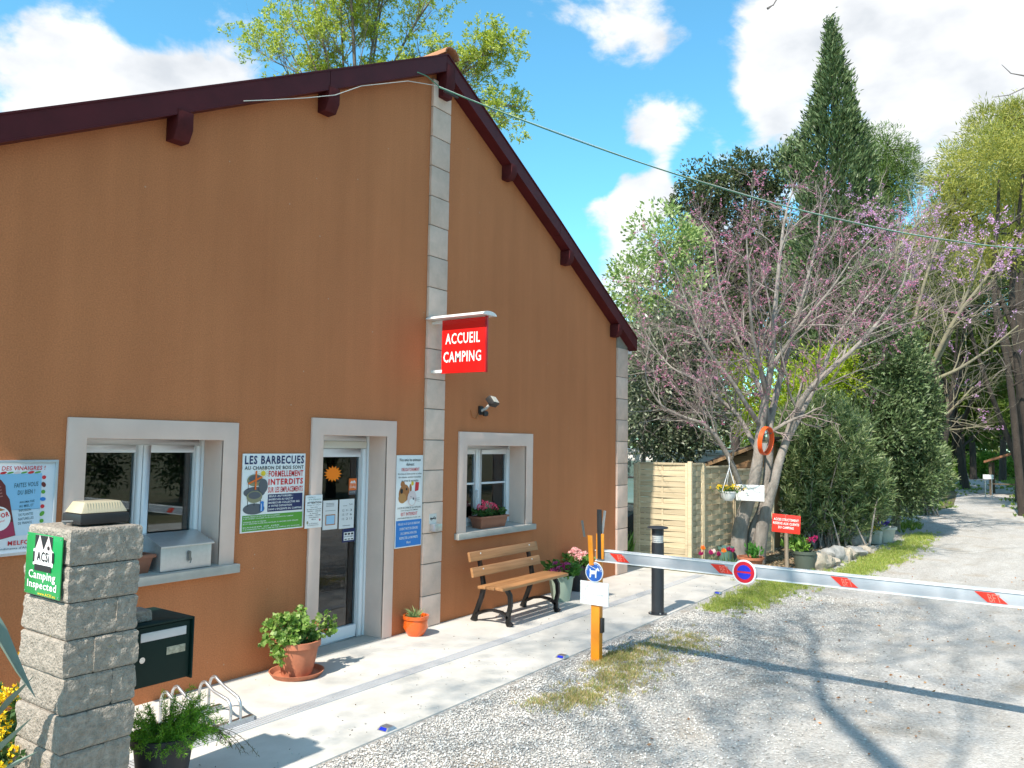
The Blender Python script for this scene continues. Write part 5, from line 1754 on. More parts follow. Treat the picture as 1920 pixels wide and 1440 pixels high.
mt, mtw = MB(), MB(); tips = []
S2 = dict(S, kids=[0, 5, 4, 2])
for k, pts in L2_.items():
    o, rd = limb(mt, pts, {'a': .115, 'b': .09, 'c': .06, 'd': .07, 'e': .06, 'f': .07}[k], .015, 8)
    m = len(o)
    for j in range(9):
        i = int((m - 2) * rng.uniform(.45 if k == 'a' else .3, 1)); dd = (o[i + 1] - o[i]).normalized()
        grow([mt, mt, mtw, mtw], rng, o[i], spread(rng, dd, rng.uniform(R(25), R(55))), rng.uniform(.9, 1.7), max(.009, rd[i] * .42), 1, S2, tips)
mt.build('trunk', BARK_L, j2, smooth=60)
o = mtw.build('twigs', mat('lichen_twig', (.19, .17, .125), .9), j2); o['kind'] = 'stuff'
P = []; D = []
for pts in tips:
    if (pts[0].z < 6.3 and rng.random() < .94) or rng.random() < .55: continue
    for i in range(len(pts) - 1):
        for _ in range(int(rng.integers(0, 4))):
            q = pts[i].lerp(pts[i + 1], rng.random())
            for _ in range(3): P.append(np.array(q) + rng.normal(0, .022, 3)); D.append(rng.normal(0, 1, 3))
leaves('blossom', rng, np.array(P), np.array(D), .050, .034, leaf_mat('lilac_blossom', [(.40, .20, .38), (.48, .28, .46), (.54, .38, .52), (.40, .16, .32)], .35), j2)

# traffic mirror on the tree
t = thing('traffic_mirror', 'round convex mirror with orange rim tied to the judas tree trunk', 'mirror', (14.22, -1.60, 2.23))
nrm = Vector((-.12, -.98, -.12)).normalized()
a_ = nrm.orthogonal().normalized(); b_ = nrm.cross(a_)
ctr = Vector((14.22, -1.66, 2.23))
mb = MB(); n1 = 40
ring = []
for k in range(n1):
    an = 2 * math.pi * k / n1; e = a_ * math.cos(an) + b_ * math.sin(an)
    ring += [ctr + e * .225 - nrm * .03, ctr + e * .255 - nrm * .03, ctr + e * .255 + nrm * .05, ctr + e * .235 + nrm * .05]
mb.add(ring, [(k * 4 + q, k * 4 + (q + 1) % 4, ((k + 1) % n1) * 4 + (q + 1) % 4, ((k + 1) % n1) * 4 + q) for k in range(n1) for q in range(4)])
mb.build('rim', mat('rim_orange', (.85, .10, .015), .4), t, smooth=40)
mb = MB(); vs = [ctr + nrm * .035]
for rr_, dz in ((.12, .027), (.224, .0)):
    vs += [ctr + (a_ * math.cos(2 * math.pi * k / 24) + b_ * math.sin(2 * math.pi * k / 24)) * rr_ + nrm * dz for k in range(24)]
mb.add(vs, [(0, 1 + k, 1 + (k + 1) % 24) for k in range(24)] + [(1 + k, 25 + k, 25 + (k + 1) % 24, 1 + (k + 1) % 24) for k in range(24)])
mb.build('mirror_face', mat('mirror', (.6, .6, .6), .08, metal=1), t, smooth=60)
MB().bar(ctr - nrm * .03, Vector((14.5, -1.45, 2.2)), .03, .03).build('bracket', STEEL, t)

# white direction board on the tree
t = thing('white_board', 'white board with small key emblem nailed to the judas tree', 'sign', (14.07, -1.41, 1.16))
O = Vector((14.10, -1.16, 1.155))
board(t, O, (.06, -1, 0), Z_, .50, .285, .012, WHITE_PAINT)
s = Sign(t, O, (.06, -1, 0), Z_, lift=.002)
for k in range(3): s.rect(GREYP, .05 + k * .035, .185 - .01 * k, .07 + k * .04, .235, 1)
s.oval(GREYP, .125, .205, .022, .022, 2); s.line(GREYP, (.02, .235), (.14, .25), .008)
for i, (l, a, ww) in enumerate((('Parking', .25, .11), ('du', .30, .03), ('camping', .24, .11), ('réservé aux', .20, .14), ('clients', .25, .09))): s.text(mat('worn_print', (.55, .55, .53), .5), l, a, .22 - i * .045, ww, .022)
s.finish()

# hanging basket
t = thing('hanging_basket', 'white hanging basket of yellow flowers on a judas tree branch', 'basket', (13.72, -1.15, 1.16))
bc = (13.72, -1.15, 1.165)
MB().lathe([(0, 0), (.075, .002), (.12, .06), (.145, .15), (.155, .15), (.155, .165), (.135, .165), (.13, .13), (0, .13)], bc, 28).build('bowl', mat('white_plastic', (.74, .74, .74), .4), t, smooth=40)
mb = MB()
for k in range(3):
    a = 2.1 * k + .6
    mb.tube([(bc[0] + .145 * math.cos(a), bc[1] + .145 * math.sin(a), bc[2] + .16), (13.735, -1.17, 1.75)], .006, 6)
mb.tube([(13.735, -1.17, 1.74), (13.735, -1.17, 1.80), (13.80, -1.14, 1.90), (13.90, -1.10, 1.95)], .006, 6)
mb.build('hanger', WHITE_PVC, t)
rng = np.random.default_rng(61)
P = np.array(bc) + rng.normal(0, 1, (260, 3)) * [.09, .09, .03] + [0, 0, .19]
leaves('foliage', rng, P, rng.normal(0, 1, P.shape) + [0, 0, .5], .05, .025, LEAF_DK, t)
fc = np.array(bc) + rng.normal(0, 1, (34, 3)) * [.10, .12, .025] + [0, .03, .22]
flower_mesh('flowers', rng, fc, 10, .016, .028, YEL, t)

# red access board on a stake
t = thing('access_sign', 'red board reading ACCES STRICTEMENT RESERVE on a wooden stake', 'sign', (14.16, -2.02, 0))
MB().tube([(14.17, -2.03, -.1), (14.165, -2.025, .4), (14.16, -2.03, .95)], [.040, .036, .034], 9).build('stake', wood_mat('grey_stake', (.34, .27, .20), (.20, .16, .12), 'z'), t, smooth=50)
Ud = Vector((.10, -1, -.045)).normalized()
O = Vector((14.105, -1.79, .645))
Vd = Vector((0, -.045, 1)).normalized()
board(t, O, Ud, Vd, .475, .315, .008, mat('access_red', (.72, .035, .02), .45))
s = Sign(t, O, Ud, Vd, lift=.002)
for i, (l, a, ww) in enumerate((('ACCES STRICTEMENT', .03, .415), ('RESERVE AUX CLIENTS', .02, .435), ('DU CAMPING', .11, .255))): s.text(TXT_WHITE, l, a, .205 - i * .068, ww, .044, bold=.035)
s.finish()

# pots and tulips at the tree
SAGE = mat('grey_green_pot', (.085, .105, .085), .6)
t, zt = pot('green_tub', 'large grey green tub with tulip and leafy plant beside the red access sign', (14.42, -2.26, -.01), .15, .19, .33, SAGE, rim=.02)
rng = np.random.default_rng(71)
P = np.array([14.38, -2.18, zt]) + rng.normal(0, 1, (160, 3)) * [.08, .10, .06] + [0, .04, .08]
leaves('foliage', rng, P, rng.normal(0, .6, P.shape) + [0, 0, 1], .12, .05, LEAF_FRESH, t)
flower_mesh('flowers', rng, [(14.45, -2.38, zt + .20), (14.46, -2.31, zt + .17), (14.5, -2.42, zt + .22)], 16, .025, .05, leaf_mat('magenta_petal', [(.25, .01, .07), (.34, .02, .11)], .2), t)
t, zt = pot('teal_pot', 'narrow teal plastic pot between the tulips and the judas tree trunk', (14.06, -.98, -.01), .10, .14, .33, mat('teal_plastic', (.10, .20, .17), .5), rim=.015)
t, zt = pot('terracotta_bowl', 'wide terracotta bowl with a green succulent at the foot of the judas tree', (13.85, -1.50, -.01), .15, .22, .22, TERRA, rim=.025, rimh=.04)
rng = np.random.default_rng(72)
P = np.array([13.85, -1.55, zt]) + rng.normal(0, 1, (90, 3)) * [.05, .05, .05] + [0, 0, .05]
leaves('foliage', rng, P, rng.normal(0, .5, P.shape) + [0, 0, .9], .12, .05, leaf_mat('succulent_leaf', [(.05, .16, .03), (.09, .24, .05)]), t)
# tulips
MAG = leaf_mat('tulip_magenta', [(.24, .01, .07), (.32, .02, .11)], .2); YR = leaf_mat('tulip_flame', [(.75, .40, .03), (.72, .12, .03)], .2); WHT = leaf_mat('tulip_white', [(.7, .62, .55), (.72, .55, .55)], .2)
TL = leaf_mat('tulip_leaf', [(.06, .13, .06), (.10, .19, .09)], .3)
rng = np.random.default_rng(73)
tul = [(13.20, -.85, .24, 'magenta tulip nearest the screen corner', MAG), (13.24, -.88, .33, 'yellow and red tulip at the left of the tulip row', YR), (13.34, -.98, .25, 'magenta tulip left of the white tulip', MAG), (13.37, -1.01, .27, 'white tulip in the row by the screen', WHT),
       (13.46, -1.07, .22, 'low dark magenta tulip in the middle of the row', MAG), (13.52, -1.14, .28, 'orange flamed tulip right of the middle of the row', YR), (13.58, -1.20, .31, 'tall magenta tulip right of the flamed one', MAG), (13.66, -1.25, .28, 'last magenta tulip, beside the teal pot', MAG)]
for x, y, h, lab, m_ in tul:
    t = thing('tulip', lab, 'flower', (x, y, 0), 'tulips along the wooden screen')
    MB().tube([(x, y, -.01), (x + .01, y, h * .5), (x, y, h)], .005, 6).build('stem', STEM, t)
    n = 14; a = rng.uniform(0, 6.28, n)
    leaves('bloom', rng, np.stack([x + .014 * np.cos(a), y + .014 * np.sin(a), np.full(n, h)], 1), np.stack([np.cos(a) * .25, np.sin(a) * .25, np.ones(n)], 1), .075, .05, m_, t, kind=None)
    a = rng.uniform(0, 6.28, 7)
    leaves('leaf', rng, np.stack([x + .01 * np.cos(a), y + .01 * np.sin(a), np.zeros(7)], 1), np.stack([np.cos(a) * .4, np.sin(a) * .4, np.ones(7)], 1), .20, .035, TL, t, kind=None)

# iris clump between building and screen
t = thing('iris_clump', 'clump of sword-shaped iris leaves between the building corner and the screen', 'plant', (12.85, .12, 0))
rng = np.random.default_rng(75); n = 120
P = np.stack([rng.uniform(12.7, 13.2, n), rng.uniform(.36, .75, n), np.zeros(n)], 1)
leaves('leaves', rng, P, rng.normal(0, .28, (n, 3)) + [0, 0, 1], .55, .05, leaf_mat('iris_leaf', [(.12, .24, .05), (.20, .34, .08), (.10, .19, .04)], .4), t, fold=.02)

# border of stones
ROCK = mat('pale_limestone', (.46, .40, .32), .9, scale=5, col2=(.33, .29, .235), bump=.5, bscale=24, bdist=.02)
ROCKG = mat('grey_limestone', (.34, .34, .33), .9, scale=6, col2=(.22, .22, .215), bump=.5, bscale=24, bdist=.02)
rr = random.Random(5)
rocks = [(14.72, -2.40, .27, .22, .19, ROCK, 'biggest pale boulder at the near end of the stone border'), (15.02, -2.44, .20, .17, .15, ROCK, 'tan boulder leaning on the biggest one in the stone border'), (15.30, -2.52, .14, .12, .09, ROCK, 'small flat tan stone in the stone border'),
         (15.55, -2.40, .21, .19, .16, ROCKG, 'pale grey boulder with a white top in the stone border'), (15.85, -2.47, .20, .18, .17, ROCKG, 'mid grey boulder in the middle of the stone border'), (16.15, -2.52, .17, .15, .15, ROCK, 'upright tan stone beside the mid grey boulder'), (16.45, -2.58, .15, .13, .12, ROCK, 'small tan stone before the dark one in the border'),
         (16.85, -2.58, .24, .20, .13, ROCKG, 'low dark grey stone far along the stone border'), (17.3, -2.66, .18, .15, .11, ROCK, 'flat pale stone near the far end of the border'), (17.8, -2.66, .15, .14, .10, ROCK, 'last small tan stone at the far end of the border'), (18.4, -2.28, .24, .22, .26, ROCKG, 'white streaked boulder under the oleander by the white pots')]
for i, (x, y, a, b, c, m_, lab) in enumerate(rocks):
    o = MB().blob((x, y, c * .55), (a, b, c), seed=i + 3, sub=3, amp=.45, freq=1.7).build('border_stone', m_, smooth=32, origin=(x, y, 0))
    tag(o, lab, 'stone', 'stones edging the oleander bed')
t, zt = pot('cream_pot', 'round cream stone pot with yellow rim and violet flowers at the bed end', (19.75, -2.62, 0), .15, .24, .36, mat('cream_pot', (.58, .55, .48), .8, var=.12, scale=6), rim=.04, rimh=.06)
rng = np.random.default_rng(79)
flower_mesh('flowers', rng, [(19.75 + rng.normal(0, .08), -2.6 + rng.normal(0, .1), zt + .06) for _ in range(9)], 12, .03, .05, leaf_mat('violet_petal', [(.08, .05, .25), (.14, .09, .35)], .2), t)
t = thing('square_pot', 'square cream pot of yellow flowers in front of the round cream one', 'flowerpot', (19.35, -2.48, 0))
mb = MB(); mb.add([(19.22, -2.60, 0), (19.48, -2.60, 0), (19.48, -2.36, 0), (19.22, -2.36, 0), (19.19, -2.63, .28), (19.51, -2.63, .28), (19.51, -2.33, .28), (19.19, -2.33, .28)], [(3, 2, 1, 0), (0, 1, 5, 4), (1, 2, 6, 5), (2, 3, 7, 6), (3, 0, 4, 7), (4, 5, 6, 7)])
mb.build('pot', mat('cream_pot', (.58, .55, .48)), t, bevel=.012)
flower_mesh('flowers', rng, [(19.3 + rng.normal(0, .07), -2.42 + rng.normal(0, .07), .34) for _ in range(9)], 12, .03, .05, YEL, t)

# ================================================================== shrubs and trees behind
OLE = leaf_mat('oleander_leaf', [(.06, .10, .04), (.11, .16, .06), (.18, .235, .10), (.27, .31, .16)], .25, rough=.4)


def oleander(label, base, ells, seed, nshoot, size, group):
    t = thing('oleander', label, 'shrub', base, group)
    rng = np.random.default_rng(seed)
    E = np.array(ells); rad = E[:, 3:6]
    w = rad[:, 0] * rad[:, 2]; w /= w.sum()
    idx = rng.choice(len(E), nshoot, p=w)
    d = unit(rng.normal(0, 1, (nshoot, 3)) + [0, 0, .25]); u = rng.uniform(0, 1, (nshoot, 1)) ** .4
    tip = E[idx, :3] + d * rad[idx] * u
    tip[:, 2] = np.maximum(tip[:, 2], .12)
    sd = unit(d * .7 + np.array([0, 0, .8]) + rng.normal(0, .3, d.shape))
    per = 15
    P = np.repeat(tip, per, 0) - np.repeat(sd, per, 0) * (np.tile(np.arange(per), nshoot)[:, None] / per) * .30
    ax = np.repeat(sd, per, 0)
    side = unit(np.cross(ax, rng.normal(0, 1, P.shape)))
    open_ = (.35 + .9 * np.tile(np.arange(per), nshoot)[:, None] / per)
    leaves('foliage', rng, P, ax * .8 + side * open_, size, size * .17, OLE, t, droop=.12, fold=.05)
    mb = MB()
    for k in range(70):
        e = Vector(tip[rng.integers(nshoot)]); b = Vector((base[0] + rng.normal(0, .25), base[1] + rng.normal(0, .3), 0))
        limb(mb, [b, b.lerp(e, .5) + Vector((0, 0, .15)), e], .022, .007, 5)
    mb.build('stems', BARK_G, t, smooth=60)


oleander('big oleander thicket behind the stone border, beside the red access sign', (17.9, -1.7, 0), [(17.76, -1.63, 1.43, .92, .92, 1.15), (18.05, -2.02, 2.01, 1.03, .9, 1.2), (18.5, -2.50, 1.22, .65, .6, .92), (17.51, -1.37, 2.32, .69, .7, .92), (17.48, -1.24, .83, .52, .5, .6), (18.21, -2.05, .70, .85, .6, .6), (18.3, -1.6, 2.7, .8, .8, .8)], 301, 2500, .16, 'oleander bushes')
oleander('darker oleander bush farther down the track, where it narrows', (29.0, -1.9, 0), [(29.09, -1.99, 1.03, .96, .9, 1.05), (29.41, -2.41, 1.47, .75, .7, 1.05), (28.73, -1.59, 1.81, .88, .9, 1.05), (30.5, -2.0, 1.6, 1.0, .8, 1.2)], 302, 1100, .22, 'oleander bushes')

GLOSS = leaf_mat('grey_green_leaf', [(.04, .06, .03), (.08, .11, .06), (.15, .18, .11), (.28, .30, .22)], .2, rough=.35, spec=.6)
leafy('evergreen_shrub', 'tall grey green glossy-leaved shrub behind the building corner and screen', 'shrub', (16.9, .9, 0), ell([(16.11, 1.27, 3.94, 1.00, 1.06), (16.43, .72, 4.66, .83, .83), (16.05, 1.5, 2.86, .88, .94), (16.61, .67, 3.01, .94, 1.06), (16.4, 1.1, 2.2, .7, .5)]), GLOSS, 311, 1500, 14, .20, .11, .05, tr=.06)
FRESH2 = leaf_mat('pale_fresh_leaf', [(.12, .18, .05), (.20, .28, .09), (.30, .38, .16), (.38, .44, .24)], .35)
leafy('young_leaf_tree', 'slender tree with pale fresh leaves rising behind the grey green shrub', 'tree', (17.5, 2.4, 0), ell([(17.32, 1.76, 7.04, .80, .95), (17.02, 2.31, 6.01, .72, .64), (17.71, 1.25, 6.57, .60, .90), (17.16, 2.24, 5.12, .77, .77), (17.5, 1.5, 5.6, .7, .9)]), FRESH2, 312, 520, 13, .20, .12, .065, tr=.09)
leafy('holm_oak', 'dark rounded holm oak rising behind the judas tree, left of the cypress', 'tree', (28.6, 4.0, 0), ell([(28.37, 4.59, 11.94, 1.52, 1.01), (29.03, 3.58, 12.36, 1.42, .81), (27.97, 5.28, 10.91, 1.11, 1.21), (28.83, 4.14, 10.33, 1.82, 1.62), (29.63, 2.76, 12.17, 1.01, 1.01), (29.52, 3.14, 10.35, 1.21, 1.62), (28.2, 5.16, 9.3, 1.01, 1.21), (28.9, 3.6, 8.2, 2.0, 1.6), (28.6, 4.2, 6.2, 1.9, 1.7)]),
      leaf_mat('holm_oak_leaf', [(.035, .05, .022), (.06, .08, .032), (.10, .12, .05)], .2), 313, 1300, 22, .30, .16, .075, tr=.22, bark=BARK_D)
MIM = leaf_mat('bright_shrub_leaf', [(.14, .20, .015), (.22, .30, .02), (.30, .38, .03), (.36, .42, .05)], .4)
leafy('bright_shrub', 'bright yellow green feathery shrub glowing behind the judas tree', 'shrub', (20.4, -.3, 0), ell([(19.9, .52, 3.7, 1.08, .94), (20.73, -.92, 3.73, 1.08, .94), (21.05, -1.43, 4.14, .74, .67), (20.41, -.34, 2.78, 1.35, 1.08), (21.23, -1.56, 3.2, .67, .81), (20.8, -.8, 1.6, 1.2, 1.0)]), MIM, 314, 1100, 18, .24, .13, .035, tr=.07)

PIN2 = leaf_mat('olive_pine_needle', [(.13, .15, .035), (.21, .225, .05), (.29, .29, .065), (.35, .33, .085)], .35)
leafy('background_tree', 'hazy grey green tree between the holm oak and the judas tree', 'tree', (49.0, 5.0, 0), ell([(39.97,9.27,9.93,2.27,1.98),(41.31,7.13,11.66,2.27,2.27),(41.22,7.7,8.27,2.55,2.27),(39.66,10.04,7.38,1.98,2.27)]), leaf_mat('grey_leaf', [(.06, .075, .035), (.10, .12, .055), (.15, .165, .085)], .3), 315, 900, 20, .42, .28, .10, tr=.2, bark=BARK_D, group='trees behind the garden', limbs=3)
leafy('background_tree', 'dull green tree hidden behind the cypress and second judas tree', 'tree', (40.5, -1.0, 0), ell([(37.15,2.89,9.37,1.70,1.94),(37.88,1.65,10.85,1.46,1.70),(37.04,3.36,6.95,1.94,2.18),(36.21,4.04,10.8,1.21,1.70),(38.68,0.96,7.47,1.46,2.18)]), leaf_mat('dull_leaf', [(.05, .07, .03), (.085, .115, .045), (.13, .155, .07)], .3), 316, 1100, 20, .38, .26, .09, tr=.2, bark=BARK_D, group='trees behind the garden', limbs=3)
leafy('background_tree', 'bright green leafy tree closing the shaded tunnel over the track', 'tree', (52.0, -.2, 0), ell([(51.59,.55,3.44,1.55,2.17),(52.3,-.79,5.94,1.86,2.17),(53.37,-2.3,4.3,1.4,1.5),(51.02,.96,6.53,1.55,1.86),(50,1.2,2.2,1.3,1.9),(53.5,-3.3,6.6,1.5,1.6),(44.5,-2.9,6.3,1.7,1.0),(48.5,-3.3,5.9,1.7,1.1),(41,-3.7,7.2,1.5,.8),(46.5,-1.4,7.0,1.4,1.0)]), leaf_mat('tunnel_leaf', [(.06, .10, .02), (.11, .17, .035), (.17, .24, .06)], .4), 318, 2100, 18, .36, .24, .12, tr=.2, bark=BARK_D, group='trees behind the garden', limbs=3)  # nearer crown masses above the lane are added to darken it
leafy('background_tree', 'dense mid green evergreen filling the view between the pine trunks', 'tree', (53.5, -1.0, 0), ell([(51.64,0.9,13.57,1.90,2.22),(53.18,-1.13,12.35,2.22,2.22),(54.73,-3.34,12.39,1.90,2.53),(54.72,-2.83,8.59,1.90,2.22),(53.26,-0.76,8.55,1.90,1.90),(51.99,1.06,8.52,1.58,2.22),(55.71,-3.92,6.08,1.27,2.22)]), leaf_mat('canopy_leaf', [(.045, .07, .02), (.08, .12, .035), (.13, .17, .055)], .3), 319, 1700, 20, .38, .26, .09, tr=.2, bark=BARK_D, group='trees behind the garden', limbs=3)
leafy('background_tree', 'olive tree mass behind the lilac blossom', 'tree', (49.5, -1.5, 0), ell([(47.98,0.93,13.13,1.78,1.78),(49.02,-0.51,12.86,1.78,1.78),(48.04,1.28,9.87,1.78,2.37),(50.43,-2.44,12.3,1.48,1.48)]), PIN2, 317, 700, 20, .40, .28, .05, tr=.2, bark=BARK_D, group='trees behind the garden', limbs=3)

# the big cypress
CYP = leaf_mat('cypress_spray', [(.04, .065, .025), (.075, .12, .045), (.115, .165, .07), (.16, .20, .105)], .15)
cy = thing('cypress', 'tall dark green pointed cypress standing above everything else', 'tree', (25.0, -.65, 0))
rng = np.random.default_rng(321)
prof = [(0, 1.1), (2, 1.35), (4, 1.5), (5.8, 1.50), (7.8, 1.46), (9.1, 1.32), (10.2, 1.12), (11.4, .94), (12.6, .58), (13.4, .38), (14.0, .22), (14.6, .10), (15.05, .0)]
pz = np.array([q[0] for q in prof]); pr_ = np.array([q[1] for q in prof])
nc = 3600
zz = rng.uniform(.4, 15.1, nc * 2); rmax = np.interp(zz, pz, pr_)
keep = rng.uniform(0, 1.5, nc * 2) < (rmax + .12); zz = zz[keep][:nc]; rmax = rmax[keep][:nc]; nc = len(zz)
a = rng.uniform(0, 6.283, nc)
lump = np.array([1 + .40 * mnoise.noise(Vector((math.cos(q) * 1.5, math.sin(q) * 1.5, w * .75))) + .26 * mnoise.noise(Vector((math.cos(q) * 4, math.sin(q) * 4, w * 2.2))) for q, w in zip(a, zz)])
r_ = rmax * lump * rng.uniform(.55, 1.0, nc) ** .5
axx = 25.0 - .45 * (zz / 15.6)
ayy = -.65 + .1 * (zz / 15.6)
r_ = r_ * np.interp(zz, [0, 6, 9, 16], [1.0, .95, .88, .9])
C = np.stack([axx + r_ * np.cos(a), ayy + r_ * np.sin(a), zz], 1)
O_ = np.stack([np.cos(a), np.sin(a), np.full(nc, 1.1)], 1)
# a stray tuft on the left flank
C2 = np.array([24.45, .62, 10.95]) + rng.normal(0, 1, (70, 3)) * [.15, .17, .34]
C = np.vstack([C, C2]); O_ = np.vstack([O_, np.tile([0, .1, 1.0], (70, 1))])
per = 20
P = np.repeat(C, per, 0) + rng.normal(0, 1, (len(C) * per, 3)) * [.08, .08, .13]
D = np.repeat(O_, per, 0) + rng.normal(0, .42, P.shape)
leaves('crown', rng, P, D, .17, .055, CYP, cy)
mb = MB(); limb(mb, [(25.0, -.65, -.2), (24.95, -.65, 4), (24.8, -.6, 9), (24.56, -.55, 14.8)], .28, .02, 9)
mb.tube([(24.8, -.5, 9.8), (24.6, .2, 10.2), (24.45, .60, 10.8)], [.05, .04, .02], 6)
mb.build('trunk', BARK_D, cy, smooth=60)

leafy('juniper', 'broad dark green juniper below the cypress on the track side', 'tree', (21.5, -2.2, 0), ell([(21.2, -2.28, 5.82, .62, 1.18), (21.3, -2.60, 4.10, .79, 1.44), (21.2, -2.28, 2.66, 1.15, 1.18), (21.6, -2.70, 1.62, .92, 1.18), (21.75, -3.15, 3.1, .5, .9)]), CYP, 322, 2200, 22, .24, .13, .045, tr=.16, bark=BARK_D, up=.5)
# laurel wall low behind the screen
leafy('laurel', 'low dark laurel bush behind the wooden screen and caravan', 'shrub', (17.6, 4.6, 0), [(17.6, 4.6, 1.9, 1.2, 1.2, 1.7), (18.2, 3.6, 3.4, 1.4, 1.2, 1.4), (19.6, 2.6, 4.2, 1.4, 1.3, 1.6)], leaf_mat('laurel_leaf', [(.03, .055, .02), (.05, .085, .03), (.09, .12, .06)], .2, rough=.35, spec=.6), 323, 700, 18, .25, .14, .06, tr=.07)

# bare grey tree right of the cypress
t = thing('bare_tree', 'leafless grey tree with fine pale twigs right behind the cypress', 'tree', (30.0, -.9, 0))
rng = np.random.default_rng(331); mt, mtw = MB(), MB(); tips = []
o, rd = limb(mt, [(30.0, -.9, -.2), (30.1, -.9, 4), (30.1, -.8, 7.4), (30.1, -1.0, 9.3)], .16, .06, 8)
S3 = {'seg': [5, 5, 4, 4, 3], 'wob': .10, 'up': [.1, .10, .08, .05, .05], 'max': 3, 'kids': [0, 8, 7, 4], 'ang': (R(20), R(45)), 'lf': .6, 'from': .1}
for k in range(11):
    i = int((len(o) - 2) * rng.uniform(.45, 1))
    grow([mt, mt, mtw, mtw], rng, o[i], spread(rng, (0, -.25, 1), rng.uniform(R(15), R(50))), rng.uniform(1.8, 3.2), .05, 1, S3, tips)
mt.build('trunk', BARK_G, t, smooth=60); ob = mtw.build('twigs', mat('pale_twig', (.34, .30, .25), .9), t); ob['kind'] = 'stuff'

# pines on the right and woodland behind
PIN1 = leaf_mat('pine_needle', [(.06, .085, .025), (.10, .13, .035), (.15, .18, .05)], .25)
leafy('pine', 'rounded green pine crown just right of the cypress tip', 'tree', (40.5, .5, 0), ell([(40.52, .67, 16.34, 1.54, 1.15), (41.11, -.03, 15.33, 1.15, 1.41), (39.96, 1.52, 15.94, 1.28, 1.28), (40.64, .72, 14.68, 1.79, 1.54), (40.5, 1.6, 13.6, 2.0, 1.5)]), leaf_mat('green_pine_needle', [(.07, .11, .03), (.11, .165, .045), (.16, .22, .06)], .25), 341, 1000, 22, .34, .24, .035, tr=.25, bark=BARK_D, group='pines beyond the garden')
leafy('pine', 'large yellow olive pine filling the top right, nearest the frame edge', 'tree', (38.9, -4.5, 0), ell([(38.89, -3.92, 15.83, 1.26, 1.26), (38.17, -2.64, 13.86, 1.38, 1.38), (39.47, -4.52, 14.12, 1.38, 1.83), (38.67, -3.15, 12.27, 1.83, 1.60), (37.92, -2.01, 11.79, 1.26, 1.38), (39.5, -4.87, 16.41, .92, .92), (39.68, -4.43, 11.15, 1.60, 1.38)]), PIN2, 342, 1700, 22, .36, .24, .035, tr=.28, bark=BARK_D, group='pines beyond the garden')
leafy('pine', 'olive pine with drooping lower boughs over the middle of the track', 'tree', (54.0, .3, 0), ell([(53.29, .6, 11.25, 1.94, 2.6), (54.31, -.68, 9.98, 1.8, 2.3), (53.98, .21, 6.94, 1.8, 2.2)]), PIN2, 343, 1100, 20, .42, .30, .05, tr=.25, bark=BARK_D, group='pines beyond the garden')
leafy('pine', 'shaded pine with tall clear trunk right of the far track', 'tree', (64.5, -2.3, 0), ell([(63.34, -1.0, 7.45, 2.0, 2.8), (64.46, -2.88, 9.7, 2.2, 2.9), (64.8, -2.2, 5.4, 1.7, 1.8), (65.2, -3.36, 6.4, 1.48, 2.4)]), PIN1, 344, 1100, 20, .45, .32, .055, tr=.25, bark=BARK_D, group='pines beyond the garden')
leafy('broadleaf_tree', 'mid green broadleaf tree closing the far end of the track', 'tree', (70.5, 1.3, 0), ell([(70.46, 1.48, 4.35, 2.51, 2.9), (71.75, -.6, 4.2, 1.9, 2.0), (68.94, 3.49, 5.56, 2.51, 3.3), (72, -2.4, 6, 2.3, 3.2)]), leaf_mat('far_leaf', [(.05, .09, .02), (.09, .15, .03), (.14, .21, .05)], .35), 345, 1100, 18, .5, .34, .17, tr=.2, bark=BARK_D)
leafy('hedge', 'low bright green hedge across the end of the track', 'hedge', (69.0, .6, 0), [(69.57, -.9, .9, 1.2, 3.4, .9), (68.2, 3.5, 1.0, 1.2, 2.6, 1.0), (71, -5.2, 1.2, 1.4, 2.6, 1.2)], leaf_mat('hedge_leaf', [(.08, .16, .03), (.13, .24, .04), (.18, .30, .06)], .4), 346, 700, 16, .4, .26, .14, tr=.04, limbs=3)
leafy('dark_pine', 'dense dark pine behind the second judas tree', 'tree', (36.5, -1.6, 0), [(36.6, -1.9, 8.9, 1.2, 1.2, 1.6), (36.2, -1.3, 7.2, 1.0, 1.0, 1.4), (37.2, -2.6, 9.9, 1.1, 1.0, 1.2), (36.8, -.9, 9.6, 1.1, 1.1, 1.3), (40.5, -3.1, 9.6, 1.8, 1.2, .9), (44.5, -3.0, 10.4, 1.8, 1.3, .9), (33.5, -3.4, 8.6, 1.3, .9, .7)], PIN1, 347, 700, 22, .32, .24, .035, tr=.18, bark=BARK_D, group='pines beyond the garden')  # outlying crown masses over the track are added to cast shade bands

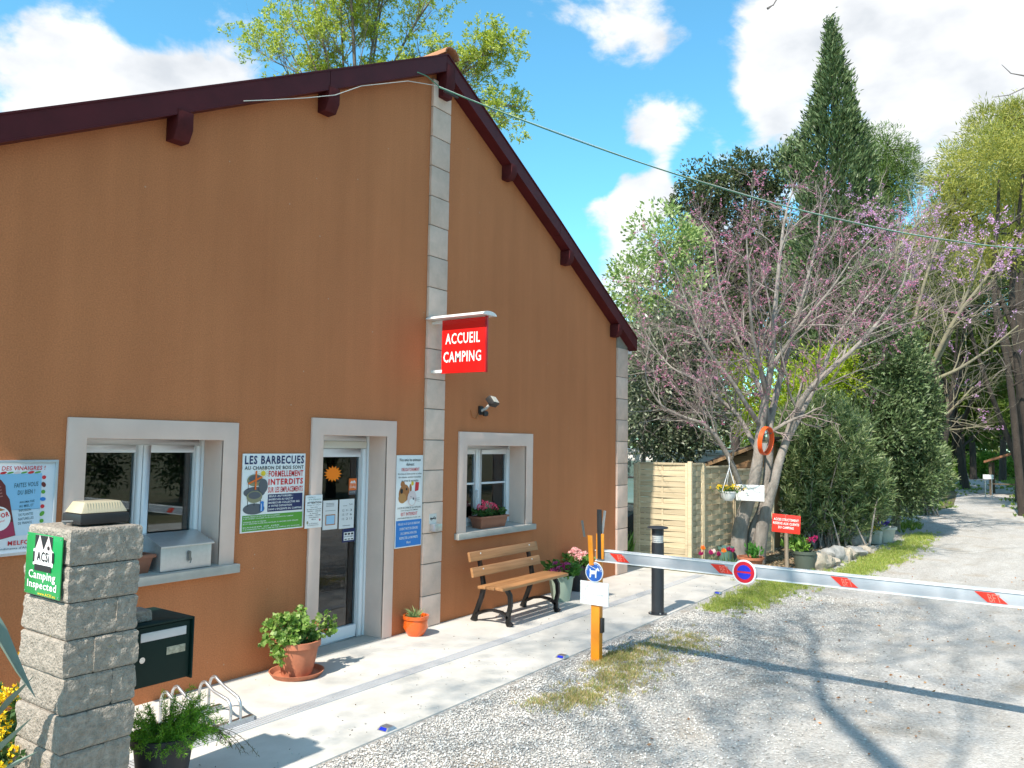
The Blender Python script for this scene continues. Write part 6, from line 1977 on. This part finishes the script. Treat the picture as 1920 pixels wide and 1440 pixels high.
for lab, pts, r in (('leaning dark pine trunk at the right edge beside the track', [(31.1, -4.80, -.1), (30.92, -4.72, 1.86), (30.69, -4.63, 3.78), (30.45, -4.49, 5.35), (30.2, -4.28, 6.4), (30.01, -4.29, 8.2), (29.9, -4.42, 9.6), (29.95, -4.5, 11.0)], .13),
                    ('thicker dark pine trunk leaning behind the first, nearest the right edge', [(31.6, -5.1, -.1), (31.2, -4.98, 2.91), (30.9, -4.83, 4.66), (30.6, -4.72, 7.1), (30.5, -4.86, 8.6), (30.4, -5.0, 9.9), (30.4, -5.15, 11.3)], .15)):
    t = thing('tall_pine', lab, 'tree', (pts[0][0], pts[0][1], 0), 'pines beside the track')
    mb = MB(); o, rd = limb(mb, pts, r, .04, 9)
    rng = np.random.default_rng(int(r * 1000) + 40)
    tw = MB(); tips = []
    for k in range(9):
        i = int((len(o) - 2) * rng.uniform(.35, .9)); d = spread(rng, (0, 0, 1), rng.uniform(R(60), R(95)))
        grow([mb, mb, tw], rng, o[i], d, rng.uniform(1.2, 2.4), .035, 1, {'seg': [4, 4, 4, 3], 'wob': .12, 'up': [0, .02, .02, 0], 'max': 2, 'kids': [0, 6, 0], 'ang': (R(25), R(55)), 'lf': .5}, tips)
    mb.build('trunk', BARK_D, t, smooth=60)
    ob = tw.build('twigs', TWIG, t); ob['kind'] = 'stuff'
    top = np.array(pts[-1])
    P, D, c = crown_points(rng, [(top[0], top[1], top[2] + .6, 2.2, 2.0, 1.2), (top[0] + 1.2, top[1] - .8, top[2] - .6, 1.6, 1.6, .9), (top[0] + .4, top[1] + .6, top[2] - 2.6, 1.5, 1.0, .8)], 420, 20, .34)
    leaves('crown', rng, P, D + rng.normal(0, .4, P.shape), .20, .03, PIN2, t)
# forked trunk in the shade at the middle
t = thing('forked_tree', 'dark forked tree trunk in the shade left of the track', 'tree', (40.6, -.9, 0))
mb = MB()
limb(mb, [(40.6, -.93, -.1), (40.48, -1.05, 3.16), (40.4, -1.19, 5.1), (40.43, -1.44, 6.79), (40.51, -1.74, 8.25)], .27, .10, 8)
limb(mb, [(40.47, -1.1, 3.8), (40.96, -1.94, 4.75), (41.5, -2.74, 4.93), (41.9, -3.5, 5.3)], .12, .04, 6)
limb(mb, [(40.55, -.75, -.1), (40.26, -.89, 4.36), (40.05, -.93, 7.03), (40.0, -.8, 9.5)], .2, .08, 8)
mb.build('trunk', BARK_D, t, smooth=60)
rng = np.random.default_rng(351)
P, D, c = crown_points(rng, [(40.6, -1.6, 8.6, 1.6, 1.4, 1.2), (41.8, -3.2, 5.7, 1.0, 1.1, .6), (40.0, -.4, 9.6, 1.5, 1.3, 1.2), (41.2, -2.2, 6.6, .9, 1.0, .5)], 420, 18, .3)
leaves('crown', rng, P, D + rng.normal(0, .5, P.shape), .24, .05, PIN1, t)
for (x, y, r, h, lab) in ((66.7, .25, .22, 9, 'thin dark trunk standing before the hedge at the track end'), (67.0, -.35, .26, 10, 'stouter dark trunk beside the thin one at the track end')):
    t = thing('slender_tree', lab, 'tree', (x, y, 0))
    mb = MB(); limb(mb, [(x, y, -.1), (x - .15, y, 2.6), (x - .3, y + .15, 4.6), (x - .3, y, h)], r, .1, 7); mb.build('trunk', BARK_D, t, smooth=60)
    rng = np.random.default_rng(int(x * 10)); P, D, c = crown_points(rng, [(x - .3, y, h, 2.2, 2.2, 1.8), (x, y - .8, h - 2.2, 1.6, 1.6, 1.0)], 260, 16, .45)
    leaves('crown', rng, P, D + rng.normal(0, .5, P.shape), .3, .12, leaf_mat('far_leaf', []), t)
# wooded background
rng = np.random.default_rng(361)
E = []
for k in range(70):
    E.append((rng.uniform(92, 120), rng.uniform(-30, 75), rng.uniform(2, 9), rng.uniform(4, 6), rng.uniform(4, 6), rng.uniform(3, 5)))
P, D, c = crown_points(rng, E, 2600, 14, .9)
P[:, 2] = np.abs(P[:, 2])
o = leaves('far_wood', rng, P, D + rng.normal(0, .5, P.shape), .8, .42, leaf_mat('far_wood_leaf', [(.04, .06, .02), (.07, .10, .03), (.11, .14, .04)], .3), None)
tag(o, 'far wood closing the view behind the track and garden', kind='stuff')

# tree with young leaves behind the roof
t = thing('ash_tree', 'tall tree with bright young leaf clusters rising behind the roof ridge', 'tree', (13.6, 8.4, 0))
rng = np.random.default_rng(371); mt, mtw = MB(), MB(); tips = []
o, rd = limb(mt, [(13.6, 8.4, -.2), (13.55, 8.4, 4), (13.5, 8.3, 8.5), (13.5, 8.2, 11)], .20, .07, 9)
S4 = {'seg': [6, 6, 5, 4, 3], 'wob': .12, 'up': [.1, .10, .08, .06, .05], 'max': 3, 'kids': [0, 8, 6, 4], 'ang': (R(22), R(48)), 'lf': .55, 'from': .2}
ends = [(11.9, 8.9, 12.6), (12.2, 9.0, 14.2), (12.6, 8.0, 14.8), (13.6, 7.4, 14.5), (14.6, 6.2, 13.9), (15.6, 5.2, 12.2), (16.0, 5.0, 10.6), (12.2, 7.4, 13.5), (14.2, 7.9, 15.2), (12.2, 9.4, 11.8), (15.2, 6.0, 11.6), (13.0, 8.8, 16)]
for e in ends:
    i = int((len(o) - 2) * rng.uniform(.55, 1)); q = o[i]; e = Vector(e)
    ll, lr = limb(mt, [q, q.lerp(e, .5) + Vector((0, 0, .5)), e], .05, .012, 6)
    for k in range(7):
        j = int((len(ll) - 2) * rng.uniform(.35, 1)); dd = (ll[j + 1] - ll[j])
        grow([mt, mt, mtw, mtw], rng, ll[j], spread(rng, dd, rng.uniform(R(20), R(50))), rng.uniform(.9, 1.7), .015, 1, S4, tips)
mt.build('trunk', mat('warm_grey_bark', (.17, .14, .12), .9, var=.2, scale=8), t, smooth=60); ob = mtw.build('twigs', TWIG, t); ob['kind'] = 'stuff'
P = []; D = []
for pts in tips:
    if rng.random() < .15: continue
    e = np.array(pts[-1]); d = np.array((pts[-1] - pts[-2]).normalized())
    for _ in range(13): P.append(e + rng.normal(0, .035, 3)); D.append(d * .5 + rng.normal(0, .7, 3))
leaves('crown', rng, np.array(P), np.array(D), .085, .04, leaf_mat('ash_leaf', [(.18, .24, .03), (.26, .32, .05), (.34, .39, .08), (.38, .41, .12)], .4), t, droop=.1)
# ================================================================== tree behind the viewer that dapples the ground
t = thing('plane_tree', 'bare tree behind the viewer whose branches shade the track and pavement', 'tree', (.9, -7.2, 0))
rng = np.random.default_rng(401); mt, mtw = MB(), MB(); tips = []


def clear(q):
    """the crown's underside rises away from the trunk"""
    ahead = .82 * q.x + .57 * (q.y + 6.1)
    return q.z > 2.4 + .80 * max(0, ahead) and q.z < 13.5


o, rd = limb(mt, [(-.35, -7.75, -.2), (-.1, -7.5, 1.5), (.15, -7.1, 2.8), (.4, -6.5, 3.9), (1.1, -5.5, 5.0), (1.95, -4.55, 5.75)], .14, .075, 9)
A1 = [(1.95, -4.55, 5.75), (2.4, -4.2, 6.6), (2.9, -3.85, 7.6), (3.2, -3.4, 8.6)]
A2 = [(1.95, -4.55, 5.75), (1.7, -4.3, 6.4), (1.6, -3.7, 7.0), (1.5, -2.8, 7.6), (1.3, -1.7, 8.2)]
A3 = [(1.1, -5.5, 5.0), (1.3, -5.6, 6.4), (1.9, -5.4, 7.8), (3.2, -5.3, 9.6)]
A4 = [(.4, -6.5, 3.9), (-.2, -5.2, 5.2), (.0, -4.0, 6.8), (.3, -3.0, 8.2)]
A6 = [(-.4, -5.2, 5.0), (-.2, -3.4, 6.8), (1.0, -2.3, 8.3), (2.4, -1.8, 9.6)]
A8 = [(-.4, -5.2, 5.0), (-1.0, -3.8, 6.6), (-1.0, -2.4, 8.3), (-.4, -1.4, 9.6)]
A9 = [(1.6, -3.7, 7.0), (2.4, -2.9, 8.6), (3.6, -2.4, 10.2), (4.6, -2.2, 11.6)]
A7 = [(2.4, -4.2, 6.6), (2.6, -5.0, 7.6), (3.4, -4.9, 9.0), (4.4, -4.6, 10.5)]
S5 = {'seg': [5, 5, 5, 4, 4], 'wob': .16, 'up': [0, .03, .02, .02, 0], 'max': 3, 'kids': [0, 7, 6, 4], 'ang': (R(28), R(65)), 'lf': .62, 'from': .1}
for A, r0, r1 in ((A1, .06, .02), (A2, .024, .012), (A3, .024, .012), (A4, .030, .015), (A6, .022, .012), (A7, .02, .01), (A8, .022, .012), (A9, .02, .01)):
    ll, lr = limb(mt, A, r0, r1, 7)
    for k in range(8):
        i = int((len(ll) - 2) * rng.uniform(.25, 1)); dd = ll[i + 1] - ll[i]
        grow([mt, mt, mtw, mtw], rng, ll[i], spread(rng, dd, rng.uniform(R(25), R(70))), rng.uniform(1.4, 2.8), max(.010, lr[i] * .5), 1, S5, tips, clear)
mt.build('trunk', BARK_G, t, smooth=60)
ob = mtw.build('twigs', TWIG, t); ob['kind'] = 'stuff'
P = []; D = []
for pts in tips:
    if rng.random() < .4: continue
    for _ in range(4):
        P.append(np.array(pts[-1]) + rng.normal(0, .10, 3)); D.append(rng.normal(0, 1, 3))
leaves('young_leaves', rng, np.array(P), np.array(D), .085, .06, LEAF_FRESH, t)
# two drooping twig ends that hang into view
tw = MB()
tw.tube([(4.4, -4.6, 7.4), (4.75, -4.72, 6.0), (4.88, -4.71, 5.14), (4.87, -4.67, 4.94), (4.86, -4.65, 4.90)], [.010, .008, .006, .0045, .004], 5)
tw.tube([(4.86, -4.65, 4.905), (4.84, -4.62, 4.88)], [.003, .009], 5)
tw.tube([(7.9, -6.35, 5.8), (7.69, -6.1, 5.25), (7.54, -5.89, 5.19), (7.48, -5.8, 5.21), (7.43, -5.74, 5.28)], [.012, .009, .007, .004, .002], 5)
tw.tube([(7.9, -6.35, 5.8), (7.72, -6.14, 5.2), (7.55, -5.88, 5.09), (7.48, -5.78, 5.03), (7.40, -5.67, 5.01)], [.010, .008, .006, .004, .002], 5)
tw.tube([(4.4, -4.6, 10.5), (6.2, -6.4, 8.4), (7.2, -6.5, 7.0), (7.9, -6.35, 5.8)], [.03, .024, .018, .012], 5)
tw.tube([(4.4, -4.6, 10.5), (4.5, -4.55, 9.0), (4.4, -4.6, 7.4)], [.02, .016, .010], 5)
tw.build('hanging_branch', TWIG, t)

# trees across the track, outside the picture on the right; the panes mirror them
def mirror_tree(label, x, y, h, seed):
    leafy('roadside_tree', label, 'tree', (x, y, 0), [(x, y, h * .62, h * .26, h * .26, h * .30), (x + .9, y + .6, h * .42, h * .2, h * .22, h * .22), (x - 1.0, y - .3, h * .45, h * .22, h * .2, h * .24), (x + .2, y, h * .2, h * .2, h * .2, h * .18)],
          leaf_mat('roadside_leaf', [(.03, .05, .02), (.055, .085, .03), (.09, .12, .045)], .2), seed, 650, 34, .4, .15, .07, tr=.2, bark=BARK_D, group='trees across the track')


mirror_tree('dark evergreen across the track opposite the stone pillar', 5.5, -17.0, 8.5, 411)
mirror_tree('taller dark evergreen across the track opposite the door', 10.5, -16.0, 9.5, 412)
mirror_tree('dark evergreen across the track opposite the barrier end', 15.5, -17.5, 9.0, 413)
mirror_tree('spreading evergreen across the track opposite the bollard', 20.5, -16.0, 10.0, 414)
mirror_tree('farther evergreen across the track opposite the screen', 26.5, -16.5, 10.5, 415)

mirror_tree('evergreen on the right verge just beyond the leaning pine trunks', 36.0, -9.5, 10.0, 416)
mirror_tree('evergreen on the right verge behind the tiled shelter', 47.0, -9.0, 11.0, 417)
mirror_tree('evergreen on the right verge toward the end of the track', 58.0, -9.0, 11.0, 418)

# ================================================================== cable
t = thing('overhead_cable', 'thin green cable strung from the gable peak across the sky to the right', 'cable', (6.8, -.2, 6.2))
a, b = Vector((6.80, -.20, 6.25)), Vector((16.46, -5.56, 5.68))
pts = []
for k in range(41):
    u = k / 40 * 1.25
    q = a.lerp(b, u); q.z -= .35 * 4 * u * (1 - u) if u < 1 else -.35 * 1.2 * (u - 1); pts.append(q)
GC = mat('green_cable', (.06, .20, .13), .5)
MB().tube(pts, .0075, 6).build('wire', GC, t, smooth=60)
MB().tube([p_ + Vector((0, .008 * math.sin(i * .9), .012)) for i, p_ in enumerate(pts)], .004, 5).build('wire', mat('white_cable', (.6, .62, .58), .5), t, smooth=60)
MB().tube([(6.80, -.205, 6.26), (6.60, -.20, 6.30), (6.45, -.19, 6.29)], .006, 5).build('wire', GC, t, smooth=60)
pts = [(6.80, -.185, 6.27), (6.3, -.185, 6.13), (5.6, -.185, 5.80), (5.25, -.185, 5.57), (4.9, -.185, 5.41), (4.5, -.185, 5.24), (4.2, -.178, 5.12)]
MB().tube(pts, .004, 5).build('wire', mat('white_cable', (.6, .62, .58)), t, smooth=60)
MB().tube([pts_ for pts_ in ((6.86, -.235, 6.22), (7.02, -.32, 6.17))], .014, 8).build('strain_clamp', BLACK, t)

# ================================================================== car, caravan, shed and far shelter
CARP = mat('dark_grey_car_paint', (.06, .065, .07), .25, metal=.3, coat=.6)
t = thing('parked_car', 'dark grey parked car glimpsed between the building corner and the screen', 'car', (16.3, 1.95, 0))


def loft(mb, secs):
    n = len(secs[0]); vs = [q for s_ in secs for q in s_]; fs = []
    for i in range(len(secs) - 1):
        for k in range(n): fs.append((i * n + k, i * n + (k + 1) % n, (i + 1) * n + (k + 1) % n, (i + 1) * n + k))
    fs.append(tuple(range(n))[::-1]); fs.append(tuple((len(secs) - 1) * n + k for k in range(n)))
    mb.add(vs, fs)


cx0, cy0 = 14.35, 1.95
def csec(x, w, zb, zt, dome=.03):
    return [(cx0 + x, cy0 - w, zb), (cx0 + x, cy0 - w * 1.02, (zb + zt) / 2), (cx0 + x, cy0 - w * .93, zt - dome), (cx0 + x, cy0, zt), (cx0 + x, cy0 + w * .93, zt - dome), (cx0 + x, cy0 + w * 1.02, (zb + zt) / 2), (cx0 + x, cy0 + w, zb)]
mb = MB(); loft(mb, [csec(0, .60, .32, .60), csec(.15, .78, .22, .70), csec(.6, .84, .2, .80), csec(1.15, .86, .2, .90), csec(3.4, .86, .2, .94), csec(3.9, .82, .22, .92), csec(4.1, .7, .35, .8)])
mb.build('body', CARP, t, smooth=45)
mb = MB(); loft(mb, [csec(1.05, .76, .88, .905, .005), csec(1.85, .64, .90, 1.40), csec(2.9, .64, .90, 1.43), csec(3.6, .74, .90, .95, .005)])
mb.build('cabin', mat('tinted_glass', (.10, .16, .15), .08, spec=.8), t, smooth=45)
mb = MB(); loft(mb, [[(q[0], q[1], q[2]) for q in csec(1.80, .60, 1.385, 1.415, .01)], csec(2.9, .60, 1.41, 1.445, .01)]); mb.build('roof_panel', CARP, t, smooth=45)
for wx in (.75, 3.3):
    for sg in (-1, 1):
        MB().lathe([(0, -.09), (.22, -.09), (.31, -.07), (.31, .07), (.22, .09), (0, .09)], (cx0 + wx, cy0 + sg * .79, .31), 24, 'y').build('wheel', BLACK, t, smooth=40)
for sg in (-1, 1):
    MB().blob((cx0 + .12, cy0 + sg * .58, .60), (.06, .14, .07), seed=2, sub=2, amp=0).build('headlight', mat('headlight_glass', (.6, .62, .65), .1), t, smooth=60)

t = thing('caravan', 'white caravan with ribbed sides showing above the wooden screen', 'caravan', (19.4, 2.4, 0))
CW = mat('caravan_white', (.72, .71, .68), .45, var=.05, scale=3)
MB().box(18.3, 20.4, .15, 4.9, .45, 1.93).build('body', CW, t, bevel=.08)
for k in range(9): MB().box(18.288, 18.299, .3, 4.75, .62 + k * .14, .64 + k * .14).build('rib', mat('caravan_rib', (.5, .5, .48), .5), t)
MB().box(18.26, 20.44, .10, 4.95, 1.90, 2.02).build('roof', CW, t, bevel=.05)
MB().box(18.28, 18.296, 2.2, 3.2, 1.25, 1.72).build('window', mat('tinted_glass', (.10, .16, .15)), t)
for y in (.8, 4.0): MB().lathe([(0, -.08), (.28, -.08), (.28, .08), (0, .08)], (19.3, y, .28), 20, 'y').build('wheel', BLACK, t, smooth=40)

t = thing('garden_shed', 'brown timber shed roof rising behind the wooden screen by the tree', 'shed', (16.9, -.45, 0))
BRW = wood_mat('brown_boards', (.30, .17, .08), (.18, .10, .05), 'y')
for k in range(17):
    z = .05 + k * .125
    yl = .40 if z + .118 < 1.66 else .40 - (z + .118 - 1.66) / .40
    if yl > -.95: MB().box(16.50, 16.53, -1.0, yl, z, z + .118).build('board', BRW, t)
mb = MB(); mb.prism([(16.54, .39, 0), (16.54, .39, 1.64), (16.54, -1.0, 2.19), (16.54, -1.0, 0)], (.75, 0, 0)); mb.build('body', BRW, t)
mb = MB(); mb.prism([(16.36, .50, 1.66), (16.36, -1.12, 2.30), (16.36, -1.12, 2.34), (16.36, .50, 1.70)], (1.05, 0, 0)); mb.build('roof', mat('shed_roof_felt', (.05, .04, .035), .9), t)
mb = MB(); mb.prism([(16.34, .50, 1.59), (16.34, -1.12, 2.23), (16.34, -1.12, 2.30), (16.34, .50, 1.665)], (.018, 0, 0)); mb.build('verge_board', mat('shed_verge', (.30, .18, .09), .7), t)

t = thing('tiled_shelter', 'small far timber shelter with tiled roof at the right of the track', 'shelter', (45.0, -3.9, 0))
TW = mat('dark_timber', (.10, .075, .05), .9)
for x, y, h in ((44.4, -3.0, 1.55), (44.4, -4.2, 2.0), (46.2, -3.0, 1.55), (46.2, -4.6, 2.1)):
    MB().box(x - .06, x + .06, y - .06, y + .06, -.05, h).build('post', TW, t)
mb = MB(); mb.prism([(44.1, -2.75, 1.52), (44.1, -4.9, 2.32), (44.1, -4.9, 2.42), (44.1, -2.75, 1.62)], (2.4, 0, 0)); mb.build('roof', ROOFT, t)
MB().box(44.5, 46.2, -4.75, -4.68, 0, 2.0).build('back_wall', TW, t)
MB().box(44.34, 44.40, -4.2, -3.0, .5, .56).build('rail', TW, t)
t = thing('orange_board', 'upright orange panel beside the far tiled shelter', 'panel', (43.6, -4.25, 0))
mb = MB(); mb.prism([(43.6, -4.05, .15), (43.6, -4.6, .15), (43.6, -4.6, 2.0), (43.6, -4.2, 2.05), (43.6, -4.05, 1.5)], (.08, 0, 0)); mb.build('panel', mat('faded_orange', (.62, .17, .04), .6), t)
MB().box(43.69, 43.75, -4.4, -4.3, -.05, 1.7).build('post', TW, t)
t = thing('far_white_sign', 'small white sign on two thin posts before the far shelter', 'sign', (42.1, -3.05, 0))
MB().box(42.08, 42.10, -3.28, -2.86, .82, 1.02).build('panel', WHITE_PAINT, t)
for y in (-3.2, -2.94): MB().box(42.105, 42.14, y - .015, y + .015, -.05, .98).build('post', STEEL, t)

# wire mesh fence between corner and screen
t = thing('wire_fence', 'dark wire mesh fence in the gap between building corner and screen', 'fence', (13.6, .9, 0))
mb = MB()
for k in range(22):
    y = .35 + k * .08
    mb.tube([(13.6, y, 0), (13.6, y + .5, 1.0)], .0022, 3, cap=False); mb.tube([(13.6, y + .5, 0), (13.6, y, 1.0)], .0022, 3, cap=False)
ob = mb.build('mesh', mat('green_wire', (.03, .05, .04), .5), t); ob['kind'] = 'stuff'
mb = MB()
for y in (.40, 2.5): mb.tube([(13.62, y, -.05), (13.62, y, 1.1)], .02, 8)
mb.build('fence_post', STEEL, t)

# ================================================================== ground cover: pebbles, grass, leaves


def pebbles(name, label, rng, pts, size, m):
    n = len(pts)
    base = np.array([(1, 0, 0), (0, 1, 0), (-1, 0, 0), (0, -1, 0), (0, 0, 1), (0, 0, -1)], float)
    s_ = size * rng.uniform(.55, 1.4, (n, 1, 1)) * rng.uniform(.6, 1.2, (n, 1, 3)) * np.array([1, 1, .6])
    v = base[None] * s_ + rng.normal(0, .0012, (n, 6, 3))
    a = rng.uniform(0, 6.283, n); c, q = np.cos(a), np.sin(a)
    x = v[:, :, 0] * c[:, None] - v[:, :, 1] * q[:, None]; y = v[:, :, 0] * q[:, None] + v[:, :, 1] * c[:, None]
    v = np.stack([x, y, v[:, :, 2]], -1) + pts[:, None, :]
    f = np.array([(0, 1, 4), (1, 2, 4), (2, 3, 4), (3, 0, 4), (1, 0, 5), (2, 1, 5), (3, 2, 5), (0, 3, 5)])
    f = (f[None] + (np.arange(n) * 6)[:, None, None]).reshape(-1, 3)
    o = mesh_np(name, v.reshape(-1, 3), f, m, None, smooth=False)
    tag(o, label, kind='stuff')
    return o


rng = np.random.default_rng(501)
n = 52000
x = 2.6 + (rng.uniform(0, 1, n) ** 1.3) * 9.5
y = -2.03 - np.abs(rng.normal(0, 1.05, n))
keep = (y > -5.6)
x, y = x[keep], y[keep]
PEB = leaf_mat('loose_stone', [(.22, .21, .20), (.36, .35, .33), (.50, .485, .46), (.62, .60, .57)], 0, .9, .2)
pebbles('gravel_stones', 'loose pale gravel stones scattered along the pavement edge', rng, np.stack([x, y, np.full(len(x), .0)], 1), .0095, PEB)
# a few strays on the slab
n = 160
pebbles('stray_stones', 'stray grit on the concrete pavement', rng, np.stack([rng.uniform(2.8, 12, n), -1.95 + np.abs(rng.normal(0, .5, n)), np.full(n, .009)], 1), .006, PEB)

GRASS1 = leaf_mat('mixed_grass', [(.15, .21, .05), (.27, .29, .09), (.44, .36, .18), (.48, .36, .21)], .3)
GRASS2 = leaf_mat('green_grass', [(.14, .21, .04), (.23, .30, .06), (.33, .38, .09), (.42, .40, .16)], .35)


def grass(name, label, rng, spots, n, h, m, w=.006):
    """tufts: spots = (x, y, sx, sy, weight)"""
    S_ = np.array(spots); wgt = S_[:, 4] / S_[:, 4].sum()
    nt_ = n // 14
    i = rng.choice(len(S_), nt_, p=wgt)
    c = S_[i, :2] + rng.normal(0, 1, (nt_, 2)) * S_[i, 2:4]
    P = np.repeat(c, 14, 0) + rng.normal(0, .02, (nt_ * 14, 2))
    P = np.column_stack([P, np.full(len(P), -.004)])
    D = rng.normal(0, .55, P.shape); D[:, 2] = 1
    o = leaves(name, rng, P, D, h, w, m, None, fold=.03)
    tag(o, label, kind='stuff')
    return o


rng = np.random.default_rng(511)
grass('weeds', 'sparse yellowing weeds in the gravel by the orange post', rng, [(7.45, -2.42, .25, .10, 1), (6.9, -2.62, .25, .14, 1.1), (6.35, -2.72, .22, .14, 1), (5.85, -2.68, .16, .10, .9), (7.9, -2.75, .3, .15, .7), (7.1, -2.3, .2, .05, .7), (5.6, -2.5, .12, .06, .3), (8.2, -2.5, .3, .12, .5)], 11000, .045, GRASS1, .005)
grass('grass', 'short green grass along the pavement edge beyond the bollard', rng, [(10.4, -2.25, .3, .10, 1), (11.2, -2.32, .45, .14, 1.6), (12.1, -2.4, .5, .20, 1.8), (12.9, -2.5, .45, .24, 1.6), (13.4, -2.75, .4, .15, 1), (11.0, -2.6, .5, .12, .6)], 20000, .055, GRASS2)
grass('grass', 'strip of pale grass between the border stones and the track', rng, [(14.5, -3.0, .5, .14, 1), (15.6, -3.05, .6, .18, 1.3), (16.8, -3.1, .6, .20, 1.4), (18.2, -3.15, .8, .20, 1.4), (20.0, -3.15, .9, .18, 1.3), (21.5, -3.1, .6, .15, .8)], 22000, .065, GRASS2, .008)
grass('undergrowth', 'patchy green undergrowth beside the far track', rng, [(30, -6.2, 2, .5, 1), (35, -5.6, 2.5, .4, 1), (42, -5.0, 3, .5, 1.5), (50, -.2, 4, 1.0, 1.4), (58, 2.0, 4, 1.2, 1.4), (58, -4.0, 4, .6, 1.4), (33, -1.5, 2, .4, 1), (66, -2.8, 3, .5, 1), (24, -2.4, .6, .2, .3)], 26000, .14, leaf_mat('undergrowth_leaf', [(.08, .13, .02), (.14, .21, .04), (.22, .28, .06)], .35), .03)
rng = np.random.default_rng(521)
n = 420
P = np.stack([rng.uniform(3.2, 16, n), -2.1 - rng.uniform(0, 1, n) ** .7 * 5, np.full(n, .008)], 1)
D = rng.normal(0, 1, P.shape); D[:, 2] *= .15
o = leaves('fallen_leaves', rng, P, D, .035, .02, leaf_mat('brown_litter', [(.28, .13, .05), (.20, .10, .05), (.34, .20, .09)], .1), None)
tag(o, 'scattered brown leaf litter on the gravel', kind='stuff')
n = 130
P = np.stack([rng.uniform(2.9, 12, n), -rng.uniform(0.1, 1.9, n), np.full(n, .010)], 1)
D = rng.normal(0, 1, P.shape); D[:, 2] *= .1
o = leaves('pavement_litter', rng, P, D, .018, .010, leaf_mat('dark_litter', [(.06, .045, .03), (.13, .09, .05)], .1), None)
tag(o, 'specks of dry litter on the concrete pavement', kind='stuff')
# litter under the shrubs
n = 5000
P = np.stack([rng.uniform(13.2, 19, n), rng.uniform(-2.4, -.9, n), np.full(n, .0)], 1)
D = rng.normal(0, 1, P.shape); D[:, 2] *= .3
o = leaves('bed_litter', rng, P, D, .07, .02, leaf_mat('pale_litter', [(.22, .15, .09), (.36, .28, .19), (.15, .10, .06)], .1), None)
tag(o, 'dry oleander leaves covering the planting bed', kind='stuff')
